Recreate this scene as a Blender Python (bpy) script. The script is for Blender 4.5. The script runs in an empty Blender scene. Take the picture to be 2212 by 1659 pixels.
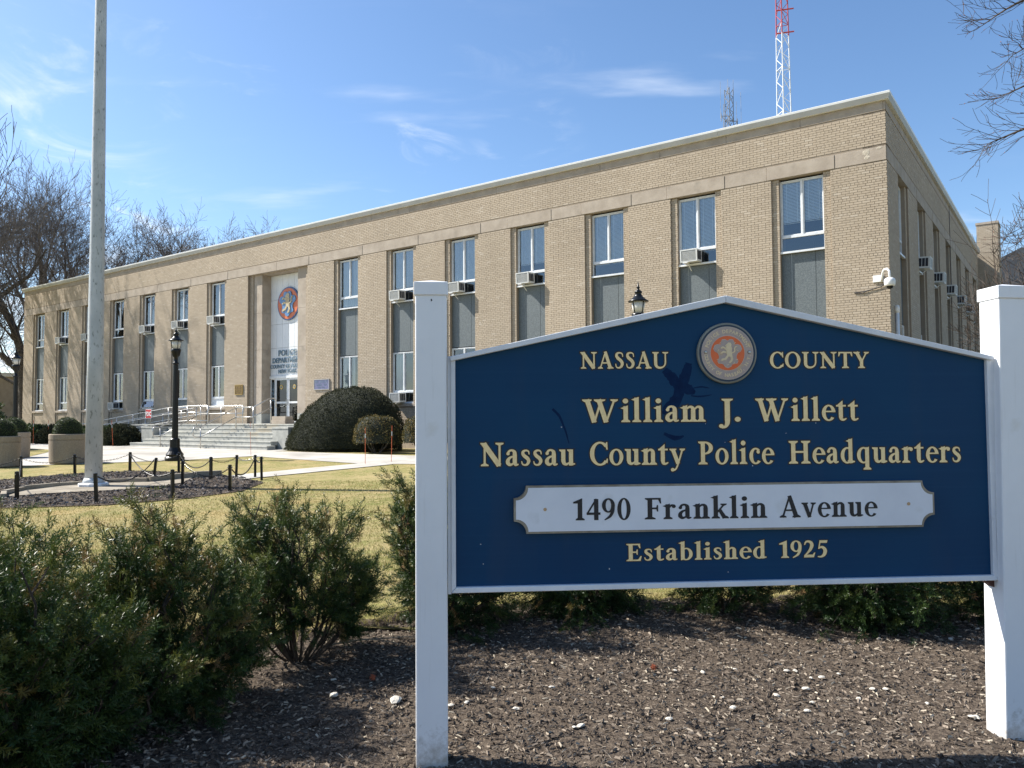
import bpy, math, random
import numpy as np
from mathutils import Vector, Matrix
R_ = math.radians
scene = bpy.context.scene
COL = scene.collection

# ------------------------------------------------------------ camera
def setup_camera():
    th, ro = R_(2.41), R_(0.387)
    fwd = Vector((0, math.cos(th), math.sin(th)))
    up0 = Vector((0, -math.sin(th), math.cos(th)))
    r0 = Vector((1, 0, 0))
    rt = r0*math.cos(ro) - up0*math.sin(ro)
    up = r0*math.sin(ro) + up0*math.cos(ro)
    cam = bpy.data.cameras.new('camera')
    cam.sensor_width = 36.0
    cam.lens = 1675/2212*36.0
    cam.clip_start = 0.05
    cam.clip_end = 3000
    o = bpy.data.objects.new('camera', cam)
    COL.objects.link(o)
    m = Matrix((rt, up, -fwd)).transposed().to_4x4()
    m.translation = Vector((0, 0, 1.5))
    o.matrix_world = m
    scene.camera = o
setup_camera()

# ------------------------------------------------------------ light
SUN_A, SUN_EL = R_(15.5), R_(43.5)         # direction towards the sun: left and a little beyond the sign
SUN_DIR = Vector((-math.cos(SUN_A)*math.cos(SUN_EL), math.sin(SUN_A)*math.cos(SUN_EL), math.sin(SUN_EL)))
sl = bpy.data.lights.new('sun', 'SUN')
sl.energy = 5.0
sl.angle = R_(0.55)
sl.color = (1.0, 0.955, 0.88)
so = bpy.data.objects.new('sun', sl)
COL.objects.link(so)
so.rotation_euler = SUN_DIR.to_track_quat('Z', 'Y').to_euler()
so.location = (-20, 5, 30)

def setup_world():
    w = bpy.data.worlds.new('World')
    scene.world = w
    w.use_nodes = True
    nt = w.node_tree
    N, L = nt.nodes, nt.links
    N.clear()
    out = N.new('ShaderNodeOutputWorld')
    bg = N.new('ShaderNodeBackground')
    bg.inputs[1].default_value = 0.100
    sky = N.new('ShaderNodeTexSky')
    sky.sky_type = 'NISHITA'
    sky.sun_disc = False
    sky.sun_elevation = SUN_EL
    # Nishita rotation 0 = +Y, growing clockwise
    sky.sun_rotation = math.atan2(SUN_DIR.x, SUN_DIR.y)
    sky.altitude = 30
    sky.air_density = 1.0
    sky.dust_density = 0.7
    sky.ozone_density = 3.5
    # thin clouds
    geo = N.new('ShaderNodeTexCoord')
    sep = N.new('ShaderNodeSeparateXYZ')
    L.new(geo.outputs['Generated'], sep.inputs[0])
    zz = N.new('ShaderNodeMath'); zz.operation = 'MAXIMUM'; zz.inputs[1].default_value = 0.03
    L.new(sep.outputs[2], zz.inputs[0])
    za = N.new('ShaderNodeMath'); za.operation = 'ADD'; za.inputs[1].default_value = 0.12
    L.new(zz.outputs[0], za.inputs[0])
    dx = N.new('ShaderNodeMath'); dx.operation = 'DIVIDE'
    dy = N.new('ShaderNodeMath'); dy.operation = 'DIVIDE'
    L.new(sep.outputs[0], dx.inputs[0]); L.new(za.outputs[0], dx.inputs[1])
    L.new(sep.outputs[1], dy.inputs[0]); L.new(za.outputs[0], dy.inputs[1])
    cmb = N.new('ShaderNodeCombineXYZ')
    L.new(dx.outputs[0], cmb.inputs[0]); L.new(dy.outputs[0], cmb.inputs[1])
    mp = N.new('ShaderNodeMapping')
    mp.inputs['Rotation'].default_value = (0, 0, R_(-28))
    mp.inputs['Scale'].default_value = (0.75, 2.2, 1)
    mp.inputs['Location'].default_value = (3.1, 1.35, 0)
    L.new(cmb.outputs[0], mp.inputs[0])
    n1 = N.new('ShaderNodeTexNoise')
    n1.inputs['Scale'].default_value = 1.55
    n1.inputs['Detail'].default_value = 9
    n1.inputs['Roughness'].default_value = 0.6
    n1.inputs['Distortion'].default_value = 0.7
    L.new(mp.outputs[0], n1.inputs[0])
    r1 = N.new('ShaderNodeMapRange')
    r1.interpolation_type = 'SMOOTHSTEP'
    r1.inputs[1].default_value = 0.60; r1.inputs[2].default_value = 0.88
    r1.inputs[3].default_value = 0.0; r1.inputs[4].default_value = 0.75
    L.new(n1.outputs[0], r1.inputs[0])
    # more cloud low on the horizon
    r2 = N.new('ShaderNodeMapRange')
    r2.interpolation_type = 'SMOOTHSTEP'
    r2.inputs[1].default_value = 0.30; r2.inputs[2].default_value = 0.02
    r2.inputs[3].default_value = 0.0; r2.inputs[4].default_value = 0.16
    L.new(sep.outputs[2], r2.inputs[0])
    n2 = N.new('ShaderNodeTexNoise')
    n2.inputs['Scale'].default_value = 1.1; n2.inputs['Detail'].default_value = 6
    L.new(mp.outputs[0], n2.inputs[0])
    ad = N.new('ShaderNodeMath'); ad.operation = 'ADD'
    L.new(n2.outputs[0], ad.inputs[0]); L.new(r2.outputs[0], ad.inputs[1])
    r3 = N.new('ShaderNodeMapRange')
    r3.interpolation_type = 'SMOOTHSTEP'
    r3.inputs[1].default_value = 0.62; r3.inputs[2].default_value = 0.84
    r3.inputs[3].default_value = 0.0; r3.inputs[4].default_value = 0.8
    L.new(ad.outputs[0], r3.inputs[0])
    nf = N.new('ShaderNodeTexNoise'); nf.inputs['Scale'].default_value = 7.0; nf.inputs['Detail'].default_value = 9; nf.inputs['Roughness'].default_value = 0.62; nf.inputs['Distortion'].default_value = 1.2
    mp2 = N.new('ShaderNodeMapping'); mp2.inputs['Rotation'].default_value = (0, 0, R_(24)); mp2.inputs['Scale'].default_value = (1.0, 1.0, 2.6)
    L.new(geo.outputs['Generated'], mp2.inputs[0]); L.new(mp2.outputs[0], nf.inputs[0])
    rn = N.new('ShaderNodeMapRange'); rn.interpolation_type = 'SMOOTHSTEP'; rn.inputs[1].default_value = 0.50; rn.inputs[2].default_value = 0.78
    L.new(nf.outputs[0], rn.inputs[0])
    acc = None
    for (d, c0, c1, w) in (((-0.115, 0.945, 0.312), 0.9975, 0.9999, 0.50), ((0.02, 0.945, 0.325), 0.9965, 0.9998, 0.26), ((-0.33, 0.855, 0.395), 0.996, 0.9999, 0.26), ((-0.56, 0.80, 0.27), 0.980, 0.999, 0.36),
                           ((-0.42, 0.83, 0.40), 0.993, 0.999, 0.16), ((0.02, 0.87, 0.50), 0.992, 0.999, 0.16), ((-0.56, 0.82, 0.09), 0.965, 0.999, 1.0), ((-0.42, 0.90, 0.12), 0.98, 0.999, 0.4)):
        dv = Vector(d).normalized()
        dt = N.new('ShaderNodeVectorMath'); dt.operation = 'DOT_PRODUCT'; dt.inputs[1].default_value = dv
        nrm = N.new('ShaderNodeVectorMath'); nrm.operation = 'NORMALIZE'; L.new(geo.outputs['Generated'], nrm.inputs[0]); L.new(nrm.outputs[0], dt.inputs[0])
        r_ = N.new('ShaderNodeMapRange'); r_.interpolation_type = 'SMOOTHSTEP'; r_.inputs[1].default_value = c0; r_.inputs[2].default_value = c1; r_.inputs[4].default_value = w
        L.new(dt.outputs['Value'], r_.inputs[0])
        if acc is None: acc = r_.outputs[0]
        else:
            q = N.new('ShaderNodeMath'); q.operation = 'ADD'; L.new(acc, q.inputs[0]); L.new(r_.outputs[0], q.inputs[1]); acc = q.outputs[0]
    pm = N.new('ShaderNodeMath'); pm.operation = 'MULTIPLY'; L.new(rn.outputs[0], pm.inputs[0]); L.new(acc, pm.inputs[1])
    th_ = N.new('ShaderNodeMath'); th_.operation = 'MULTIPLY'; th_.inputs[1].default_value = 0.05; L.new(r1.outputs[0], th_.inputs[0])
    mx0 = N.new('ShaderNodeMath'); mx0.operation = 'MAXIMUM'; L.new(th_.outputs[0], mx0.inputs[0]); L.new(r3.outputs[0], mx0.inputs[1])
    mx = N.new('ShaderNodeMath'); mx.operation = 'ADD'; mx.use_clamp = True
    L.new(mx0.outputs[0], mx.inputs[0]); L.new(pm.outputs[0], mx.inputs[1])
    mix = N.new('ShaderNodeMix'); mix.data_type = 'RGBA'
    L.new(mx.outputs[0], mix.inputs['Factor'])
    hs = N.new('ShaderNodeHueSaturation'); hs.inputs['Saturation'].default_value = 1.08
    L.new(sky.outputs[0], hs.inputs['Color']); L.new(hs.outputs[0], mix.inputs['A'])
    mix.inputs['B'].default_value = (5.6, 6.0, 6.6, 1)
    L.new(mix.outputs['Result'], bg.inputs[0])
    L.new(bg.outputs[0], out.inputs[0])
setup_world()
scene.view_settings.view_transform = 'Standard'
scene.view_settings.look = 'None'
scene.view_settings.exposure = 1.0
scene.view_settings.gamma = 1
scene.view_settings.use_curve_mapping = False
scene.cycles.max_bounces = 6
scene.cycles.transparent_max_bounces = 12
scene.cycles.use_denoising = True

# ------------------------------------------------------------ helpers
def setp(o, label=None, cat=None, group=None, kind=None):
    if label: o['label'] = label
    if cat: o['category'] = cat
    if group: o['group'] = group
    if kind: o['kind'] = kind
    return o

def thing(name, label, cat, loc=(0, 0, 0), rz=0.0, group=None):
    o = bpy.data.objects.new(name, None)
    o.empty_display_size = 0.2
    COL.objects.link(o)
    o.location = loc
    o.rotation_euler = (0, 0, rz)
    return setp(o, label, cat, group)

def link(name, me, parent=None, loc=None, rz=None):
    o = bpy.data.objects.new(name, me)
    COL.objects.link(o)
    if parent: o.parent = parent
    if loc is not None: o.location = loc
    if rz is not None: o.rotation_euler = (0, 0, rz)
    return o

class MB:
    def __init__(s): s.v = []; s.f = []
    def add(s, vs, fs):
        b = len(s.v); s.v.extend([tuple(p) for p in vs]); s.f.extend([tuple(i+b for i in f) for f in fs]); return s
    def box(s, x0, x1, y0, y1, z0, z1):
        return s.add([(x0, y0, z0), (x1, y0, z0), (x1, y1, z0), (x0, y1, z0), (x0, y0, z1), (x1, y0, z1), (x1, y1, z1), (x0, y1, z1)],
                     [(0, 3, 2, 1), (4, 5, 6, 7), (0, 1, 5, 4), (1, 2, 6, 5), (2, 3, 7, 6), (3, 0, 4, 7)])
    def boxc(s, c, d, z0=None):
        return s.box(c[0]-d[0]/2, c[0]+d[0]/2, c[1]-d[1]/2, c[1]+d[1]/2, c[2]-d[2]/2, c[2]+d[2]/2)
    def tube(s, pts, rad, n=8, cap=True):
        pts = [Vector(p) for p in pts]
        if not hasattr(rad, '__len__'): rad = [rad]*len(pts)
        b = len(s.v); prev = None
        for i, p in enumerate(pts):
            a = pts[max(0, i-1)]; c = pts[min(len(pts)-1, i+1)]
            t = (c-a).normalized()
            if prev is None:
                u = t.orthogonal().normalized()
            else:
                u = (prev - t*prev.dot(t)).normalized()
            prev = u; w = t.cross(u)
            for k in range(n):
                an = 2*math.pi*k/n
                s.v.append(tuple(p + (u*math.cos(an)+w*math.sin(an))*rad[i]))
        for i in range(len(pts)-1):
            for k in range(n):
                k2 = (k+1) % n
                s.f.append((b+i*n+k, b+i*n+k2, b+(i+1)*n+k2, b+(i+1)*n+k))
        if cap:
            s.f.append(tuple(b+k for k in reversed(range(n))))
            s.f.append(tuple(b+(len(pts)-1)*n+k for k in range(n)))
        return s
    def lathe(s, prof, c=(0, 0, 0), n=24, phase=0.0):
        b = len(s.v)
        for (r, z) in prof:
            for k in range(n):
                an = 2*math.pi*k/n+phase
                s.v.append((c[0]+r*math.cos(an), c[1]+r*math.sin(an), c[2]+z))
        for i in range(len(prof)-1):
            for k in range(n):
                k2 = (k+1) % n
                s.f.append((b+i*n+k, b+i*n+k2, b+(i+1)*n+k2, b+(i+1)*n+k))
        if prof[0][0] > 1e-4: s.f.append(tuple(b+k for k in reversed(range(n))))
        if prof[-1][0] > 1e-4: s.f.append(tuple(b+(len(prof)-1)*n+k for k in range(n)))
        return s
    def prism_y(s, poly, y0, y1):      # polygon in xz, extruded along y
        n = len(poly)
        vs = [(x, y0, z) for x, z in poly]+[(x, y1, z) for x, z in poly]
        fs = [tuple(range(n)), tuple(reversed(range(n, 2*n)))]
        for i in range(n):
            j = (i+1) % n
            fs.append((i, i+n, j+n, j))
        return s.add(vs, fs)
    def prism_z(s, poly, z0, z1):
        n = len(poly)
        vs = [(x, y, z0) for x, y in poly]+[(x, y, z1) for x, y in poly]
        fs = [tuple(reversed(range(n))), tuple(range(n, 2*n))]
        for i in range(n):
            j = (i+1) % n
            fs.append((i, j, j+n, i+n))
        return s.add(vs, fs)
    def mesh(s, name, mat=None, smooth=False):
        me = bpy.data.meshes.new(name)
        me.from_pydata(s.v, [], s.f)
        if mat: me.materials.append(mat)
        if smooth:
            me.polygons.foreach_set('use_smooth', [True]*len(me.polygons))
        me.update()
        return me
    def build(s, name, mat, parent=None, smooth=False, bevel=0, loc=None, rz=None):
        o = link(name, s.mesh(name, mat, smooth), parent, loc, rz)
        if bevel:
            m = o.modifiers.new('bevel', 'BEVEL'); m.width = bevel; m.segments = 2; m.limit_method = 'ANGLE'
        return o

def np_mesh(name, verts, faces, mat, k=4, attr=None, smooth=False):
    """verts (N,3), faces (M,k)"""
    me = bpy.data.meshes.new(name)
    verts = np.ascontiguousarray(verts, dtype=np.float32)
    faces = np.ascontiguousarray(faces, dtype=np.int32)
    me.vertices.add(len(verts)); me.vertices.foreach_set('co', verts.ravel())
    M = len(faces)
    me.loops.add(M*k); me.loops.foreach_set('vertex_index', faces.ravel())
    me.polygons.add(M)
    me.polygons.foreach_set('loop_start', np.arange(0, M*k, k, dtype=np.int32))
    me.polygons.foreach_set('use_smooth', np.full(M, bool(smooth)))
    if mat: me.materials.append(mat)
    if attr is not None:
        a = me.attributes.new('tint', 'FLOAT', 'POINT')
        a.data.foreach_set('value', np.ascontiguousarray(attr, dtype=np.float32))
    me.update(calc_edges=True)
    me.validate()
    return me

def srgb(r, g, b):
    f = lambda c: (c/255/12.92) if c/255 <= 0.04045 else ((c/255+0.055)/1.055)**2.4
    return (f(r), f(g), f(b), 1)

def M(name, c1, c2=None, scale=5.0, rough=0.6, bump=0.0, bscale=None, metal=0.0, spec=0.5, contrast=(0.35, 0.65), coat=0.0, detail=6, coords='Object', stretch=None, dirt=None):
    m = bpy.data.materials.new(name)
    m.use_nodes = True
    nt = m.node_tree; N, L = nt.nodes, nt.links
    b = N['Principled BSDF']
    b.inputs['Roughness'].default_value = rough
    b.inputs['Metallic'].default_value = metal
    b.inputs['Specular IOR Level'].default_value = spec
    if coat: b.inputs['Coat Weight'].default_value = coat
    c1 = tuple(c1)+((1,) if len(c1) == 3 else ())
    tc = N.new('ShaderNodeTexCoord')
    src = tc.outputs[coords]
    if stretch:
        mp = N.new('ShaderNodeMapping'); mp.inputs['Scale'].default_value = stretch
        L.new(src, mp.inputs[0]); src = mp.outputs[0]
    if c2 is not None:
        c2 = tuple(c2)+((1,) if len(c2) == 3 else ())
        n = N.new('ShaderNodeTexNoise'); n.inputs['Scale'].default_value = scale; n.inputs['Detail'].default_value = detail
        n.inputs['Roughness'].default_value = 0.62
        L.new(src, n.inputs[0])
        r = N.new('ShaderNodeValToRGB')
        r.color_ramp.elements[0].position = contrast[0]; r.color_ramp.elements[1].position = contrast[1]
        r.color_ramp.elements[0].color = c1; r.color_ramp.elements[1].color = c2
        L.new(n.outputs[0], r.inputs[0])
        colout = r.outputs[0]
        if dirt:
            n3 = N.new('ShaderNodeTexNoise'); n3.inputs['Scale'].default_value = dirt[1]; n3.inputs['Detail'].default_value = 4
            L.new(src, n3.inputs[0])
            mr = N.new('ShaderNodeMapRange'); mr.inputs[1].default_value = dirt[2]; mr.inputs[2].default_value = dirt[2]+0.12
            L.new(n3.outputs[0], mr.inputs[0])
            mx = N.new('ShaderNodeMix'); mx.data_type = 'RGBA'
            mx.inputs['B'].default_value = tuple(dirt[0])+(1,)
            L.new(mr.outputs[0], mx.inputs['Factor']); L.new(colout, mx.inputs['A'])
            colout = mx.outputs['Result']
        L.new(colout, b.inputs['Base Color'])
    else:
        b.inputs['Base Color'].default_value = c1
    if bump:
        n2 = N.new('ShaderNodeTexNoise'); n2.inputs['Scale'].default_value = bscale or scale*4; n2.inputs['Detail'].default_value = 5
        L.new(src, n2.inputs[0])
        bp = N.new('ShaderNodeBump'); bp.inputs['Strength'].default_value = bump; bp.inputs['Distance'].default_value = 0.01
        L.new(n2.outputs[0], bp.inputs['Height']); L.new(bp.outputs[0], b.inputs['Normal'])
    return m

def ramp_mat(name, stops, rough=0.6, src='tint', spec=0.5, objrand=False, noise=0.0, nscale=3.0, translucent=0.0, big=None, inst=False):
    """colour from the per-piece number stored on the mesh, so each piece differs"""
    m = bpy.data.materials.new(name); m.use_nodes = True
    nt = m.node_tree; N, L = nt.nodes, nt.links
    b = N['Principled BSDF']
    b.inputs['Roughness'].default_value = rough; b.inputs['Specular IOR Level'].default_value = spec
    at = N.new('ShaderNodeAttribute'); at.attribute_name = 'tint'
    if inst: at.attribute_type = 'INSTANCER'
    val = at.outputs['Fac']
    if objrand:
        oi = N.new('ShaderNodeObjectInfo')
        a = N.new('ShaderNodeMath'); a.operation = 'ADD'
        L.new(val, a.inputs[0]); L.new(oi.outputs['Random'], a.inputs[1])
        fr = N.new('ShaderNodeMath'); fr.operation = 'FRACT'
        L.new(a.outputs[0], fr.inputs[0]); val = fr.outputs[0]
    if noise:
        g = N.new('ShaderNodeNewGeometry')
        n = N.new('ShaderNodeTexNoise'); n.inputs['Scale'].default_value = nscale; n.inputs['Detail'].default_value = 4
        L.new(g.outputs['Position'], n.inputs[0])
        mu = N.new('ShaderNodeMath'); mu.operation = 'MULTIPLY_ADD'; mu.inputs[1].default_value = noise; mu.inputs[2].default_value = -noise*0.5
        L.new(n.outputs[0], mu.inputs[0])
        ad = N.new('ShaderNodeMath'); ad.operation = 'ADD'; ad.use_clamp = True
        L.new(mu.outputs[0], ad.inputs[0]); L.new(val, ad.inputs[1]); val = ad.outputs[0]
    r = N.new('ShaderNodeValToRGB')
    els = r.color_ramp.elements
    while len(els) < len(stops): els.new(0.5)
    for e, (p, c) in zip(els, stops):
        e.position = p; e.color = tuple(c)+((1,) if len(c) == 3 else ())
    L.new(val, r.inputs[0])
    colo = r.outputs[0]
    if big:
        g2 = N.new('ShaderNodeNewGeometry')
        n2 = N.new('ShaderNodeTexNoise'); n2.inputs['Scale'].default_value = big[0]; n2.inputs['Detail'].default_value = 5
        L.new(g2.outputs['Position'], n2.inputs[0])
        mr = N.new('ShaderNodeMapRange'); mr.inputs[1].default_value = 0.3; mr.inputs[2].default_value = 0.7
        mr.inputs[3].default_value = 1-big[1]; mr.inputs[4].default_value = 1+big[1]
        L.new(n2.outputs[0], mr.inputs[0])
        mm = N.new('ShaderNodeVectorMath'); mm.operation = 'SCALE'
        L.new(colo, mm.inputs[0]); L.new(mr.outputs[0], mm.inputs['Scale']); colo = mm.outputs[0]
    L.new(colo, b.inputs['Base Color'])
    if translucent:
        tr = N.new('ShaderNodeBsdfTranslucent'); L.new(colo, tr.inputs[0])
        mxs = N.new('ShaderNodeMixShader'); mxs.inputs[0].default_value = translucent
        L.new(b.outputs[0], mxs.inputs[1]); L.new(tr.outputs[0], mxs.inputs[2])
        L.new(mxs.outputs[0], N['Material Output'].inputs[0])
    return m

# ------------------------------------------------------------ materials
MAT = {}
MAT['brick'] = ramp_mat('buff_brick', [(0.0, (0.375, 0.307, 0.227)), (0.15, (0.40, 0.328, 0.243)), (0.6, (0.418, 0.345, 0.256)), (0.93, (0.435, 0.36, 0.27)), (1.0, (0.475, 0.405, 0.315))], rough=0.8, spec=0.25, objrand=True, big=(0.35, 0.07))
MAT['mortar'] = M('mortar', (0.255, 0.205, 0.15), (0.30, 0.245, 0.185), 3, 0.95, 0.3, 60)
MAT['lime'] = M('limestone', (0.325, 0.272, 0.215), (0.415, 0.355, 0.285), 2.2, 0.85, 0.25, 40, spec=0.25, dirt=((0.27, 0.235, 0.19), 1.4, 0.60))
MAT['fascia'] = M('grey_metal_fascia', (0.36, 0.36, 0.335), (0.42, 0.42, 0.395), 1.2, 0.5, spec=0.3)
MAT['coping'] = M('white_metal_coping', (0.72, 0.72, 0.69), (0.80, 0.80, 0.77), 1.2, 0.45, spec=0.4)
MAT['frame'] = M('white_window_frame', (0.62, 0.64, 0.65), (0.74, 0.75, 0.75), 6, 0.4)
MAT['spandrel'] = M('speckled_green_grey_stone_panel', (0.075, 0.090, 0.094), (0.155, 0.177, 0.18), 34, 0.5, 0.1, 60, detail=9)
MAT['spjoint'] = M('pale_panel_joint', (0.55, 0.57, 0.56), None)
MAT['darkmetal'] = M('black_painted_metal', (0.004, 0.005, 0.005), (0.010, 0.010, 0.010), 12, 0.30, 0.05, 30, spec=0.30)
MAT['blind'] = M('pale_blind', (0.74, 0.77, 0.78), (0.82, 0.84, 0.85), 3, 0.6)
MAT['curtain'] = M('brown_curtain', (0.07, 0.038, 0.028), (0.13, 0.075, 0.055), 8, 0.9, stretch=(8, 8, 0.5))
MAT['curtainw'] = M('pale_curtain', (0.42, 0.45, 0.46), (0.60, 0.62, 0.62), 8, 0.9, stretch=(10, 10, 0.4))
MAT['interior'] = M('dark_room_wall', (0.035, 0.035, 0.035), (0.06, 0.055, 0.05), 1, 0.9)
MAT['acwhite'] = M('white_air_conditioner_casing', (0.58, 0.58, 0.54), (0.68, 0.68, 0.65), 8, 0.5)
MAT['acgrille'] = M('dark_grey_grille', (0.10, 0.11, 0.11), (0.20, 0.21, 0.21), 40, 0.6, 0.4, 90)
MAT['panelwhite'] = M('white_metal_panel', (0.66, 0.68, 0.69), (0.74, 0.75, 0.76), 1.5, 0.42, spec=0.4)
MAT['steel'] = M('brushed_steel', (0.42, 0.41, 0.39), (0.55, 0.54, 0.51), 15, 0.32, metal=0.85)
MAT['conc'] = M('pale_concrete', (0.36, 0.34, 0.30), (0.48, 0.455, 0.41), 1.3, 0.9, 0.25, 50, spec=0.2, dirt=((0.31, 0.29, 0.255), 0.5, 0.54))
MAT['conc2'] = M('weathered_concrete', (0.20, 0.172, 0.13), (0.32, 0.28, 0.22), 2.5, 0.9, 0.4, 60, spec=0.2, dirt=((0.22, 0.19, 0.14), 3.0, 0.58))
MAT['granite'] = M('grey_stone_step', (0.32, 0.32, 0.29), (0.44, 0.435, 0.39), 3.5, 0.85, 0.2, 60, spec=0.2, dirt=((0.40, 0.35, 0.26), 0.45, 0.60))
MAT['planter'] = M('tan_concrete_planter', (0.25, 0.20, 0.145), (0.33, 0.275, 0.205), 30, 0.9, 0.4, 120, spec=0.2)
MAT['vinyl'] = M('white_vinyl', (0.76, 0.765, 0.77), (0.83, 0.835, 0.84), 1.8, 0.38, 0.02, 200, spec=0.45, dirt=((0.70, 0.69, 0.66), 6, 0.66))
MAT['trim'] = M('white_trim', (0.62, 0.64, 0.67), (0.78, 0.79, 0.80), 3.5, 0.42, spec=0.4, dirt=((0.55, 0.54, 0.52), 9, 0.66))
MAT['bronze'] = M('bronze_plaque', (0.10, 0.065, 0.03), (0.20, 0.13, 0.06), 10, 0.45, metal=0.6)
MAT['bluepl'] = M('blue_plaque', (0.11, 0.115, 0.21), (0.16, 0.165, 0.27), 8, 0.5)
MAT['brass'] = M('brass', (0.45, 0.30, 0.10), (0.6, 0.42, 0.16), 6, 0.35, metal=0.8)
MAT['letterblue'] = M('blue_grey_letter', (0.10, 0.16, 0.21), (0.16, 0.23, 0.28), 4, 0.5)
MAT['orange'] = M('orange_plastic', (0.75, 0.13, 0.04), (0.62, 0.16, 0.06), 5, 0.5)
MAT['red'] = M('red_sign_paint', (0.55, 0.02, 0.025), None, rough=0.45)
MAT['whitepaint'] = M('white_paint', (0.80, 0.80, 0.78), (0.70, 0.70, 0.68), 10, 0.5)
MAT['lamp_glass'] = M('frosted_lamp_glass', (0.62, 0.60, 0.54), (0.72, 0.70, 0.64), 6, 0.35)
MAT['bark'] = M('grey_brown_bark', (0.045, 0.038, 0.031), (0.14, 0.12, 0.10), 9, 0.95, 0.6, 30, spec=0.15)
MAT['twig'] = M('brown_twig', (0.10, 0.086, 0.076), (0.20, 0.175, 0.155), 3, 0.9, spec=0.2)
MAT['darktwig'] = M('dark_twig', (0.045, 0.036, 0.030), (0.10, 0.082, 0.07), 3, 0.9, spec=0.15)
MAT['yewbark'] = M('dark_yew_bark', (0.022, 0.016, 0.011), (0.06, 0.045, 0.032), 30, 0.95, 0.4, 100)
MAT['roofgrey'] = M('grey_roof', (0.11, 0.11, 0.115), (0.17, 0.17, 0.17), 4, 0.8)
MAT['tar'] = M('flat_roof', (0.14, 0.14, 0.14), (0.2, 0.2, 0.2), 2, 0.9)
MAT['tower_white'] = M('white_painted_steel', (0.72, 0.74, 0.76), None, rough=0.5)
MAT['tower_red'] = M('red_painted_steel', (0.42, 0.05, 0.05), None, rough=0.5)
MAT['tower_grey'] = M('galvanised_steel', (0.16, 0.17, 0.18), (0.28, 0.28, 0.28), 5, 0.5, metal=0.4)
MAT['poleiron'] = M('peeling_white_pole_paint', (0.36, 0.38, 0.38), (0.50, 0.515, 0.51), 3.0, 0.42, 0.1, 30, spec=0.45, dirt=((0.20, 0.215, 0.20), 22, 0.585), stretch=(1, 1, 0.4))
MAT['pebble'] = M('pale_pebble', (0.42, 0.38, 0.31), (0.66, 0.63, 0.56), 25, 0.75, 0.3, 60, spec=0.2)
MAT['seed'] = M('orange_brown_seed_ball', (0.25, 0.06, 0.025), (0.42, 0.13, 0.06), 60, 0.8)
MAT['leafdry'] = M('dry_leaf', (0.36, 0.20, 0.10), (0.50, 0.32, 0.18), 20, 0.7)
MAT['tag_dark'] = M('dark_print', (0.02, 0.02, 0.025), None)

def vinyl_dirt():
    m = MAT['vinyl']; nt = m.node_tree; N, L = nt.nodes, nt.links; b = N['Principled BSDF']
    src = b.inputs['Base Color'].links[0].from_socket
    g = N.new('ShaderNodeNewGeometry'); sp = N.new('ShaderNodeSeparateXYZ'); L.new(g.outputs['Position'], sp.inputs[0])
    n = N.new('ShaderNodeTexNoise'); n.inputs['Scale'].default_value = 28; n.inputs['Detail'].default_value = 8; n.inputs['Roughness'].default_value = 0.7; L.new(g.outputs['Position'], n.inputs[0])
    h = N.new('ShaderNodeMapRange'); h.inputs[1].default_value = 0.0; h.inputs[2].default_value = 0.30; h.inputs[3].default_value = 0.42; h.inputs[4].default_value = -0.12; L.new(sp.outputs[2], h.inputs[0])
    a = N.new('ShaderNodeMath'); a.operation = 'ADD'; L.new(n.outputs[0], a.inputs[0]); L.new(h.outputs[0], a.inputs[1])
    r = N.new('ShaderNodeMapRange'); r.inputs[1].default_value = 0.60; r.inputs[2].default_value = 0.95; r.inputs[4].default_value = 0.75; L.new(a.outputs[0], r.inputs[0])
    x = N.new('ShaderNodeMix'); x.data_type = 'RGBA'; L.new(r.outputs[0], x.inputs['Factor']); L.new(src, x.inputs['A']); x.inputs['B'].default_value = (0.30, 0.26, 0.20, 1)
    n2 = N.new('ShaderNodeTexNoise'); n2.inputs['Scale'].default_value = 4; n2.inputs['Detail'].default_value = 7
    mp = N.new('ShaderNodeMapping'); mp.inputs['Scale'].default_value = (14, 14, 0.8); L.new(g.outputs['Position'], mp.inputs[0]); L.new(mp.outputs[0], n2.inputs[0])
    r2 = N.new('ShaderNodeMapRange'); r2.inputs[1].default_value = 0.60; r2.inputs[2].default_value = 0.80; r2.inputs[4].default_value = 0.30; L.new(n2.outputs[0], r2.inputs[0])
    y = N.new('ShaderNodeMix'); y.data_type = 'RGBA'; L.new(r2.outputs[0], y.inputs['Factor']); L.new(x.outputs['Result'], y.inputs['A']); y.inputs['B'].default_value = (0.52, 0.50, 0.46, 1)
    L.new(y.outputs['Result'], b.inputs['Base Color'])
vinyl_dirt()

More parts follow.
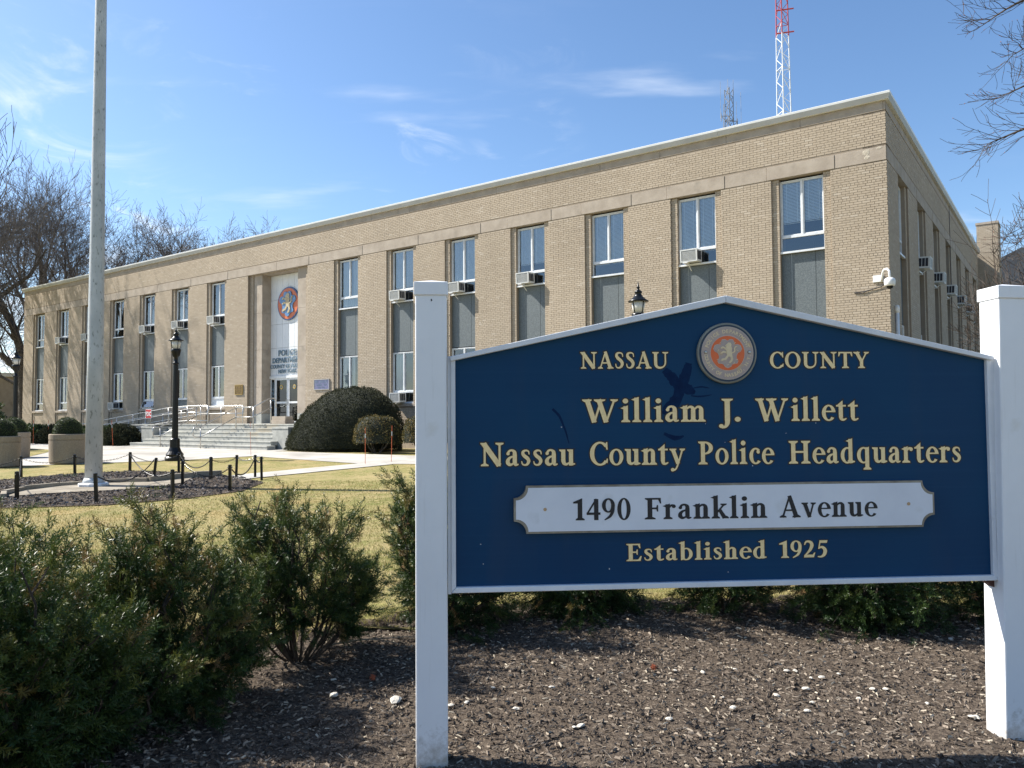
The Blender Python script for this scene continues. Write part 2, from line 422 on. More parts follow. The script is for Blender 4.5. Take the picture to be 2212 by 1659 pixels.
def glass_mat(name, tint, refl=0.10, rough=0.02):
    m = bpy.data.materials.new(name); m.use_nodes = True
    nt = m.node_tree; N, L = nt.nodes, nt.links
    N.remove(N['Principled BSDF'])
    tr = N.new('ShaderNodeBsdfTransparent'); tr.inputs[0].default_value = tuple(tint)+(1,)
    gl = N.new('ShaderNodeBsdfGlossy'); gl.inputs['Roughness'].default_value = rough
    gl.inputs[0].default_value = (0.85, 0.93, 1.0, 1)
    n = N.new('ShaderNodeTexNoise'); n.inputs['Scale'].default_value = 1.2
    bp = N.new('ShaderNodeBump'); bp.inputs['Strength'].default_value = 0.06; bp.inputs['Distance'].default_value = 0.02
    L.new(n.outputs[0], bp.inputs['Height']); L.new(bp.outputs[0], gl.inputs['Normal'])
    fr = N.new('ShaderNodeFresnel'); fr.inputs[0].default_value = 1.5
    ad = N.new('ShaderNodeMath'); ad.operation = 'ADD'; ad.inputs[1].default_value = refl; ad.use_clamp = True
    L.new(fr.outputs[0], ad.inputs[0])
    mx = N.new('ShaderNodeMixShader')
    L.new(ad.outputs[0], mx.inputs[0]); L.new(tr.outputs[0], mx.inputs[1]); L.new(gl.outputs[0], mx.inputs[2])
    L.new(mx.outputs[0], N['Material Output'].inputs[0])
    return m
MAT['glass'] = glass_mat('window_glass', (0.86, 0.91, 0.93), 0.10)
MAT['doorglass'] = glass_mat('door_glass', (0.45, 0.47, 0.48), 0.03)

def lawn_mat():
    m = bpy.data.materials.new('dormant_lawn'); m.use_nodes = True
    nt = m.node_tree; N, L = nt.nodes, nt.links
    b = N['Principled BSDF']; b.inputs['Roughness'].default_value = 0.95; b.inputs['Specular IOR Level'].default_value = 0.1
    g = N.new('ShaderNodeNewGeometry')
    def noise(s, d=6, st=None):
        n = N.new('ShaderNodeTexNoise'); n.inputs['Scale'].default_value = s; n.inputs['Detail'].default_value = d
        n.inputs['Roughness'].default_value = 0.65
        if st:
            mp = N.new('ShaderNodeMapping'); mp.inputs['Scale'].default_value = st
            L.new(g.outputs['Position'], mp.inputs[0]); L.new(mp.outputs[0], n.inputs[0])
        else: L.new(g.outputs['Position'], n.inputs[0])
        return n
    def mix(fac, a, c):
        x = N.new('ShaderNodeMix'); x.data_type = 'RGBA'
        L.new(fac, x.inputs['Factor'])
        for k, v in (('A', a), ('B', c)):
            if isinstance(v, tuple): x.inputs[k].default_value = v+(1,)
            else: L.new(v, x.inputs[k])
        return x.outputs['Result']
    def rng(o, a, c):
        r = N.new('ShaderNodeMapRange'); r.inputs[1].default_value = a; r.inputs[2].default_value = c
        L.new(o, r.inputs[0]); return r.outputs[0]
    big = rng(noise(0.55, 5).outputs[0], 0.40, 0.62)
    fine = rng(noise(14, 6, (1, 0.45, 1)).outputs[0], 0.36, 0.66)
    vf = rng(noise(95, 3, (1, 0.5, 1)).outputs[0], 0.35, 0.68)
    straw = mix(vf, (0.25, 0.195, 0.085), (0.45, 0.37, 0.19))
    green = mix(vf, (0.105, 0.125, 0.028), (0.225, 0.225, 0.07))
    c = mix(big, green, straw)
    c = mix(fine, c, straw)
    mid = rng(noise(2.6, 5).outputs[0], 0.50, 0.68)
    c2 = mix(mid, c, green)
    x = N.new('ShaderNodeMix'); x.data_type = 'RGBA'; x.inputs['Factor'].default_value = 0.8
    L.new(c, x.inputs['A']); L.new(c2, x.inputs['B'])
    brn = rng(noise(0.9, 7, (1, 0.6, 1)).outputs[0], 0.52, 0.70)
    dm = N.new('ShaderNodeMath'); dm.operation = 'MULTIPLY'; dm.inputs[1].default_value = 0.6; L.new(brn, dm.inputs[0])
    fin = mix(dm.outputs[0], x.outputs['Result'], (0.40, 0.27, 0.12))
    L.new(fin, b.inputs['Base Color'])
    bp = N.new('ShaderNodeBump'); bp.inputs['Strength'].default_value = 0.7; bp.inputs['Distance'].default_value = 0.03
    L.new(noise(60, 4).outputs[0], bp.inputs['Height']); L.new(bp.outputs[0], b.inputs['Normal'])
    return m
MAT['lawn'] = lawn_mat()
MAT['soil'] = M('dark_mulch_soil', (0.048, 0.037, 0.029), (0.155, 0.122, 0.09), 48, 0.95, 1.0, 90, spec=0.1, detail=9, contrast=(0.38, 0.70), coords='Object')
MAT['chip'] = ramp_mat('mulch_chips', [(0.0, (0.038, 0.029, 0.023)), (0.30, (0.088, 0.068, 0.052)), (0.62, (0.155, 0.124, 0.095)), (0.88, (0.245, 0.20, 0.155)), (0.975, (0.38, 0.33, 0.25)), (1.0, (0.50, 0.44, 0.34))], rough=0.85, spec=0.25)
MAT['chipdark'] = ramp_mat('black_mulch_chips', [(0.0, (0.014, 0.012, 0.012)), (0.6, (0.055, 0.046, 0.042)), (0.9, (0.15, 0.13, 0.115)), (1.0, (0.32, 0.29, 0.27))], rough=0.8, spec=0.3)
MAT['grass'] = ramp_mat('grass_blades', [(0.0, (0.15, 0.165, 0.04)), (0.35, (0.26, 0.235, 0.075)), (0.7, (0.42, 0.335, 0.145)), (1.0, (0.56, 0.46, 0.25))], rough=0.8, spec=0.2, noise=0.9, nscale=0.55, translucent=0.25)
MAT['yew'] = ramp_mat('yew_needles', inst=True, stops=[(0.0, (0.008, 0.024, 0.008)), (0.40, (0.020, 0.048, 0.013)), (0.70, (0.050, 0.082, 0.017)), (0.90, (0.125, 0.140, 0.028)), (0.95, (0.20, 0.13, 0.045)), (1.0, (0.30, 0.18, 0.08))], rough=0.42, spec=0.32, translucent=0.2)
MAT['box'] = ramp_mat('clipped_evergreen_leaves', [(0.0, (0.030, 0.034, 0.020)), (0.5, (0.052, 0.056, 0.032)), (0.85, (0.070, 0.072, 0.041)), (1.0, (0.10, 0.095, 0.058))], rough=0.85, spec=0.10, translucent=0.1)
MAT['boxbrown'] = ramp_mat('bronzed_hedge_leaves', [(0.0, (0.03, 0.036, 0.013)), (0.45, (0.085, 0.080, 0.028)), (0.75, (0.19, 0.14, 0.05)), (1.0, (0.32, 0.21, 0.08))], rough=0.7, spec=0.2, translucent=0.12)
MAT['ball'] = ramp_mat('box_ball_leaves', [(0.0, (0.022, 0.042, 0.012)), (0.5, (0.060, 0.090, 0.022)), (0.85, (0.12, 0.145, 0.04)), (1.0, (0.19, 0.19, 0.065))], rough=0.5, spec=0.4, translucent=0.1)
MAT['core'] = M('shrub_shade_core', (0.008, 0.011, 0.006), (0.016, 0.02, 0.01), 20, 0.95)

# ------------------------------------------------------------ site frames
CORN = Vector((10.21853, 20.8, 0))
AL = R_(54.2)
RD = Vector((math.sin(AL), -math.cos(AL), 0))        # along the front, to the right
ND = Vector((-math.cos(AL), -math.sin(AL), 0))       # out of the front
RZ = math.atan2(RD.y, RD.x)
def BL(u, s, z=0.0): return CORN+RD*u+ND*s+Vector((0, 0, z))
def gz(x, y):
    s = (Vector((x, y, 0))-CORN).dot(ND)
    return 0.25*min(1, max(0, (17-s)/12))
def gz_np(x, y):
    s = (x-CORN.x)*ND.x+(y-CORN.y)*ND.y
    return 0.25*np.clip((17-s)/12, 0, 1)

def clip(poly, a, b, c):           # keep a*x+b*y>=c
    out = []
    n = len(poly)
    for i in range(n):
        p, q = poly[i], poly[(i+1) % n]
        dp = a*p[0]+b*p[1]-c; dq = a*q[0]+b*q[1]-c
        if dp >= 0: out.append(p)
        if dp*dq < 0:
            t = dp/(dp-dq); out.append((p[0]+(q[0]-p[0])*t, p[1]+(q[1]-p[1])*t))
    return out
def sheet(name, poly, off, mat, parent=None, kind='structure'):
    """a flat area lying on the sloping ground"""
    base = CORN.x*ND.x+CORN.y*ND.y
    mb = MB()
    for lo, hi in ((-1e4, 5), (5, 17), (17, 1e4)):
        p = clip(poly, ND.x, ND.y, base+lo)
        if len(p) > 2: p = clip(p, -ND.x, -ND.y, -(base+hi))
        if len(p) > 2:
            if sum(p[i][0]*p[(i+1) % len(p)][1]-p[(i+1) % len(p)][0]*p[i][1] for i in range(len(p))) < 0: p = p[::-1]
            mb.add([(x, y, gz(x, y)+off) for x, y in p], [tuple(range(len(p)))])
    o = mb.build(name, mat, parent)
    if kind: o['kind'] = kind
    return o

# ------------------------------------------------------------ ground
rng = np.random.default_rng(7)
random.seed(7)
sheet('ground', [(-900, -400), (900, -400), (900, 1400), (-900, 1400)], 0.0, MAT['lawn'])
def xy(u, s): p = BL(u, s); return (p.x, p.y)
sheet('pavement', [xy(-47, 4.4), xy(-31.9, 4.4), xy(-31.9, 1.0), xy(-20.6, 1.0), xy(-20.6, 4.3), xy(4, 4.3), xy(4, 7.1), (-2.7, 21.41), (-4.2, 21.8), (-8.83, 26.3), (-10.6, 24.9), (-14.3, 23.9), (-17.2, 21.6), (-27, 28.5)], 0.012, MAT['conc'])
sheet('unseen_road', [(-60, -18), (60, -18), (60, -4.5), (-60, -4.5)], 0.008, M('asphalt', (0.045, 0.045, 0.047), (0.075, 0.075, 0.076), 3, 0.9, 0.3, 80))  # unseen asphalt behind the camera, added to cut ground bounce on the sign
sheet('unseen_driveway', [xy(5.5, 7.2), xy(16, 7.2), xy(16, -60), xy(3.2, -60), xy(3.2, -2)], 0.01, bpy.data.materials['asphalt'])  # unseen asphalt, put in to darken the bounce on the end wall
sheet('lawn_patch', [(-17.6, 28.2), (-19.3, 33.0), (-23.5, 36.2), (-25.0, 33.6)], 0.022, MAT['lawn'])
sheet('path', [(-4.3, 22.0), (-3.3, 21.42), (-6.2, 17.75), (-6.9, 18.75)], 0.016, MAT['conc'])
# scored joints in the pavement: shallow dark grooves
jm = MB()
for k in range(14):
    u = -44+k*3.2
    a = BL(u, 4.35); b = BL(u, 7.2)
    if k % 1 == 0 and u > -20:
        p = [a+RD*0.014, b+RD*0.014, b-RD*0.014, a-RD*0.014]
        jm.add([(q.x, q.y, gz(q.x, q.y)+0.017) for q in p], [(0, 1, 2, 3)])
o = jm.build('pavement_joint', M('joint_dirt', (0.22, 0.21, 0.19))); o['kind'] = 'structure'
# flagpole bed
BED = [(-12.9, 15.2), (-12.9, 17.6), (-12.0, 19.5), (-11.0, 20.6), (-10.0, 20.8), (-8.4, 20.0), (-6.6, 18.6), (-5.4, 16.9), (-5.3, 15.2), (-6.0, 14.1), (-7.0, 13.4), (-8.6, 13.2), (-10.4, 13.6), (-12.0, 14.2)]
sheet('mulch_bed', BED, 0.014, MAT['soil'])
PAD = [(-9.72, 14.88), (-10.14, 16.3), (-9.86, 16.97), (-9.37, 17.37), (-8.7, 17.5), (-8.15, 17.42), (-7.88, 17.9), (-7.54, 18.38), (-7.23, 17.07), (-7.39, 16.53), (-7.7, 16.05), (-8.17, 15.71), (-8.82, 15.5), (-9.3, 15.3)]
sheet('flagpole_pad', PAD, 0.03, MAT['conc2'])

def in_poly(px, py, poly):
    ins = np.zeros(len(px), bool); n = len(poly); j = n-1
    for i in range(n):
        xi, yi = poly[i]; xj, yj = poly[j]
        c = ((yi > py) != (yj > py)) & (px < (xj-xi)*(py-yi)/(yj-yi+1e-12)+xi)
        ins ^= c; j = i
    return ins

# curb stones round the pad, each one its own piece
cb = thing('garden_curb', 'low weathered concrete curb curving round the pad of the flagpole', 'curb', (-8.9, 16.6, 0.05))
CP = [(-9.62, 14.72), (-10.02, 15.35), (-10.1, 16.1), (-9.82, 16.87), (-9.31, 17.3), (-8.7, 17.5), (-8.15, 17.42), (-7.88, 17.9), (-7.54, 18.4), (-7.0, 18.75)]
for i in range(len(CP)-1):
    a, b = Vector(CP[i]+(0,)), Vector(CP[i+1]+(0,))
    d = (b-a).normalized(); nrm = Vector((-d.y, d.x, 0))
    a = a+d*0.012; b = b-d*0.012
    hh = 0.10+0.02*((i*7) % 3)/2 + (0.04 if i >= 6 else 0)
    m = MB(); w = 0.10 if i < 6 else 0.13
    P = [a-nrm*w*0.5, b-nrm*w*0.5, b+nrm*w*0.5, a+nrm*w*0.5]
    z0 = gz(a.x, a.y)-0.02
    m.add([(p.x+8.9, p.y-16.6, z0-0.05) for p in P]+[(p.x+8.9, p.y-16.6, z0+hh-0.03) for p in P], [(0, 3, 2, 1), (4, 5, 6, 7), (0, 1, 5, 4), (1, 2, 6, 5), (2, 3, 7, 6), (3, 0, 4, 7)])
    m.build('curb_stone', MAT['conc2'], cb, bevel=0.012)

# ---- front mulch bed: uneven sheet
FBED = [(-7.5, 0.6), (-5.6, 2.6), (-3.6, 3.9), (-2.4, 4.75), (-1.3, 5.3), (-0.6, 5.86), (0.7, 6.1), (2.1, 6.14), (3.45, 5.74), (4.6, 5.0), (6.5, 3.0), (7.5, -2), (-7.5, -2)]
def bed_h(x, y):
    return 0.040+0.014*np.sin(x*2.1+1.3*np.sin(y*1.7))+0.010*np.sin(y*3.3+x*1.1)+0.006*np.sin(x*9.1+y*3.0)*np.sin(y*8.3)
def build_bed():
    st = 0.06
    xs = np.arange(-5.4, 6.0, st); ys = np.arange(0.3, 6.3, st)
    X, Y = np.meshgrid(xs, ys)
    Z = bed_h(X, Y)+rng.normal(0, 0.004, X.shape)
    V = np.stack([X, Y, Z], -1).reshape(-1, 3)
    nx, ny = len(xs), len(ys)
    i = np.arange(ny-1)[:, None]*nx+np.arange(nx-1)[None, :]
    F = np.stack([i, i+1, i+nx+1, i+nx], -1).reshape(-1, 4)
    c = V[F].mean(1)
    keep = in_poly(c[:, 0], c[:, 1], FBED)
    me = np_mesh('mulch', V, F[keep], MAT['soil'], smooth=True)
    o = link('front_mulch_bed', me); o['kind'] = 'structure'
build_bed()

def chips(name, label, poly, n, lmin, lmax, mat, hfun, dens=None, tintpow=1.0, seedv=1, ylim=None, cat='mulch', hole=None):
    r = np.random.default_rng(seedv)
    px = np.array([p[0] for p in poly]); py = np.array([p[1] for p in poly])
    x = r.uniform(px.min(), px.max(), n*4); 
    if ylim: y = ylim[0]*(ylim[1]/ylim[0])**r.random(n*4)
    else: y = r.uniform(py.min(), py.max(), n*4)
    k = in_poly(x, y, poly)
    if hole is not None: k &= ~in_poly(x, y, hole)
    if ylim: k &= (np.abs(x) < 0.72*y+0.15)
    x, y = x[k][:n], y[k][:n]; n = len(x)
    Lh = (lmin+(lmax-lmin)*r.random(n)**2.6)/2
    Wd = Lh*r.uniform(0.14, 0.42, n); Hh = Wd*r.uniform(0.35, 0.9, n)
    a = r.uniform(0, 2*np.pi, n); tilt = r.normal(0, 0.28, n)
    # 4 base corners and a ridge of 2
    lx = np.stack([-Lh, Lh, Lh*0.92, -Lh*0.85, -Lh*0.6, Lh*0.7], 1)
    ly = np.stack([-Wd*0.7, -Wd, Wd, Wd*0.8, Wd*0.1, -Wd*0.1], 1)
    lz = np.stack([0*Hh, 0*Hh, 0*Hh, 0*Hh, Hh*2, Hh*1.7], 1)
    zz = lz*np.cos(tilt)[:, None]+lx*np.sin(tilt)[:, None]
    X = x[:, None]+lx*np.cos(a)[:, None]-ly*np.sin(a)[:, None]
    Y = y[:, None]+lx*np.sin(a)[:, None]+ly*np.cos(a)[:, None]
    Z = hfun(x, y)[:, None]+zz+r.uniform(0.0, 0.010, n)[:, None]
    V = np.stack([X, Y, Z], -1).reshape(-1, 3)
    T = np.array([[0, 1, 5], [0, 5, 4], [2, 3, 4], [2, 4, 5]])
    F = (np.arange(n)[:, None, None]*6+T[None]).reshape(-1, 3)
    t = np.repeat(r.random(n)**tintpow, 6)
    o = link(name, np_mesh(name, V, F, mat, k=3, attr=t))
    setp(o, label, cat, kind='stuff')
chips('mulch_chips', 'brown and grey shredded bark chips covering the bed under and in front of the sign', FBED, 112000, 0.005, 0.040, MAT['chip'], bed_h, tintpow=1.2, seedv=3, ylim=(1.9, 6.2))
chips('dark_mulch_chips', 'black bark chips in the bed round the flagpole', [p for p in BED], 20000, 0.02, 0.085, MAT['chipdark'], lambda x, y: gz_np(x, y)+0.02, seedv=4, cat='mulch', hole=PAD)

# ragged cut edge of the turf behind the bed: little tufts and clods
def turf_edge():
    pts = np.array([(-5.6, 2.6), (-3.6, 3.9), (-2.4, 4.75), (-1.3, 5.3), (-0.6, 5.86), (0.7, 6.1), (2.1, 6.14), (3.45, 5.74), (4.6, 5.0)])
    t = np.linspace(0, len(pts)-1, 260); i = np.minimum(t.astype(int), len(pts)-2); f = (t-i)[:, None]
    P = pts[i]*(1-f)+pts[i+1]*f
    P = P+rng.normal(0, 0.018, P.shape)
    T = np.gradient(P, axis=0); T /= np.linalg.norm(T, axis=1)[:, None]
    Nn = np.stack([-T[:, 1], T[:, 0]], 1)
    rows = []
    for off, z in ((-0.06, 0.0), (-0.01, 0.055), (0.05, 0.068), (0.35, 0.03), (0.7, 0.004)):
        q = P+Nn*off
        rows.append(np.column_stack([q, np.full(len(q), z)+rng.normal(0, 0.008, len(q))*(z > 0.03)]))
    V = np.concatenate(rows); n = len(P)
    F = []
    for k in range(len(rows)-1):
        for j in range(n-1): F.append((k*n+j, k*n+j+1, (k+1)*n+j+1, (k+1)*n+j))
    me = np_mesh('turf_edge', V, np.array(F), MAT['soil'], smooth=True)
    me.materials.append(MAT['lawn'])
    mi = np.zeros(len(me.polygons), np.int32); mi[2*(n-1):] = 1
    me.polygons.foreach_set('material_index', mi)
    o = link('turf_edge', me); o['kind'] = 'structure'
turf_edge()

def grass():
    r = np.random.default_rng(11)
    n = 210000
    y = 4.2*(17/4.2)**r.random(n); x = r.uniform(-0.70, 0.70, n)*y
    d = in_poly(x, y, FBED)
    d |= in_poly(x, y, BED)
    d |= in_poly(x, y, [(-4.3, 22.0), (-3.3, 21.3), (-6.1, 17.6), (-6.9, 18.6)])
    x, y = x[~d], y[~d]; n = len(x)
    # extra rim of longer grass along the cut edge
    h = r.uniform(0.016, 0.042, n)*(0.8+0.25*np.sin(x*1.7)*np.sin(y*1.3)); w = r.uniform(0.0018, 0.0038, n)*(y/6)**0.7
    a = r.uniform(0, 2*np.pi, n); la = r.uniform(0, 2*np.pi, n); ln = h*r.uniform(0.2, 1.0, n)
    ed = np.zeros(n)
    z0 = gz_np(x, y)+ed
    X = np.stack([x-w*np.cos(a), x+w*np.cos(a), x+ln*np.cos(la)], 1)
    Y = np.stack([y-w*np.sin(a), y+w*np.sin(a), y+ln*np.sin(la)], 1)
    Z = np.stack([z0, z0, z0+h], 1)
    V = np.stack([X, Y, Z], -1).reshape(-1, 3)
    F = np.arange(n*3).reshape(-1, 3)
    me = np_mesh('grass', V, F, MAT['grass'], k=3, attr=np.repeat(r.random(n), 3))
    setp(link('grass', me), 'short straw coloured winter grass blades of the lawn', 'grass', kind='stuff')
    # tufts along the cut edge
    pts = np.array([(-3.6, 3.9), (-2.4, 4.75), (-1.3, 5.3), (-0.6, 5.86), (0.7, 6.1), (2.1, 6.14), (3.45, 5.74), (4.6, 5.0)])
    m = 15000
    t = r.uniform(0, len(pts)-1.001, m); i = t.astype(int); f = (t-i)[:, None]
    P = pts[i]*(1-f)+pts[i+1]*f+r.normal(0, 0.03, (m, 2))+np.abs(r.normal(0, 0.22, (m, 1)))*np.array([0.05, 1.0])
    h = r.uniform(0.03, 0.09, m); w = r.uniform(0.0015, 0.003, m); a = r.uniform(0, 6.28, m); la = r.uniform(0, 6.28, m); ln = h*r.uniform(0.2, 1.2, m)
    z0 = 0.05*np.exp(-np.abs(P[:, 1]-np.interp(P[:, 0], pts[:, 0], pts[:, 1]))*5)
    X = np.stack([P[:, 0]-w*np.cos(a), P[:, 0]+w*np.cos(a), P[:, 0]+ln*np.cos(la)], 1)
    Y = np.stack([P[:, 1]-w*np.sin(a), P[:, 1]+w*np.sin(a), P[:, 1]+ln*np.sin(la)], 1)
    Z = np.stack([z0, z0, z0+h], 1)
    V = np.stack([X, Y, Z], -1).reshape(-1, 3)
    me = np_mesh('edge_grass', V, np.arange(m*3).reshape(-1, 3), MAT['grass'], k=3, attr=np.repeat(r.random(m)*0.8, 3))
    setp(link('edge_grass', me), 'longer ragged grass along the cut edge of the lawn behind the sign', 'grass', kind='stuff')
grass()

# ------------------------------------------------------------ headquarters building
B = thing('police_headquarters', 'long two storey buff brick police headquarters with tall recessed windows and a flat roof', 'building', CORN, RZ)
H_TOP = 10.27
FW = [(-2.29, 'W1'), (-5.48, 'W2'), (-8.65, 'W3'), (-11.79, 'W4'), (-14.96, 'W5'), (-18.14, 'W6'), (-21.35, 'W7'),
      (-30.94, 'V1'), (-34.17, 'V2'), (-37.41, 'V3'), (-40.68, 'V4'), (-44.0, 'V5'), (-47.35, 'V6'), (-50.62, 'V7')]
SW = [2.46+3.467*i for i in range(7)]
OW = 1.67           # outer opening width
ENT = (-28.35, -23.95)
LEN = 52.85; SLEN = 25.4
BH = 0.0677
Z_B0, Z_B1 = 8.42, 8.81        # band
Z_BASE = 1.08                  # stone base top
P1, P2 = 0.055, 0.13
front = lambda a, d, z: (a, d, z)
side = lambda a, d, z: (-d, a, z)
class WB(MB):
    """box builder in wall space (along, depth inwards, height)"""
    def __init__(s, f): super().__init__(); s.f_ = f
    def wbox(s, a0, a1, d0, d1, z0, z1):
        c = [s.f_(a, d, z) for z in (z0, z1) for d in (d0, d1) for a in (a0, a1)]
        s.add(c, [(0, 1, 3, 2), (4, 6, 7, 5), (0, 4, 5, 1), (2, 3, 7, 6), (0, 2, 6, 4), (1, 5, 7, 3)])
        return s

bricks = {'front': [], 'side': []}     # (a0,a1,z0,z1,depth)
def lay(wall, a0, a1, z0, z1, depth, hdr=True):
    k0 = int(math.ceil((z0-0.004)/BH)); k1 = int(math.floor((z1+0.004)/BH))
    J = 0.011
    for k in range(k0, k1):
        zz0, zz1 = k*BH+J/2, (k+1)*BH-J/2
        header = (k % 6 == 2)
        step = 0.108 if header else 0.213
        off = (0.0 if k % 2 == 0 else step/2)+(0.05 if header else 0)
        i = math.floor((a0-off)/step)
        while True:
            b0 = i*step+off; b1 = b0+step-J
            i += 1
            if b0 >= a1-0.02: break
            c0, c1 = max(b0, a0), min(b1, a1)
            if c1-c0 < 0.025: continue
            bricks[wall].append((c0, c1, zz0, zz1, depth))

wm = WB(front); ws = WB(side)
# piers between the openings
def piers(wall, w, centers, lo, hi, extra=[]):
    ops = sorted([(c-OW/2, c+OW/2) for c in centers]+extra)
    a = lo
    for (o0, o1) in ops+[(hi, hi)]:
        if o0-a > 0.05:
            w.wbox(a, o0, 0, 0.6, Z_BASE, Z_B0)
            lay(wall, a+(0.0 if a == lo else 0.0), o0, Z_BASE, Z_B0, 0.0)
        a = o1
    for c in centers:
        for sgn in (-1, 1):
            e = c+sgn*OW/2; i_ = c+sgn*(OW/2-0.21)
            w.wbox(min(e, i_), max(e, i_), P1, 0.6, Z_BASE, Z_B0)
            lay(wall, min(e, i_), max(e, i_), Z_BASE, Z_B0, P1, False)
        # brick below the sill
        w.wbox(c-OW/2+0.21, c+OW/2-0.21, P1+0.02, 0.6, Z_BASE, 1.93)
        lay(wall, c-OW/2+0.21, c+OW/2-0.21, Z_BASE, 1.93, P1+0.02)
    w.wbox(lo, hi, 0, 0.6, Z_B1, 9.80)
    lay(wall, lo, hi, Z_B1, 9.80, 0.0)
piers('front', wm, [c for c, _ in FW], -LEN, 0.0, [ENT])
piers('side', ws, SW, 0.0, SLEN)
# entrance brick strips
for (a0, a1) in ((ENT[0], ENT[0]+0.26), (ENT[1]-0.26, ENT[1])):
    wm.wbox(a0, a1, 0.13, 0.6, Z_BASE, Z_B0); lay('front', a0, a1, 1.25, Z_B0, 0.13, False)
wm.build('wall', MAT['mortar'], B)
ws.build('wall', MAT['mortar'], B)
# back and inner walls, added shade block, roof
bk = MB()
bk.box(-LEN, -0.62, 16.0, 16.3, 0, 9.9); bk.box(-LEN, -LEN+0.3, 0.62, 16, 0, 9.9)
bk.box(-12, -0.62, 25.0, 25.3, 0, 9.9); bk.box(-12.3, -12, 16, 25.3, 0, 9.9)
bk.box(-12, -0.15, 25.42, 33, 0, 10.15)  # unseen block, added to keep sun off the lower chimney
bk.build('rear_wall_and_shade_block', MAT['mortar'], B)
iw = MB()
iw.box(-LEN+0.35, -2.6, 2.6, 2.7, 0, 9.8); iw.box(-2.7, -2.6, 2.7, 25, 0, 9.8)
iw.box(-LEN+0.35, -2.6, 0.85, 2.6, 5.2, 5.3); iw.box(-2.6, -0.65, 0.65, 25, 5.2, 5.3)
iw.build('inner_wall', MAT['interior'], B)
rf = MB(); rf.box(-LEN+0.02, -0.02, 0.02, 16.2, 9.85, 10.0); rf.box(-12.2, -0.02, 16.2, 25.2, 9.85, 10.0)
rf.build('roof', MAT['tar'], B)

def brick_mesh(arr, fn, mat, name):
    A = np.array(arr); n = len(A); r = np.random.default_rng(5)
    pr = 0.008+r.uniform(-0.0015, 0.0015, n)
    a0, a1, z0, z1, d = A.T
    f = d-pr; bk_ = d+0.004
    c = np.stack([np.stack([a0, f, z0], 1), np.stack([a1, f, z0], 1), np.stack([a1, f, z1], 1), np.stack([a0, f, z1], 1),
                  np.stack([a0, bk_, z0], 1), np.stack([a1, bk_, z0], 1), np.stack([a1, bk_, z1], 1), np.stack([a0, bk_, z1], 1)], 1)
    if fn is side:
        c = np.stack([-c[..., 1], c[..., 0], c[..., 2]], -1)
    T = np.array([[0, 1, 2, 3], [0, 4, 5, 1], [1, 5, 6, 2], [2, 6, 7, 3], [3, 7, 4, 0]])
    if fn is side: T = T[:, ::-1]
    F = (np.arange(n)[:, None, None]*8+T[None]).reshape(-1, 4)
    t = np.repeat(r.random(n), 8)
    return np_mesh(name, c.reshape(-1, 3), F, mat, attr=t)
# the 300 bricks that show largest: top right of the front, each one its own piece
fb = bricks['front']
def bkey(b): return (b[4] > 0.01) or (b[1]-b[0] < 0.2) or (b[2] < 4.6)
ordr = sorted(range(len(fb)), key=lambda i: (bkey(fb[i]), -fb[i][1]+0.35*abs(fb[i][2]-6)))
single = set(ordr[:300])
bm_cache = {}
for i in sorted(single):
    a0, a1, z0, z1, d = fb[i]
    k = round(a1-a0, 3)
    if k not in bm_cache:
        m = MB(); L_ = a1-a0; h = (z1-z0)
        m.add([(0, -0.008, 0), (L_, -0.008, 0), (L_, -0.008, h), (0, -0.008, h), (0, 0.004, 0), (L_, 0.004, 0), (L_, 0.004, h), (0, 0.004, h)],
              [(0, 1, 2, 3), (0, 4, 5, 1), (1, 5, 6, 2), (2, 6, 7, 3), (3, 7, 4, 0)])
        bm_cache[k] = m.mesh('brick', MAT['brick'])
    link('brick', bm_cache[k], B, (a0, d+random.uniform(-0.001, 0.001), z0))
o = link('front_brickwork', brick_mesh([b for i, b in enumerate(fb) if i not in single], front, MAT['brick'], 'brickwork'), B); o['kind'] = 'stuff'
o = link('end_brickwork', brick_mesh(bricks['side'], side, MAT['brick'], 'brickwork'), B); o['kind'] = 'stuff'

# stone band, in blocks
def stone_blocks(f, cuts, z0, z1, proud, name):
    for (a0, a1, p) in cuts:
        w = WB(f); w.wbox(a0+0.004, a1-0.004, -p, 0.25, z0, z1)
        w.build(name, MAT['lime'], B, bevel=0.006)
def band_cuts(centers, lo, hi, extra=[]):
    segs = []; a = lo
    ops = sorted([(c-OW/2-0.12, c+OW/2+0.12) for c in centers]+extra)
    for o0, o1 in ops:
        if o0 > a: segs.append((a, o0, 0.012))
        if o1-o0 > 3:
            m_ = (o0+o1)/2; segs.append((o0, m_, 0.022)); segs.append((m_, o1, 0.022))
        else: segs.append((o0, o1, 0.022))
        a = o1
    if hi > a: segs.append((a, hi, 0.012))
    return segs
stone_blocks(front, band_cuts([c for c, _ in FW], -LEN, 0.0, [(ENT[0]-0.1, ENT[1]+0.1)]), Z_B0, Z_B1, 0.01, 'lintel_stone')
stone_blocks(side, band_cuts(SW, 0.02, SLEN), Z_B0, Z_B1, 0.01, 'lintel_stone')
# stone course under the coping
cuts = [(-LEN+i*2.2, min(0, -LEN+(i+1)*2.2), 0.012) for i in range(25)]
stone_blocks(front, cuts, 9.80, 10.05, 0.01, 'frieze_stone')
stone_blocks(side, [(0.02+i*2.2, min(SLEN, 0.02+(i+1)*2.2), 0.012) for i in range(12)], 9.80, 10.05, 0.01, 'frieze_stone')
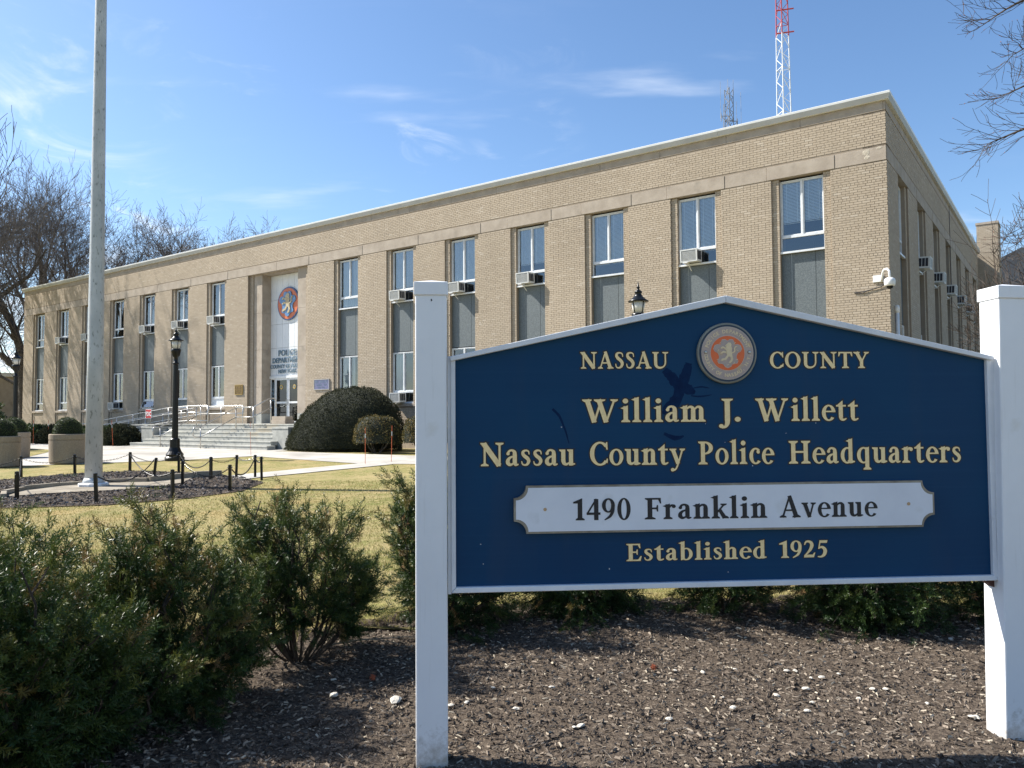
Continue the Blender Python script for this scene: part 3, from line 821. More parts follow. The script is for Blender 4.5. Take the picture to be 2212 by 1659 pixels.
# base course
a = -LEN
k = 0
while a < -0.05:
    b = min(a+1.52, 0.0)
    if not (ENT[0]-0.2 < (a+b)/2 < ENT[1]+0.2):
        for zz in ((0.0, 0.62), (0.62, Z_BASE)):
            w = WB(front); w.wbox(a+0.004, b-0.004, -0.03, 0.5, zz[0]+0.003, zz[1]-0.003)
            w.build('base_stone', MAT['lime'], B)
    a = b
w = WB(side); w.wbox(0.03, SLEN, -0.03, 0.5, 0, Z_BASE); w.build('base_stone', MAT['lime'], B)
# coping in lengths with a fascia
for i in range(11):
    a0, a1 = -LEN-0.13+i*4.83, min(0.14, -LEN-0.13+(i+1)*4.83)
    m = MB()
    prof = [(-0.10, 10.055), (-0.142, 10.195), (-0.15, 10.25), (-0.10, 10.275), (0.35, 10.24), (0.35, 10.055)]
    n = len(prof)
    vs = [(a0+0.003, y, z) for y, z in prof]
    e1 = [(a1-0.003, y, z) for y, z in prof]
    if i == 10: e1 = [(-y, y, z) for y, z in prof]
    m.add(vs+e1, [tuple(range(n)), tuple(reversed(range(n, 2*n)))]+[(j, j+n, (j+1) % n+n, (j+1) % n) for j in range(n)])
    o = m.build('coping', MAT['coping'], B); o.data.materials.append(MAT['fascia']); o.data.polygons[2].material_index = 1
for i in range(5):
    a0, a1 = (i*5.1), min(SLEN, (i+1)*5.1)
    m = MB()
    prof = [(-0.10, 10.055), (-0.142, 10.195), (-0.15, 10.25), (-0.10, 10.275), (0.35, 10.24), (0.35, 10.055)]
    n = len(prof)
    vs = [(-y, a0+0.003, z) for y, z in prof] if i else [(-y, y, z) for y, z in prof]
    e1 = [(-y, a1-0.003, z) for y, z in prof]
    m.add(vs+e1, [tuple(reversed(range(n))), tuple(range(n, 2*n))]+[(j, (j+1) % n, (j+1) % n+n, j+n) for j in range(n)])
    o = m.build('coping', MAT['coping'], B); o.data.materials.append(MAT['fascia']); o.data.polygons[2].material_index = 1

# ---- windows
def frame_ring(w, a0, a1, z0, z1, t, d0, d1):
    w.wbox(a0, a0+t, d0, d1, z0, z1); w.wbox(a1-t, a1, d0, d1, z0, z1)
    w.wbox(a0+t, a1-t, d0, d1, z1-t, z1); w.wbox(a0+t, a1-t, d0, d1, z0, z0+t)
def pane(f, a0, a1, z0, z1, d, parent, mat='glass'):
    w = WB(f); w.add([f(a0, d, z0), f(a1, d, z0), f(a1, d, z1), f(a0, d, z1)], [(0, 1, 2, 3)]); return w.build('pane', MAT[mat], parent)
def window(f, c, z0, zt, z1, blind=1.0, curtain=None, hopper='glass', open_=False, seed=0):
    """sill z0, transom zt, head z1: hopper below, two casements above"""
    r = random.Random(seed)
    a0, a1 = c-OW/2+0.212, c+OW/2-0.212
    d0 = P1+P2-0.02; d1 = d0+0.07
    w = WB(f); t = 0.034
    frame_ring(w, a0, a1, z0, z1, t, d0, d1)
    w.wbox(a0+t, a1-t, d0-0.01, d1, zt-0.035, zt+0.035)
    w.wbox(c-0.022, c+0.022, d0-0.006, d1, zt+0.035, z1-t)
    # casement frames
    for (b0, b1) in ((a0+t, c-0.022), (c+0.022, a1-t)):
        frame_ring(w, b0+0.004, b1-0.004, zt+0.039, z1-t-0.004, 0.026, d0+0.014, d1-0.012)
    w.wbox(a0-0.02, a1+0.02, d0-0.09, d0-0.002, z0-0.035, z0+0.02)
    win = w.build('window', MAT['frame'], B)
    pane(f, a0+t, c-0.036, zt+0.036, z1-t, d1-0.03, win)
    pane(f, c+0.036, a1-t, zt+0.036, z1-t, d1-0.03, win)
    if hopper == 'glass':
        if open_:
            m = WB(f); L_ = zt-0.04-z0-t
            p = [f(a0+t, d1-0.02, z0+t+0.02), f(a1-t, d1-0.02, z0+t+0.02), f(a1-t, d1-0.02-0.0, zt-0.04), f(a0+t, d1-0.02, zt-0.04)]
            q = [f(a0+t, d0-0.16, z0+t+0.02), f(a1-t, d0-0.16, z0+t+0.02), f(a1-t, d0-0.02, zt-0.05), f(a0+t, d0-0.02, zt-0.05)]
            m.add(q, [(0, 1, 2, 3)]); m.build('pane', MAT['glass'], win)
            fr = WB(f)
            for i in range(4): fr.tube([q[i], q[(i+1) % 4]], 0.014, 4)
            fr.build('hopper_frame', MAT['frame'], win)
        else:
            pane(f, a0+t, a1-t, z0+t, zt-0.036, d1-0.03, win)
    elif hopper == 'board':
        w2 = WB(f); w2.wbox(a0+t, a1-t, d1-0.04, d1-0.02, z0+t, zt-0.036); w2.build('infill_panel', MAT['panelwhite'], win)
    elif hopper == 'grey':
        w2 = WB(f); w2.wbox(a0+t, a1-t, d1-0.04, d1-0.02, z0+t, zt-0.036); w2.build('infill_panel', MAT['spandrel'], win)
    if blind > 0:
        for (b0, b1) in ((a0+t+0.02, c-0.05), (c+0.05, a1-t-0.02)):
            bw = WB(f); zb = z1-t-0.02; n = int((z1-zt)*blind/0.042)
            for k in range(n):
                z = zb-k*0.042
                p = [f(b0, d1+0.010, z-0.036), f(b1, d1+0.010, z-0.036), f(b1, d1+0.026, z), f(b0, d1+0.026, z)]
                bw.add(p, [(0, 1, 2, 3)])
            bw.wbox(b0, b1, d1+0.06, d1+0.09, zb-n*0.042-0.02, zb-n*0.042)
            for e in (0.22, 0.80):
                bw.wbox(b0+(b1-b0)*e-0.012, b0+(b1-b0)*e+0.012, d1+0.002, d1+0.005, zb-n*0.042, zb)
            bw.build('blind', MAT['blind'], win)
    if curtain:
        mat, frac = curtain
        cw = WB(f); nseg = 16; b0, b1 = a0+t, a0+t+(a1-a0-2*t)*frac
        pts = []
        for k in range(nseg+1):
            a = b0+(b1-b0)*k/nseg; d = d1+0.05+0.02*math.sin(k*2.3)
            pts.append((a, d))
        v = [f(a, d, z0+0.1) for a, d in pts]+[f(a, d, z1-0.06) for a, d in pts]
        cw.add(v, [(i, i+1, i+nseg+2, i+nseg+1) for i in range(nseg)])
        cw.build('curtain', MAT[mat], win)
    return win
def spandrel(f, c, z0, z1):
    a0, a1 = c-OW/2+0.212, c+OW/2-0.212
    d0 = P1+P2
    wd = a1-a0; e = [a0, a0+wd*0.23, a0+wd*0.77, a1]
    for i in range(3):
        w = WB(f); w.wbox(e[i]+0.006, e[i+1]-0.006, d0, d0+0.05, z0+0.004, z1-0.004); w.build('spandrel_panel', MAT['spandrel'], B)
    w = WB(f)
    w.wbox(e[1]-0.005, e[1]+0.005, d0+0.006, d0+0.04, z0, z1); w.build('panel_joint', MAT['spjoint'], B)
    w = WB(f); w.wbox(e[2]-0.005, e[2]+0.005, d0+0.012, d0+0.04, z0, z1); w.build('panel_joint', MAT['tag_dark'], B)

blinds = {'W1': 0.72, 'W2': 1.0, 'W3': 1.0, 'W4': 0.78, 'W5': 1.0, 'W6': 0.9, 'W7': 0.0}
for i, (c, nm) in enumerate(FW):
    up = window(front, c, 6.24, 6.70, 8.36, blinds.get(nm, 0.0), curtain=('curtainw', 1.0) if nm == 'W7' else (('curtainw', 0.35) if nm in ('V2', 'V5') else None), seed=i)
    spandrel(front, c, 4.19, 6.20)
    hop = 'glass'
    if nm == 'V1': hop = 'board'
    if nm == 'V2': hop = 'grey'
    cur = {'V1': ('curtain', 0.45), 'V2': ('curtain', 0.5), 'V3': ('curtain', 0.45), 'V4': ('curtain', 0.45), 'V5': ('curtain', 0.4), 'V6': ('curtainw', 1.0), 'V7': ('curtain', 0.6), 'W7': ('curtainw', 0.7), 'W6': ('curtainw', 0.5)}.get(nm)
    window(front, c, 2.10, 2.54, 4.16, 0.0 if nm != 'W7' else 0.0, curtain=cur, hopper=hop, open_=(nm == 'V3'), seed=i+50)
    w = WB(front); w.wbox(c-OW/2+0.02, c+OW/2-0.02, P1-0.06, 0.45, 1.94, 2.06); w.build('sill_stone', MAT['lime'], B, bevel=0.008)
for i, c in enumerate(SW):
    window(side, c, 6.24, 6.70, 8.36, 1.0, seed=i+80)
    spandrel(side, c, 4.19, 6.20)
    window(side, c, 2.10, 2.54, 4.16, 0.0, seed=i+90)
    w = WB(side); w.wbox(c-OW/2+0.02, c+OW/2-0.02, P1-0.06, 0.45, 1.94, 2.06); w.build('sill_stone', MAT['lime'], B)

# expansion joint, conduit on the end wall, chipped stone
w = WB(side); w.wbox(13.40, 13.43, -0.03, -0.013, 6.0, 10.05); w.build('expansion_joint', MAT['tag_dark'], B)
m = MB(); m.tube([(0.06, 0.62, 0.6), (0.06, 0.62, 4.35)], 0.05, 10); m.lathe([(0.0, 0.20), (0.05, 0.19), (0.066, 0.12), (0.066, 0), (0.05, -0.01)], (0.06, 0.62, 4.3), 10)
m.build('drain_pipe', MAT['whitepaint'], B, smooth=True)
chipm = M('fresh_stone_chip', (0.36, 0.31, 0.24), (0.56, 0.50, 0.40), 22, 0.95, 0.9, 30)
for (a, z, sx, sz) in ((-0.50, 8.71, 0.10, 0.10), (-0.49, 8.56, 0.085, 0.06), (-0.18, 8.77, 0.09, 0.045)):
    m = MB(); pts = []
    for k in range(9):
        an = 2*math.pi*k/9; rr = 0.75+0.35*random.random()
        pts.append((a+sx*rr*math.cos(an), z+sz*rr*math.sin(an)))
    v = [(x, -0.016, zz) for x, zz in pts]+[(a+0.2*(x-a)-0.01, -0.002+0.0, z+0.2*(zz-z)) for x, zz in pts]
    v = [(x, -0.0135, zz) for x, zz in pts]+[(a+0.6*(x-a), -0.0165, z+0.5*(zz-z)) for x, zz in pts]
    m.add(v, [(i, (i+1) % 9, (i+1) % 9+9, i+9) for i in range(9)]+[tuple(range(9, 18))])
    m.build('stone_chip', chipm, B)

# ---- entrance
e0, e1 = ENT[0]+0.26, ENT[1]-0.26            # between the brick strips
i0, i1 = e0+0.62, e1-0.62                    # between the stone piers
D0, D1 = 0.17, 0.68
for (a0, a1, jamb) in ((e0, i0, 1), (i1, e1, -1)):
    z = 1.25; hs = [1.25, 1.72, 3.0, 4.78, 6.55, Z_B0]
    for k in range(5):
        m = WB(front); m.wbox(a0, a1, D0, D1+0.3, hs[k]+(0.004 if k else 0), hs[k+1]-0.004)
        m.build('pier_stone', MAT['granite'] if k == 0 else MAT['lime'], B)
w = WB(front); w.wbox(i0, i1, 0.20, D1+0.3, Z_B0-0.04, Z_B0+0.1); w.build('soffit', MAT['lime'], B)
# white metal panels over the doors
n = 6; wd = (i1-i0)/n
for k in range(n):
    for (z0, z1) in ((3.52, 4.86), (4.86, 6.0), (6.0, 7.18), (7.18, Z_B0-0.05)):
        w = WB(front); w.wbox(i0+k*wd+0.005, i0+(k+1)*wd-0.005, D1, D1+0.05, z0+0.005, z1-0.005)
        w.build('facing_panel', MAT['panelwhite'], B, bevel=0.004)
w = WB(front); w.wbox(i0, i1, D1+0.05, D1+0.1, 3.5, Z_B0-0.04); w.build('panel_backing', MAT['tag_dark'], B)
w = WB(front); w.wbox(i0, i1, D1-0.05, D1+0.05, 3.40, 3.52); w.build('door_head', MAT['frame'], B)
# lettering on the panels
def text_mesh(body, size, extrude=0.0, bold=0.0, align='CENTER', spacing=1.0):
    cu = bpy.data.curves.new('t', 'FONT'); cu.body = body; cu.size = size; cu.extrude = extrude; cu.offset = bold
    cu.align_x = align; cu.space_character = spacing; cu.resolution_u = 3
    ob = bpy.data.objects.new('t', cu); COL.objects.link(ob)
    dg = bpy.context.evaluated_depsgraph_get()
    me = bpy.data.meshes.new_from_object(ob.evaluated_get(dg))
    bpy.data.objects.remove(ob); bpy.data.curves.remove(cu)
    return me
def text_obj(name, body, size, mat, parent, mtx, **kw):
    me = text_mesh(body, size, **kw)
    me.materials.clear(); me.materials.append(mat)
    me.transform(mtx)
    return link(name, me, parent)
XZ = Matrix.Rotation(R_(90), 4, 'X')      # text lies in xz, facing -y
cx_ = (i0+i1)/2
for body, size, z, b in (('POLICE', 0.40, 4.47, 0.006), ('DEPARTMENT', 0.345, 4.14, 0.005), ('COUNTY OF NASSAU', 0.25, 3.88, 0.003), ('NEW YORK', 0.25, 3.64, 0.003)):
    o = text_obj('lettering', body, size, MAT['letterblue'], B, Matrix.Translation((cx_-0.03, D1-0.035, z)) @ XZ, extrude=0.012, bold=b, spacing=1.04)
    o['label'] = 'raised blue-grey letters reading ' + body
# doors
dj = [i0, i0+0.36, cx_, i1-0.36, i1]
for k, (a0, a1) in enumerate(((dj[1], dj[2]), (dj[2], dj[3]))):
    w = WB(front)
    frame_ring(w, a0+0.01, a1-0.01, 1.27, 3.40, 0.085, D1+0.0, D1+0.05)
    w.wbox(a0+0.09, a1-0.09, D1, D1+0.05, 2.20, 2.29)
    d = w.build('door', MAT['frame'], B)
    pane(front, a0+0.095, a1-0.095, 1.355, 2.20, D1+0.02, d, 'doorglass'); pane(front, a0+0.095, a1-0.095, 2.29, 3.315, D1+0.02, d, 'doorglass')
    hm = MB(); ex = a1-0.06 if k == 0 else a0+0.06
    hm.tube([(ex, D1-0.01, 2.12), (ex, D1-0.07, 2.14), (ex, D1-0.07, 2.36), (ex, D1-0.01, 2.38)], 0.013, 6)
    hm.build('handle', MAT['steel'], d)
    for zz in (1.62, 2.0):
        hm = MB(); hm.tube([(a0+0.12, D1+0.06, zz), (a1-0.12, D1+0.06, zz)], 0.018, 6); hm.build('push_bar', MAT['brass'], d)
    sm = MB(); sm.lathe([(0.0, 0.0), (0.105, 0.0), (0.11, 0.004), (0.0, 0.004)], n=20)
    me = sm.mesh('decal', MAT['brass']); me.transform(Matrix.Translation(((a0+a1)/2-0.03, D1+0.01, 2.98)) @ XZ)
    link('door_emblem', me, d)
    sm = MB(); sm.lathe([(0.0, 0.0), (0.05, 0.0), (0.05, 0.003), (0.0, 0.003)], n=16)
    me = sm.mesh('decal', MAT['letterblue']); me.transform(Matrix.Translation(((a0+a1)/2-0.03, D1+0.003, 2.98)) @ XZ)
    link('emblem_centre', me, d)
for (a0, a1) in ((dj[0], dj[1]), (dj[3], dj[4])):
    w = WB(front); frame_ring(w, a0+0.005, a1-0.005, 1.27, 3.40, 0.05, D1, D1+0.05)
    s_ = w.build('sidelight', MAT['frame'], B); pane(front, a0+0.05, a1-0.05, 1.32, 3.35, D1+0.025, s_, 'doorglass')
    if a0 == dj[0]:
        for q, ch in enumerate('1490'):
            text_obj('house_number', ch, 0.30, MAT['letterblue'], s_, Matrix.Translation(((a0+a1)/2, D1+0.012, 3.02-q*0.235)) @ XZ, extrude=0.004, bold=0.008)
# round shield over the doors
def shield_poly(s, cx, cz):
    pts = [(0, 0.80), (0.16, 0.90), (0.36, 0.88), (0.46, 0.70), (0.47, 0.55), (0.66, 0.58), (0.86, 0.50), (0.95, 0.28), (0.86, 0.10), (0.68, 0.0), (0.58, -0.18), (0.60, -0.38), (0.70, -0.52), (0.62, -0.68), (0.42, -0.70), (0.30, -0.74), (0.20, -0.90), (0, -0.98)]
    pts = pts+[(-x, z) for x, z in reversed(pts[1:-1])]
    return [(cx+x*s, cz+z*s) for x, z in pts]
def lion_polys(s, cx, cz, f=1):
    L_ = [
     [(-0.06, 0.62), (0.06, 0.72), (0.20, 0.70), (0.26, 0.58), (0.24, 0.46), (0.30, 0.30), (0.26, 0.12), (0.30, -0.02), (0.30, -0.16), (0.16, -0.26), (-0.02, -0.22), (-0.10, -0.06), (-0.10, 0.14), (-0.16, 0.30), (-0.12, 0.42), (-0.20, 0.50)],
     [(-0.10, 0.34), (-0.34, 0.46), (-0.46, 0.40), (-0.50, 0.30), (-0.38, 0.30), (-0.30, 0.34), (-0.12, 0.18)],
     [(-0.12, 0.12), (-0.34, 0.14), (-0.46, 0.04), (-0.52, -0.04), (-0.40, -0.04), (-0.32, 0.03), (-0.10, -0.02)],
     [(-0.06, -0.14), (-0.20, -0.34), (-0.40, -0.38), (-0.50, -0.48), (-0.46, -0.56), (-0.32, -0.50), (-0.12, -0.46), (0.06, -0.22)],
     [(0.14, -0.20), (0.20, -0.42), (0.10, -0.58), (0.04, -0.66), (0.16, -0.68), (0.28, -0.58), (0.36, -0.42), (0.30, -0.12)],
     [(0.28, -0.02), (0.44, 0.02), (0.54, 0.14), (0.50, 0.30), (0.58, 0.42), (0.66, 0.40), (0.62, 0.48), (0.50, 0.46), (0.42, 0.30), (0.44, 0.16), (0.38, 0.08), (0.28, 0.06)],
    ]
    return [[(cx+f*x*s, cz+z*s) for x, z in p] for p in L_]
def ccw(p):
    a = sum(p[i][0]*p[(i+1) % len(p)][1]-p[(i+1) % len(p)][0]*p[i][1] for i in range(len(p)))
    return p if a > 0 else p[::-1]
ec = (cx_+0.06, 6.93); er = 0.80
def disc_y(r, c, y0, y1, n=40):
    return [(c[0]+r*math.cos(2*math.pi*k/n), c[1]+r*math.sin(2*math.pi*k/n)) for k in range(n)]
em_blue = M('emblem_blue', (0.035, 0.08, 0.19), (0.05, 0.11, 0.25), 6, 0.4); em_or = M('emblem_orange', (0.55, 0.13, 0.045), (0.62, 0.17, 0.06), 6, 0.4)
em_gold = M('emblem_tan', (0.38, 0.30, 0.17), (0.55, 0.46, 0.30), 8, 0.5)
m = MB(); m.prism_y(disc_y(er, ec, 0, 0), D1-0.07, D1-0.004); emb = m.build('county_emblem', em_blue, B, bevel=0.015)
emb['label'] = 'round orange and blue county shield above the doors'
m = MB(); m.prism_y(disc_y(er*0.92, ec, 0, 0), D1-0.078, D1-0.0705); m.build('emblem_field', em_or, emb)
m = MB(); m.prism_y(ccw(shield_poly(er*0.80, *ec)), D1-0.125, D1-0.0785); m.build('emblem_shield', M('shield_blue', (0.10, 0.22, 0.42), (0.15, 0.28, 0.48), 5, 0.4), emb, bevel=0.01)
m = MB()
for q, p in enumerate(lion_polys(er*0.85, *ec)): m.prism_y(ccw(p), D1-0.16-q*0.001, D1-0.1255)
m.build('emblem_lion', em_gold, emb)
# plaques
def plaque(u0, u1, z0, z1, mat, lines, name, matl, label):
    w = WB(front); w.wbox(u0, u1, -0.045, -0.009, z0, z1); p = w.build(name, MAT[mat], B, bevel=0.008); p['label'] = label
    w = WB(front); frame_ring(w, u0, u1, z0, z1, 0.025, -0.055, -0.0455); w.build('plaque_rim', MAT['brass'] if mat == 'bronze' else MAT['granite'], p)
    r = random.Random(3)
    tm = MB()
    for (n, h, z, wid) in lines:            # worn raised lettering, too small to read
        a = (u0+u1)/2-wid/2
        while a < (u0+u1)/2+wid/2-h*0.4:
            if r.random() > 0.18:
                tm.box(a, a+h*0.16, -0.0490, -0.0450, z, z+h)
                for q in range(2):
                    zz = z+h*r.choice((0.0, 0.42, 0.84)); tm.box(a+h*0.16, a+h*0.55, -0.0488, -0.0450, zz, zz+h*0.16)
            a += h*0.78
    tm.build('plaque_text', MAT[matl], p)
plaque(-29.28, -28.66, 2.66, 3.14, 'bronze', [(1, 0.05, 3.04, 0.5), (1, 0.035, 2.97, 0.42), (1, 0.03, 2.91, 0.5), (1, 0.03, 2.86, 0.48), (1, 0.03, 2.79, 0.5), (1, 0.03, 2.74, 0.44)], 'bronze_plaque', 'brass', 'bronze plaque with small raised lettering left of the entrance')
plaque(-23.43, -22.42, 2.74, 3.21, 'bluepl', [(1, 0.11, 3.03, 0.86), (1, 0.08, 2.91, 0.78), (1, 0.06, 2.81, 0.42)], 'blue_plaque', 'letterblue', 'blue plaque with worn dark lettering right of the entrance')

# ---- entrance steps (a thing of its own)
S = thing('entrance_steps', 'wide grey stone steps rising between two cheek blocks to the entrance doors', 'steps', BL(-26.6, 0, 0), RZ)
def SB(m, u0, u1, s0, s1, z0, z1): m.box(u0+26.6, u1+26.6, -s1, -s0, z0, z1)
RS = 0.1667
z = 0.25
SL, SR = -31.06, -22.16
fr_ = [3.92, 3.56, 3.20, 2.85, 2.50, 2.15]
for k in range(6):
    z0 = 0.25+k*RS; z1 = z0+RS
    if k == 0: u0, u1 = -31.75, -21.55
    elif k == 1: u0, u1 = -31.3, -21.8
    else: u0, u1 = SL, SR
    # each course: tread slab in 4-6 stones over a riser
    n = 5 if k < 2 else 4
    sb = fr_[k+1] if k < 5 else 0.0
    for q in range(n):
        a0 = u0+(u1-u0)*q/n; a1 = u0+(u1-u0)*(q+1)/n
        m = MB(); SB(m, a0+0.003, a1-0.003, sb-0.05 if k < 5 else 1.9, fr_[k], z1-0.05, z1)
        SB(m, a0+0.004, a1-0.004, sb-0.05, fr_[k]-0.018, 0.2 if k == 0 else z0-0.0, z1-0.05)
        m.build('step_stone', MAT['granite'], S, bevel=0.006)
for q in range(6):
    m = MB(); a0 = -33.2+q*2.1; a1 = a0+2.1
    SB(m, a0+0.003, min(a1, SR+0.97)-0.003, 0.02, 1.9 if a1 > SL+0.3 and a0 < SR else 3.1, 1.20, 1.25)
    m.build('landing_slab', MAT['granite'], S)
m = MB(); SB(m, ENT[0]+0.27, ENT[1]-0.27, -0.68, 0.02, 0.3, 1.25); SB(m, ENT[0], ENT[1], 0.0, 0.02, 0.3, 1.2); SB(m, -33.2, SR+0.97, 0.03, 1.88, 0.3, 1.2)
m.build('landing_core', MAT['granite'], S)
for (a, b) in ((-32.05, SL), (SR, -21.18)):
    m = MB(); SB(m, a, b, 0.6, 3.2, 0.2, 1.06); m.build('cheek_block', MAT['granite'], S, bevel=0.012)
    m = MB(); SB(m, a-0.02, b+0.02, 0.58, 3.22, 1.063, 1.15); m.build('cheek_cap', MAT['granite'], S, bevel=0.01)
m = MB(); SB(m, -25.05, -24.0, 0.65, 1.15, 1.25, 1.42); SB(m, -25.0, -24.05, 0.70, 1.10, 1.42, 1.58)
bl_ = m.build('stone_pedestal', MAT['lime'], S, bevel=0.01)

# ---- railings
def rail_obj(name, label, tubes, posts, group='stainless handrails at the entrance'):
    p0 = posts[0]
    t = thing(name, label, 'handrail', BL(p0[0], p0[1], p0[2]), RZ, group)
    lc = lambda u, s, z: (u-p0[0], -(s-p0[1]), z-p0[2])
    for tb in tubes:
        m = MB(); m.tube([lc(*p) for p in tb], 0.025, 8); m.build('rail', MAT['steel'], t, smooth=True)
    for (u, s, zb, zt) in posts:
        m = MB(); m.tube([lc(u, s, zb), lc(u, s, zt)], 0.025, 8); m.build('rail_post', MAT['steel'], t, smooth=True)
    return t
def stair_rail(u, s0, s1, zb0, zb1, label, ext=0.35):
    top0, top1 = zb0+0.90, zb1+0.90
    low0, low1 = zb0+0.48, zb1+0.48
    loop = [(u, s0, low0), (u, s0+ext*0.8, low0), (u, s0+ext, low0+0.08), (u, s0+ext, top0-0.08), (u, s0+ext*0.8, top0), (u, s0, top0), (u, s1, top1), (u, s1-0.25, top1)]
    rail_obj('handrail', label, [loop, [(u, s0, low0), (u, s1, low1)]],
             [(u, s0, zb0, top0), (u, s1, zb1, top1)])
stair_rail(-29.1, 3.95, 2.2, 0.25, 1.15, 'stainless handrail on the left of the entrance steps')
stair_rail(-25.9, 4.0, 2.3, 0.25, 1.08, 'stainless handrail down the middle of the entrance steps')
rail_obj('handrail', 'short stainless handrail climbing to the doors with a hooked top end',
         [[(-25.9, 2.3, 1.98), (-24.9, 2.35, 1.98), (-24.6, 2.35, 1.98), (-24.6, 1.55, 2.35), (-24.6, 1.30, 2.38), (-24.6, 1.18, 2.30), (-24.6, 1.18, 1.98)], [(-25.9, 2.3, 1.56), (-24.6, 2.35, 1.56), (-24.6, 1.4, 1.98)]],
         [(-24.6, 2.35, 1.08, 1.98), (-24.6, 1.45, 1.25, 2.37)])
def ramp_z(u): return 1.25+min(0, (u+31.5))*0.0925
def ramp_rail(s, u0, u1, label, low):
    us = [u1+(u0-u1)*k/9 for k in range(10)]
    tubes = []
    for h in ((0.86, 0.55, 0.16) if low else (0.86, 0.5)):
        tb = [(u, s, ramp_z(u)+h) for u in us]
        if h == 0.86: tb = [(us[0]+0.0, s, ramp_z(us[0])+0.46), (us[0]+0.08, s, ramp_z(us[0])+0.5), (us[0]+0.1, s, ramp_z(us[0])+0.8)]+[(us[0], s, ramp_z(us[0])+0.86)]+tb[1:]+[(us[-1]-0.15, s, ramp_z(us[-1])+0.84), (us[-1]-0.15, s, ramp_z(us[-1])+0.5), (us[-1], s, ramp_z(us[-1])+0.46)]
        tubes.append(tb)
    posts = [(u, s, ramp_z(u)-0.04, ramp_z(u)+0.86) for u in us[::1]]
    rail_obj('handrail', label, tubes, posts)
ramp_rail(1.75, -43.8, -28.9, 'long stainless handrail along the outer edge of the access ramp', True)
ramp_rail(0.35, -43.8, -28.2, 'long stainless handrail against the wall beside the access ramp', False)
rp = thing('access_ramp', 'sloping stone sided access ramp rising along the front wall to the landing', 'ramp', BL(-44, 0, 0), RZ)
for k in range(5):
    a0, a1 = -44+k*2.16, -44+(k+1)*2.16
    m = MB()
    v = []
    for a in (a0+0.003, a1-0.003):
        for s_ in (1.9, 0.05):
            v += [(a+44, -s_, 0.1), (a+44, -s_, max(0.26, ramp_z(a)))]
    m.add(v, [(0, 1, 5, 4), (2, 6, 7, 3), (1, 3, 7, 5), (0, 2, 3, 1), (4, 5, 7, 6), (0, 4, 6, 2)])
    m.build('ramp_slab', MAT['conc'] if k % 2 else MAT['granite'], rp)
# FDC sign
f = thing('fdc_sign', 'small red square sign reading FDC on a thin grey post by the ramp', 'sign', BL(-33.35, 2.1, 0.25), RZ)
m = MB(); m.tube([(0, 0, 0), (0, 0, 1.6)], 0.025, 8); m.build('post', MAT['tower_grey'], f)
m = MB(); m.box(-0.26, 0.26, -0.045, -0.028, 1.28, 1.74); m.build('sign_plate', MAT['whitepaint'], f, bevel=0.004)
m = MB(); m.box(-0.24, 0.24, -0.050, -0.0455, 1.30, 1.72); m.build('sign_face', MAT['red'], f)
text_obj('lettering', 'FDC', 0.29, MAT['whitepaint'], f, Matrix.Translation((0, -0.052, 1.41)) @ XZ, extrude=0.002, bold=0.010)

# ---- air conditioners in the windows
def ac_meshes():
    W_, H_, D_ = 0.54, 0.38, 0.38
    body = MB(); body.box(-W_/2, W_/2, -D_, 0, 0, H_)
    fr = MB()
    t = 0.03
    for (x0, x1, z0, z1) in ((-W_/2-0.004, -W_/2+t, -0.004, H_+0.004), (W_/2-t, W_/2+0.004, -0.004, H_+0.004), (-W_/2+t, W_/2-t, H_-t, H_+0.004), (-W_/2+t, W_/2-t, -0.004, t)):
        fr.box(x0, x1, -D_-0.02, -D_+0.002, z0, z1)
    gr = MB(); gr.box(-W_/2+t+0.001, W_/2-t-0.001, -D_-0.008, -D_-0.003, t+0.001, H_-t-0.001)
    fin = MB()
    for k in range(9): z = t+0.02+k*0.035; fin.box(-W_/2+t+0.005, W_/2-t-0.005, -D_-0.013, -D_-0.0085, z, z+0.012)
    v = MB()
    for sx in (-1, 1):
        for k in range(3):
            y0 = -D_+0.04+k*0.098
            x0 = sx*(W_/2+0.002); v.box(min(x0, x0+sx*0.004), max(x0, x0+sx*0.004), y0, y0+0.08, 0.06, H_-0.05)
    br = MB(); br.tube([(-0.08, -0.34, -0.005), (-0.08, 0.0, -0.24)], 0.014, 5); br.box(-0.20, -0.04, -0.40, -0.22, -0.035, -0.006)
    ap = MB(); ap.box(-0.61, -W_/2, 0.008, 0.03, 0.0, H_); ap.box(W_/2, 0.61-0.0, 0.008, 0.03, 0.0, H_)
    b = body.mesh('body', MAT['acwhite'])
    return dict(body=b, front_frame=fr.mesh('front_frame', MAT['acwhite']), grille=gr.mesh('grille', MAT['acgrille']), grille_fin=fin.mesh('grille_fin', MAT['acwhite']), side_vent=v.mesh('side_vent', MAT['tag_dark']), bracket=br.mesh('bracket', MAT['whitepaint']))
ACM = ac_meshes()
def ac(pos, rz, label, tilt=0.05):
    t = thing('air_conditioner', label, 'air conditioner', pos, rz, 'window air conditioners on the headquarters')
    t.rotation_euler = (tilt, 0, rz)
    for k, me in ACM.items():
        q_ = link(k, me, t)
        if k in ('side_vent', 'grille_fin'): q_['kind'] = 'stuff'
fd = -(P1+P2-0.02)+0.01
def AC(c, z, label, off=-0.14): ac(BL(c+off, fd+0.02, z), RZ, label)
cz = dict((n, c) for c, n in FW)
AC(cz['W2'], 6.29, 'white air conditioner in the upper window second from the right corner')
AC(cz['W4'], 6.29, 'white air conditioner in the upper window just right of the left sign post top')
AC(cz['W5'], 6.29, 'white air conditioner in the upper window right beside the left sign post', -0.2)
AC(cz['W6'], 6.29, 'white air conditioner in the upper window above the right side of the domed shrub')
AC(cz['W6'], 2.13, 'white air conditioner in the ground floor window at the right edge of the domed shrub', -0.12)
AC(cz['V1'], 6.29, 'white air conditioner in the upper window nearest the left of the entrance')
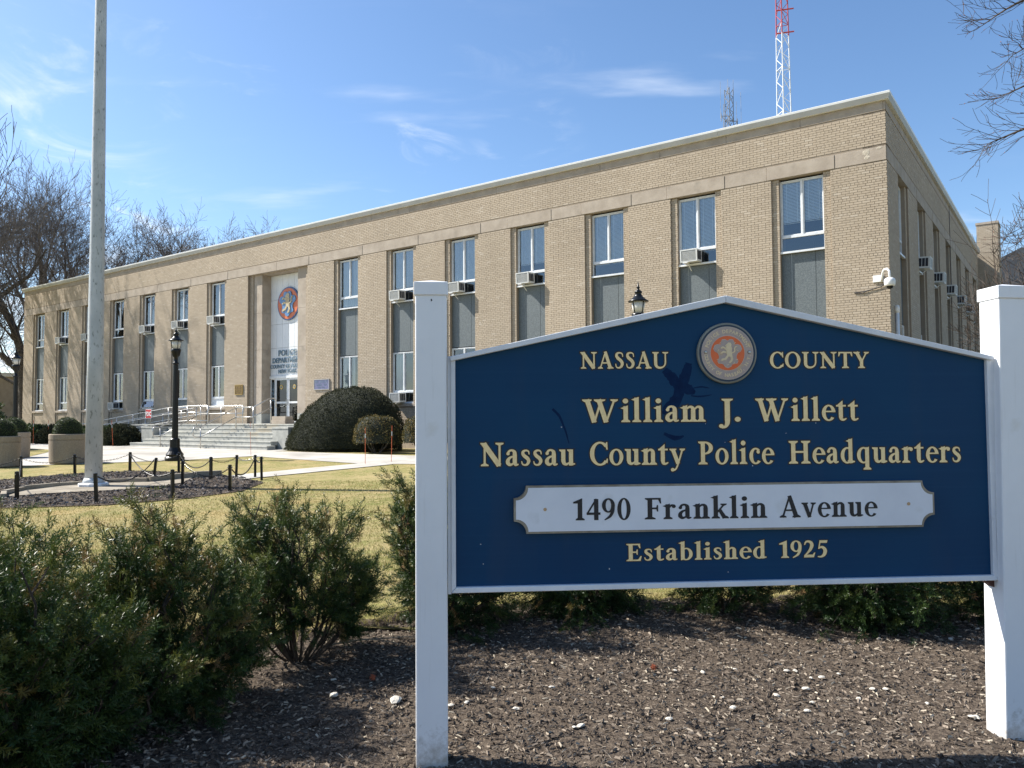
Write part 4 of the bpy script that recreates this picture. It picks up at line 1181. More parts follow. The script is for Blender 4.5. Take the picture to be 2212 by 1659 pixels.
AC(cz['V2'], 6.29, 'white air conditioner in the upper window behind the head of the front street lamp')
AC(cz['V3'], 6.29, 'white air conditioner in the upper window one bay left of the front street lamp')
AC(cz['V4'], 2.10, 'white air conditioner in a ground floor window just right of the flagpole')
AC(cz['V5'], 6.29, 'white air conditioner half hidden by the left side of the flagpole')
AC(cz['V6'], 6.29, 'white air conditioner in the upper window second from the far left end of the front')
ords = ['nearest the corner', 'second from the corner', 'third from the corner', 'fourth from the corner', 'fifth and farthest from the corner']
for i, c in enumerate(SW[1:6]):
    p = CORN+RD*(fd+0.02)+(-ND)*(c-0.1)+Vector((0, 0, 6.29))
    ac(p, RZ+R_(90), 'shaded white air conditioner on the end wall, %s' % ords[i])
# ---- dome camera on the corner
c = thing('security_camera', 'white dome security camera on a curved arm at the corner of the headquarters', 'security camera', BL(-0.3, 0.008, 5.1), RZ)
m = MB(); m.box(-0.13, 0.17, -0.05, 0, -0.02, 0.20); m.build('junction_box', MAT['whitepaint'], c, bevel=0.01)
m = MB(); m.tube([(0.12, -0.05, 0.02), (0.16, -0.18, 0.06), (0.20, -0.30, 0.20), (0.26, -0.40, 0.29), (0.36, -0.48, 0.30), (0.43, -0.53, 0.22), (0.44, -0.54, -0.02)], 0.035, 10); m.build('arm', MAT['whitepaint'], c, smooth=True)
m = MB(); m.lathe([(0.0, 0.0), (0.09, 0.0), (0.145, -0.03), (0.165, -0.10), (0.155, -0.22), (0.13, -0.25)], (0.44, -0.54, 0), 20); m.build('housing', MAT['whitepaint'], c, smooth=True)
m = MB(); m.lathe([(0.10, -0.245), (0.095, -0.29), (0.06, -0.33), (0.0, -0.345)], (0.44, -0.54, 0), 16); m.build('dome', MAT['darkmetal'], c, smooth=True)
c.scale = (0.86, 0.86, 0.86)
c = thing('cable', 'thin dark cable drooping along the brick below the security camera', 'cable', BL(-0.9, 0.01, 4.85), RZ)
m = MB(); m.tube([(0, -0.012, 0), (0.25, -0.02, 0.01), (0.5, -0.02, 0.06), (0.68, -0.02, 0.10), (0.78, -0.03, 0.17), (0.80, -0.04, 0.27)], 0.012, 6); m.tube([(0.0, -0.015, -0.01), (0.2, -0.02, -0.03), (0.35, -0.02, 0.02)], 0.01, 5)
m.build('wire', MAT['tag_dark'], c)

# ------------------------------------------------------------ other buildings
w = thing('rear_wing', 'tall buff brick chimney block standing behind the end wall of the headquarters', 'chimney', BL(-0.05, -26.0, 0), RZ)
m = MB(); m.box(0.0, 1.0, 0, 1.6, 0, 11.75); m.build('wall', MAT['mortar'], w)
bb = []
def lay2(a0, a1, z0, z1):
    out = []
    k = int(z0/BH)
    while (k+1)*BH < z1:
        st = 0.213; off = 0 if k % 2 == 0 else st/2; i = -1
        while i*st+off < a1:
            c0, c1 = max(a0, i*st+off), min(a1, (i+1)*st+off-0.011)
            if c1-c0 > 0.03: out.append((c0, c1, k*BH+0.005, (k+1)*BH-0.006, 0))
            i += 1
        k += 1
    return out
o = link('brickwork', brick_mesh(lay2(0.0, 1.0, 4.0, 11.75), front, MAT['brick'], 'brickwork'), w); o['kind'] = 'stuff'
o = link('side_brickwork', brick_mesh([(a, b, z0, z1, -1.0) for a, b, z0, z1, _ in lay2(0.0, 1.6, 4, 11.75)], side, MAT['brick'], 'brickwork'), w); o['kind'] = 'stuff'
m = MB(); m.box(-0.04, 1.04, -0.04, 1.64, 11.75, 11.87); m.build('chimney_cap', MAT['lime'], w)

h = thing('gabled_building', 'grey roofed building with a gable beyond the right end of the headquarters', 'building', (33.7, 52, 0), R_(-20))
m = MB(); m.box(-5, 5, 0, 9, 0, 9.6); m.build('wall', MAT['lime'], h)
m = MB(); pr = [(-5.4, 9.5), (0.6, 12.6), (5.4, 9.5)]
m.prism_y(pr, -0.4, 9.4); m.build('roof', MAT['roofgrey'], h)
for x in (-3, 0, 3):
    m = MB(); m.box(x-0.6, x+0.6, -0.06, 0.02, 5.6, 7.6); wv = m.build('window', MAT['frame'], h)
    m = MB(); m.box(x-0.5, x+0.5, -0.08, -0.062, 5.7, 7.5); m.build('pane', MAT['tag_dark'], wv)
m = MB(); m.box(-3.8, -2.9, 1.0, 1.9, 10.0, 12.7); m.build('vent_stack', MAT['whitepaint'], h)

lw = thing('low_building', 'low beige building with narrow windows beyond the far left end of the headquarters', 'building', (-52, 66, 0), R_(-36))
m = MB(); m.box(-9, 12, 0, 10, 0, 4.95); m.build('wall', MAT['lime'], lw)
m = MB(); m.box(-9.2, 12.2, -0.2, 10.2, 4.95, 5.25); m.build('coping', MAT['coping'], lw)
for k in range(9):
    x = -7.6+k*2.2
    m = MB(); m.box(x-0.55, x+0.55, -0.05, 0.05, 0.9, 3.9); wv = m.build('window', MAT['frame'], lw)
    m = MB(); m.box(x-0.46, x+0.46, -0.075, -0.052, 1.0, 3.8); m.build('pane', MAT['curtain'], wv)
    m = MB(); m.box(x-0.7, x+0.7, -0.16, 0.0, 0.74, 0.89); m.build('sill_stone', MAT['conc'], lw)

# ------------------------------------------------------------ radio towers
def lattice(t, z0, z1, w0, w1, ntot, rad, mats, nleg=3, drad=None, phase=0.3):
    zs = [z0+(z1-z0)*k/ntot for k in range(ntot+1)]
    wd = lambda z: w0+(w1-w0)*(z-z0)/(z1-z0)
    cr = lambda z, k: (wd(z)/math.sqrt(3)*math.cos(2*math.pi*k/nleg+phase), wd(z)/math.sqrt(3)*math.sin(2*math.pi*k/nleg+phase), z)
    for (zlo, zhi, mat) in mats:
        for k in range(nleg):
            m = MB(); m.tube([cr(zlo, k), cr(zhi, k)], rad, 6); m.build('leg', mat, t)
        m = MB()
        for i in range(ntot):
            if not (zlo-1e-3 <= zs[i] < zhi-1e-3): continue
            for k in range(nleg):
                a, b = (k, (k+1) % nleg) if i % 2 else ((k+1) % nleg, k)
                m.tube([cr(zs[i], a), cr(zs[i+1], b)], drad or rad*0.6, 4, False)
                if i % 4 == 0: m.tube([cr(zs[i], a), cr(zs[i], b)], drad or rad*0.6, 4, False)
        m.build('bracing', mat, t)
t2 = thing('radio_tower', 'tall red and white lattice radio tower rising behind the headquarters roof', 'radio tower', (26.9, 75, 0))
lattice(t2, 0, 60, 1.9, 0.75, 54, 0.055, [(0, 38.9, MAT['tower_white']), (38.9, 60, MAT['tower_red'])], phase=0.15)
for z in (38.9, 41.2):
    m = MB(); m.tube([(-0.7, -0.35, z), (0.95, -0.6, z+0.1)], 0.07, 6); m.build('step_bracket', MAT['tower_red'], t2)
t1 = thing('antenna_mast', 'shorter grey lattice mast crowded with whip antennas behind the roof', 'antenna mast', (16.65, 58, 0))
lattice(t1, 0, 26.3, 0.62, 0.62, 44, 0.030, [(0, 26.3, MAT['tower_grey'])], phase=0.3, drad=0.026)
for (x, zb, zt, y) in ((-0.62, 24.3, 26.9, 0.1), (-0.52, 23.6, 25.0, -0.3), (-0.36, 21.9, 25.2, 0.2), (-0.22, 23.1, 26.4, -0.3), (0.33, 26.1, 27.0, 0), (0.60, 23.6, 25.4, 0.2), (0.86, 21.6, 26.0, -0.1), (-0.05, 26.1, 27.1, 0.1)):
    m = MB(); m.tube([(x, y, zb), (x, y, zt)], 0.013, 5); m.tube([(x, y, zb-0.25), (x, y, zb+0.3)], 0.024, 5)
    m.build('whip_antenna', MAT['tower_grey'], t1)
for (x, z) in ((-0.62, 24.2), (-0.45, 23.3), (-0.4, 22.6), (-0.35, 21.7), (0.6, 23.8), (0.86, 23.4), (0.88, 21.7), (0.5, 22.9)):
    m = MB(); m.tube([(0, 0, z), (x, 0.0, z)], 0.03, 5); m.tube([(0, 0, z-0.55), (x, 0, z-0.05)], 0.02, 5); m.tube([(x, 0, z-0.4), (x, 0, z+0.2)], 0.03, 5)
    m.build('antenna_arm', MAT['tower_grey'], t1)

# ------------------------------------------------------------ flagpole
PX, PY = -9.00, 16.72
fp = thing('flagpole', 'thick weathered white flagpole with peeling paint on an octagonal foot', 'flagpole', (PX, PY, gz(PX, PY)))
m = MB(); hs = [0.06, 3, 6, 9, 12, 16, 20, 24]; m.lathe([(0.174-0.0056*z, z) for z in hs], n=28); m.build('pole', MAT['poleiron'], fp, smooth=True)
m = MB(); m.lathe([(0.31, 0.0), (0.31, 0.075), (0.29, 0.09), (0.19, 0.10)], n=8, phase=0.2); m.build('base_plate', MAT['vinyl'], fp)
m = MB(); m.lathe([(0.215, 0.095), (0.205, 0.14), (0.18, 0.20)], n=28); m.build('collar', MAT['poleiron'], fp, smooth=True)

# ------------------------------------------------------------ bollards and chains
BOL = {'A': (-9.27, 14.57), 'B': (-12.39, 19.62), 'C': (-11.23, 19.97), 'D': (-7.36, 13.78), 'E': (-10.12, 20.58), 'F': (-8.27, 17.94), 'G': (-6.24, 14.3), 'H': (-8.55, 19.94), 'I': (-7.07, 16.68), 'J': (-6.91, 17.83), 'K': (-5.53, 15.24), 'L': (-6.52, 18.36), 'M': (-6.04, 18.26), 'N': (-5.67, 17.59)}
BLAB = {'A': 'black chain post at the front left of the bed, left of the flagpole', 'B': 'black chain post at the back left of the bed in front of the planters', 'C': 'black chain post just left of and behind the flagpole',
        'D': 'black chain post nearest the camera just right of the flagpole foot', 'E': 'black chain post on the back edge of the bed right of the flagpole', 'F': 'leaning black chain post on the curb between the flagpole and the street lamp',
        'G': 'tall looking black chain post on the front edge right of the flagpole', 'H': 'black chain post right in front of the street lamp base', 'I': 'black chain post at the right end of the curb below the street lamp',
        'J': 'black chain post in the grass right of the street lamp base', 'K': 'black chain post at the front right corner of the bed', 'L': 'shorter looking black chain post behind the right end of the bed',
        'M': 'black chain post with chain ends gathered at its top, right end of the bed', 'N': 'rightmost black chain post beside the path'}
bm_ = MB(); bm_.box(-0.027, 0.027, -0.027, 0.027, -0.05, 0.50); BPM = bm_.mesh('post', MAT['darkmetal'])
bc_ = MB(); bc_.lathe([(0.036, 0.50), (0.036, 0.515), (0.0, 0.525)], n=8); BCM = bc_.mesh('post_cap', MAT['darkmetal'])
be_ = MB(); be_.tube([(-0.05, 0, 0.47), (0.05, 0, 0.47)], 0.012, 5); BEM = be_.mesh('chain_eye', MAT['steel'])
for k, (x, y) in BOL.items():
    t = thing('chain_post', BLAB[k], 'bollard', (x, y, gz(x, y)+0.01), random.uniform(0, 1.5), 'chain posts round the flagpole bed')
    t.rotation_euler[0] = random.uniform(-0.03, 0.03); t.rotation_euler[1] = -0.05 if k in 'AD' else (0.10 if k == 'F' else random.uniform(-0.03, 0.03))
    link('post', BPM, t); link('post_cap', BCM, t); link('chain_eye', BEM, t)
def link_mesh(p0, p1, sag):
    p0, p1 = Vector(p0), Vector(p1); L_ = (p1-p0).length; n = max(12, int(L_*1.08/0.042)); m = MB()
    for i in range(n):
        t0, t1 = (i-0.18)/n, (i+1.18)/n
        P = [p0.lerp(p1, t)-Vector((0, 0, sag*4*t*(1-t))) for t in (t0, t1)]
        ax = (P[1]-P[0]).normalized(); s1 = ax.cross(Vector((0, 0, 1))).normalized(); s2 = ax.cross(s1)
        sd = s1 if i % 2 else s2
        hl = (P[1]-P[0]).length/2; c = (P[0]+P[1])/2; hw = 0.013
        loop = [c-ax*hl, c-ax*hl*0.5+sd*hw, c+ax*hl*0.5+sd*hw, c+ax*hl, c+ax*hl*0.5-sd*hw, c-ax*hl*0.5-sd*hw, c-ax*hl]
        m.tube([q-p0 for q in loop], 0.0045, 4, False)
    return m
chs = [((-14.2, 18.9), 'B', 'sagging chain running off to the left from the back left post'), ('B', 'C', 'sagging chain in front of the middle planter'), ('C', 'E', 'sagging chain passing behind the flagpole'), ('E', 'H', 'sagging chain between the back edge post and the street lamp post'),
       ('H', 'J', 'sagging chain right of the street lamp base, over the grass'), ('J', 'L', 'short sagging chain behind the right end of the bed'), ('L', 'M', 'tight hanging loop of chain between the two back right posts'), ('M', 'N', 'short chain between the two rightmost posts'),
       ('A', 'B', 'long chain receding along the left side of the bed'), ('D', 'F', 'chain running back from the post nearest the flagpole foot to the leaning post'), ('E', 'G', 'long sagging chain crossing over the right half of the bed'), ('I', 'K', 'sagging chain along the front right of the bed'), ('K', 'M', 'sagging chain at the right end of the bed')]
def bt(k): 
    x, y = BOL[k] if isinstance(k, str) else k
    return (x, y, gz(x, y)+0.475)
for a, b, lab in chs:
    p0, p1 = bt(a), bt(b); L_ = (Vector(p1)-Vector(p0)).length
    o = link_mesh(p0, p1, min(0.26, 0.09*L_+0.03)).build('chain', MAT['steel'] if a == 'L' else MAT['darkmetal'], None)
    o.location = p0; setp(o, lab, 'chain', 'chains between the chain posts')

# ------------------------------------------------------------ street lamps
def lamp(x, y, htop, label, rz=0.3):
    zg = gz(x, y); t = thing('street_lamp', label, 'street lamp', (x, y, zg), rz, 'black post lamps on the lawn'); H = htop-zg
    hb = H-0.98            # underside of the head
    m = MB(); m.lathe([(0.30, 0.0), (0.30, 0.10), (0.26, 0.14), (0.27, 0.20), (0.20, 0.30), (0.155, 0.42), (0.15, 0.68), (0.115, 0.72)], n=20); m.build('base', MAT['darkmetal'], t, smooth=False)
    m = MB(); 
    prof = []
    n = 24; v = []
    for z, r in ((0.70, 0.098), (hb-0.25, 0.078)):
        for k in range(n):
            rr = r*(1.0 if k % 2 else 0.93); a = 2*math.pi*k/n
            v.append((rr*math.cos(a), rr*math.sin(a), z))
    m.add(v, [(k, (k+1) % n, (k+1) % n+n, k+n) for k in range(n)]); m.build('shaft', MAT['darkmetal'], t)
    m = MB(); m.lathe([(0.078, hb-0.25), (0.10, hb-0.23), (0.10, hb-0.19), (0.065, hb-0.17), (0.06, hb-0.02), (0.085, hb), (0.12, hb+0.05), (0.15, hb+0.19), (0.155, hb+0.25), (0.125, hb+0.26)], n=20); m.build('neck', MAT['darkmetal'], t, smooth=True)
    m = MB(); m.lathe([(0.115, hb+0.26), (0.160, hb+0.52)], n=16); m.build('lamp_glass', MAT['lamp_glass'], t, smooth=True)
    for k in range(4):
        a = 2*math.pi*k/4+0.5
        m = MB(); m.tube([(0.122*math.cos(a), 0.122*math.sin(a), hb+0.25), (0.168*math.cos(a), 0.168*math.sin(a), hb+0.53)], 0.011, 5); m.build('cage_bar', MAT['darkmetal'], t)
    m = MB(); m.lathe([(0.15, hb+0.515), (0.225, hb+0.515), (0.23, hb+0.535), (0.17, hb+0.57), (0.10, hb+0.64), (0.065, hb+0.70), (0.085, hb+0.72), (0.075, hb+0.76), (0.03, hb+0.79), (0.028, hb+0.82), (0.042, hb+0.84), (0.02, hb+0.87), (0.006, hb+0.97), (0, hb+0.98)], n=24); m.build('hood', MAT['darkmetal'], t, smooth=True)
    return t
lamp(-10.81, 24.89, 4.47, 'black street lamp with a fluted post at the pavement edge before the steps')
lamp(-20.5, 32.0, 4.50, 'farthest left black street lamp, seen at the left end of the headquarters', 0.7)
lamp(2.83, 17.2, 4.50, 'black street lamp whose head rises just above the left slope of the blue sign', 0.1)

# ------------------------------------------------------------ snow stakes
for i, (x, y, hh, lean, lab) in enumerate(((-4.12, 21.76, 1.02, 0.0, 'orange marker stake standing left of the small clipped bush by the path'), (-3.5, 22.46, 1.05, 0.02, 'orange marker stake standing right in front of the small clipped bush'),
    (-24.3, 39.4, 1.25, 0.0, 'orange marker stake in the grass patch, left one of the close pair'), (-23.9, 40.0, 1.25, 0.0, 'orange marker stake in the grass patch, right one of the close pair'),
    (-21.4, 38.2, 1.1, 0.05, 'orange marker stake just right of the middle planter'), (-18.3, 35.6, 1.2, -0.06, 'orange marker stake just right of the flagpole by the dark hedge'), (-8.93, 26.55, 1.15, -0.03, 'thin orange marker stake in front of the right half of the steps'))):
    t = thing('marker_stake', lab, 'marker stake', (x, y, gz(x, y)), 0, 'orange snow marker stakes'); t.rotation_euler = (0, lean, 0)
    m = MB(); m.tube([(0, 0, -0.05), (0, 0, hh)], 0.008 if i != 6 else 0.006, 6); m.build('rod', MAT['orange'], t)
    m = MB(); m.tube([(0, 0, hh*0.72), (0, 0, hh*0.84)], 0.0095, 6); m.build('reflector_band', MAT['whitepaint'], t)

# ------------------------------------------------------------ planters
def planter(x, y, label):
    t = thing('planter', label, 'planter', (x, y, gz(x, y)+0.012), 0, 'round concrete planters')
    m = MB(); m.lathe([(0.47, 0), (0.50, 0.03), (0.515, 0.62), (0.515, 0.72), (0.50, 0.725), (0.50, 0.75), (0.52, 0.755), (0.52, 0.90), (0.50, 0.92), (0.44, 0.92), (0.44, 0.80), (0.0, 0.80)], n=40); m.build('bowl', MAT['planter'], t, smooth=False, bevel=0)
    return t
planter(-14.0, 24.45, 'round tan concrete planter standing alone, right of the overlapping pair')
planter(-15.4, 23.4, 'round tan concrete planter at the left edge, front one of the pair')
planter(-17.9, 27.9, 'round tan concrete planter half hidden behind the leftmost one')

# ------------------------------------------------------------ county sign
SG_O = Vector((-0.41599, 3.33, 0)); SG_E = Vector((0.9972363, 0.07429517, 0)); SG_RZ = math.atan2(SG_E.y, SG_E.x)
SG = thing('county_sign', 'large navy blue sign board with gold lettering held between two white square posts', 'sign', SG_O, SG_RZ)
# local: x along the sign, y away from the viewer, z up
def post(x0, lean, name='post'):
    o = bpy.data.objects.new(name, None)
    m = MB(); c = 0.135
    m.box(0, c, 0, c, -0.15, 2.03)
    p = m.build('post', MAT['vinyl'], SG, bevel=0.007)
    m = MB()
    ov = 0.006; z0, z1 = 2.028, 2.085
    v = [(-ov, -ov, z0), (c+ov, -ov, z0), (c+ov, c+ov, z0), (-ov, c+ov, z0), (-ov, -ov, z1), (c+ov, -ov, z1), (c+ov, c+ov, z1), (-ov, c+ov, z1), (c/2, c/2, z1+0.018)]
    m.add(v, [(0, 3, 2, 1), (0, 1, 5, 4), (1, 2, 6, 5), (2, 3, 7, 6), (3, 0, 4, 7), (4, 5, 8), (5, 6, 8), (6, 7, 8), (7, 4, 8)])
    cp = m.build('post_cap', MAT['vinyl'], p, bevel=0.003)
    p.location = (x0, 0, 0); p.rotation_euler = (0, lean, 0)
    return p
pl_ = post(0.0, 0.0); pl_['label'] = 'left white post'
pr_ = post(2.618, R_(0.95)); pr_['label'] = 'right white post, leaning slightly to the right'
for (px_, z, w_, h_) in ((0.068, 2.0, 0.006, 0.012),):
    m = MB(); m.add([(px_, -0.0006, z), (px_+w_, -0.0006, z+h_*0.3), (px_+w_*0.6, -0.0006, z+h_), (px_-w_*0.2, -0.0006, z+h_*0.8)], [(0, 1, 2, 3)]); m.build('chip_mark', MAT['tag_dark'], pl_)
# board
BY = 0.055
BX0, BX1, BZ0, BZS, BZP, BXP = 0.152, 2.632, 0.741, 1.761, 2.036, 1.384
bluem = bpy.data.materials.new('navy_sign_paint'); bluem.use_nodes = True
def blue_nodes(m):
    nt = m.node_tree; N, L = nt.nodes, nt.links; b = N['Principled BSDF']
    b.inputs['Roughness'].default_value = 0.42; b.inputs['Specular IOR Level'].default_value = 0.14
    tc = N.new('ShaderNodeTexCoord')
    def nz(scale, st, d=5):
        mp = N.new('ShaderNodeMapping'); mp.inputs['Scale'].default_value = st; L.new(tc.outputs['Object'], mp.inputs[0])
        n = N.new('ShaderNodeTexNoise'); n.inputs['Scale'].default_value = scale; n.inputs['Detail'].default_value = d; L.new(mp.outputs[0], n.inputs[0]); return n.outputs[0]
    br = nz(3.0, (0.35, 1, 30), 6)          # sideways brush marks
    bl = nz(2.2, (1, 1, 0.8), 5)
    st = nz(5, (1, 1, 0.12), 5)             # vertical run-off stains
    def rmp(o, a, c, d, e):
        r = N.new('ShaderNodeMapRange'); r.inputs[1].default_value = a; r.inputs[2].default_value = c; r.inputs[3].default_value = d; r.inputs[4].default_value = e; L.new(o, r.inputs[0]); return r.outputs[0]
    mx = N.new('ShaderNodeMix'); mx.data_type = 'RGBA'; L.new(rmp(bl, 0.3, 0.7, 0, 1), mx.inputs['Factor'])
    mx.inputs['A'].default_value = (0.0032, 0.040, 0.106, 1); mx.inputs['B'].default_value = (0.0052, 0.051, 0.120, 1)
    m2 = N.new('ShaderNodeMix'); m2.data_type = 'RGBA'; L.new(rmp(br, 0.52, 0.75, 0, 0.35), m2.inputs['Factor']); L.new(mx.outputs['Result'], m2.inputs['A']); m2.inputs['B'].default_value = (0.010, 0.058, 0.135, 1)
    m3 = N.new('ShaderNodeMix'); m3.data_type = 'RGBA'; L.new(rmp(st, 0.60, 0.8, 0, 0.4), m3.inputs['Factor']); L.new(m2.outputs['Result'], m3.inputs['A']); m3.inputs['B'].default_value = (0.03, 0.055, 0.10, 1)
    L.new(m3.outputs['Result'], b.inputs['Base Color'])
    bp = N.new('ShaderNodeBump'); bp.inputs['Strength'].default_value = 0.12; bp.inputs['Distance'].default_value = 0.004; L.new(br, bp.inputs['Height']); L.new(bp.outputs[0], b.inputs['Normal'])
    L.new(rmp(bl, 0.3, 0.7, 0.36, 0.5), b.inputs['Roughness'])
blue_nodes(bluem)
outer = [(BX0, BZ0), (BX1, BZ0), (BX1, BZS), (BXP, BZP), (BX0, BZS)]
m = MB(); m.prism_y([(BX0+0.012, BZ0+0.012), (BX1-0.012, BZ0+0.012), (BX1-0.012, BZS-0.01), (BXP, BZP-0.012), (BX0+0.012, BZS-0.01)], BY, BY+0.035)
board = m.build('board', bluem, SG)
# frame trim
def trim(pa, pb, wa, wb, name='frame_trim', y0=None, y1=None):
    m = MB(); y0 = BY-0.022 if y0 is None else y0; y1 = BY+0.045 if y1 is None else y1
    m.prism_y(ccw([pa, pb, wb, wa]), y0, y1); return m.build(name, MAT['trim'], SG, bevel=0.003)
tt = 0.020
in_ = [(BX0+tt, BZ0+0.024), (BX1-0.021, BZ0+0.024), (BX1-0.021, BZS-0.012), (BXP, BZP-0.030), (BX0+tt, BZS-0.012)]
tb_ = 0.001
trim((BX0, BZ0), (BX1, BZ0), in_[0], in_[1])
trim((BX1, BZ0+0.001), (BX1, BZS), in_[1], in_[2], y0=BY-0.018)
trim((BX0, BZ0+0.001), (BX0, BZS), in_[0], in_[4], y0=BY-0.018)
ext = 0.012
trim((BX0-0.004, BZS+0.002), (BXP-0.0005, BZP+0.001), (in_[4][0]-tt, BZS-0.018), (BXP-0.0005, BZP-0.031), y0=BY-0.030, y1=BY+0.05)
trim((BXP+0.0005, BZP+0.001), (BX1+0.004, BZS+0.002), (BXP+0.0005, BZP-0.031), (BX1, BZS-0.018), y0=BY-0.030, y1=BY+0.05)
# side mounting strips between board and posts, rusty bracket
m = MB(); m.box(0.1375, 0.1515, 0.045, 0.10, 0.735, 1.765); m.build('mounting_strip', MAT['trim'], SG)
m = MB(); m.box(2.633, 2.652, 0.040, 0.10, 0.72, 1.765); ms_ = m.build('mounting_strip', MAT['trim'], SG); ms_.rotation_euler = (0, 0.0, 0)
m = MB(); m.add([(2.585, 0.06, 0.740), (2.640, 0.06, 0.740), (2.635, 0.06, 0.700), (2.585, 0.11, 0.740), (2.640, 0.11, 0.740), (2.635, 0.11, 0.700)], [(0, 1, 2), (5, 4, 3), (0, 3, 4, 1), (1, 4, 5, 2), (2, 5, 3, 0)]); m.build('bracket', M('rusty_bracket', (0.05, 0.02, 0.015), (0.12, 0.05, 0.035), 30, 0.9), SG)

# ---- serif letterforms, drawn as strokes on a cap height of 1
def catmull(P, W, n=7):
    if len(P) == 2: return P, W
    out, ow = [], []
    for i in range(len(P)-1):
        p0 = P[max(0, i-1)]; p1 = P[i]; p2 = P[i+1]; p3 = P[min(len(P)-1, i+2)]
        for k in range(n):
            t = k/n
            q = [0.5*((2*p1[c])+(-p0[c]+p2[c])*t+(2*p0[c]-5*p1[c]+4*p2[c]-p3[c])*t*t+(-p0[c]+3*p1[c]-3*p2[c]+p3[c])*t**3) for c in (0, 1)]
            out.append(q); ow.append(W[i]+(W[i+1]-W[i])*t)
    out.append(list(P[-1])); ow.append(W[-1]); return out, ow
XH = 0.69
def S_(P, W): return ('s', P, W)
def A_(cx, cy, rx, ry, tv, th, a0=0, a1=360): return ('a', cx, cy, rx, ry, tv, th, a0, a1)
def P_(*pts): return ('p', list(pts))
def stem(x, w, y0, y1): return P_((x-w/2, y0), (x+w/2, y0), (x+w/2, y1), (x-w/2, y1))
def foot(x, w, y=0, l=0.10, r=0.10, up=1):     # bracketed serif
    t = 0.042*up; b = 0.105*up
    return P_((x-w/2-l, y), (x+w/2+r, y), (x+w/2+r*0.97, y+t), (x+w/2, y+b), (x-w/2, y+b), (x-w/2-l*0.97, y+t))
def flag(x, w, y, l=0.11):                      # slanted head serif of b d h i k l ...
    return P_((x-w/2-l, y-0.075), (x-w/2, y-0.125), (x+w/2, y-0.10), (x+w/2, y+0.03))
CS, LS, TH = 0.17, 0.158, 0.062
G = {}
G['N'] = (0.98, [stem(0.17, 0.068, 0, 1), foot(0.17, 0.068, 0, 0.12, 0.12), S_([(0.13, 0.97), (0.78, 0.02)], [0.20, 0.20]), stem(0.80, 0.068, 0.0, 1), foot(0.80, 0.068, 1, 0.13, 0.13, -1), P_((0.0, 1.0), (0.0, 0.958), (0.14, 0.90), (0.26, 1.0)), P_((0.70, 0.0), (0.834, -0.01), (0.834, 0.12), (0.74, 0.12))])
G['A'] = (0.90, [S_([(0.115, 0), (0.43, 1.02)], [0.062, 0.062]), S_([(0.42, 1.03), (0.72, 0.0)], [0.15, 0.185]), P_((0.22, 0.31), (0.62, 0.31), (0.61, 0.37), (0.24, 0.37)), foot(0.115, 0.06, 0, 0.10, 0.12), foot(0.725, 0.17, 0, 0.09, 0.09)])
G['S'] = (0.58, [S_([(0.485, 0.72), (0.455, 0.90), (0.30, 0.965), (0.15, 0.905), (0.125, 0.76), (0.215, 0.62), (0.37, 0.48), (0.455, 0.31), (0.40, 0.12), (0.25, 0.035), (0.11, 0.09), (0.065, 0.28)], [0.03, 0.05, 0.072, 0.12, 0.15, 0.17, 0.175, 0.16, 0.13, 0.072, 0.05, 0.03])])
G['U'] = (0.96, [P_((0.10, 0.36), (0.27, 0.36), (0.27, 1.0), (0.10, 1.0)), foot(0.185, 0.17, 1, 0.10, 0.10, -1), stem(0.775, 0.068, 0.36, 1), foot(0.775, 0.068, 1, 0.13, 0.13, -1), S_([(0.185, 0.38), (0.20, 0.21), (0.29, 0.08), (0.46, 0.035), (0.63, 0.09), (0.74, 0.22), (0.775, 0.38)], [0.17, 0.16, 0.13, 0.10, 0.075, 0.068, 0.068])])
G['C'] = (0.80, [A_(0.475, 0.5, 0.435, 0.52, 0.17, 0.065, 42, 318), P_((0.70, 0.86), (0.755, 1.0), (0.785, 1.0), (0.80, 0.68), (0.765, 0.68)), P_((0.70, 0.12), (0.785, 0.28), (0.81, 0.26), (0.79, 0.09))])
G['O'] = (0.96, [A_(0.48, 0.5, 0.44, 0.52, 0.17, 0.062)])
G['T'] = (0.84, [stem(0.42, CS, 0, 1), foot(0.42, CS, 0, 0.11, 0.11), P_((0.03, 1.0), (0.03, 0.93), (0.81, 0.93), (0.81, 1.0)), P_((0.02, 0.74), (0.05, 0.74), (0.13, 0.935), (0.03, 0.94)), P_((0.82, 0.74), (0.79, 0.74), (0.71, 0.935), (0.81, 0.94))])
G['Y'] = (0.88, [stem(0.45, CS, 0, 0.46), foot(0.45, CS, 0, 0.11, 0.11), S_([(0.165, 1.0), (0.45, 0.42)], [0.17, 0.17]), S_([(0.475, 0.42), (0.755, 1.0)], [0.065, 0.065]), foot(0.165, 0.16, 1, 0.09, 0.10, -1), foot(0.755, 0.06, 1, 0.12, 0.10, -1)])
G['W'] = (1.42, [S_([(0.155, 1.0), (0.435, 0.0)], [0.17, 0.17]), S_([(0.44, 0.0), (0.70, 0.93)], [0.062, 0.062]), S_([(0.615, 1.0), (0.90, 0.0)], [0.17, 0.17]), S_([(0.905, 0.0), (1.235, 1.0)], [0.062, 0.062]), foot(0.15, 0.15, 1, 0.10, 0.10, -1), foot(0.61, 0.15, 1, 0.10, 0.18, -1), foot(1.235, 0.05, 1, 0.12, 0.10, -1)])
G['J'] = (0.46, [stem(0.27, CS, 0.05, 1), foot(0.27, CS, 1, 0.11, 0.11, -1), S_([(0.27, 0.08), (0.26, -0.10), (0.19, -0.24), (0.06, -0.29)], [0.17, 0.15, 0.10, 0.05]), A_(0.045, -0.215, 0.075, 0.08, 0.075, 0.08)])
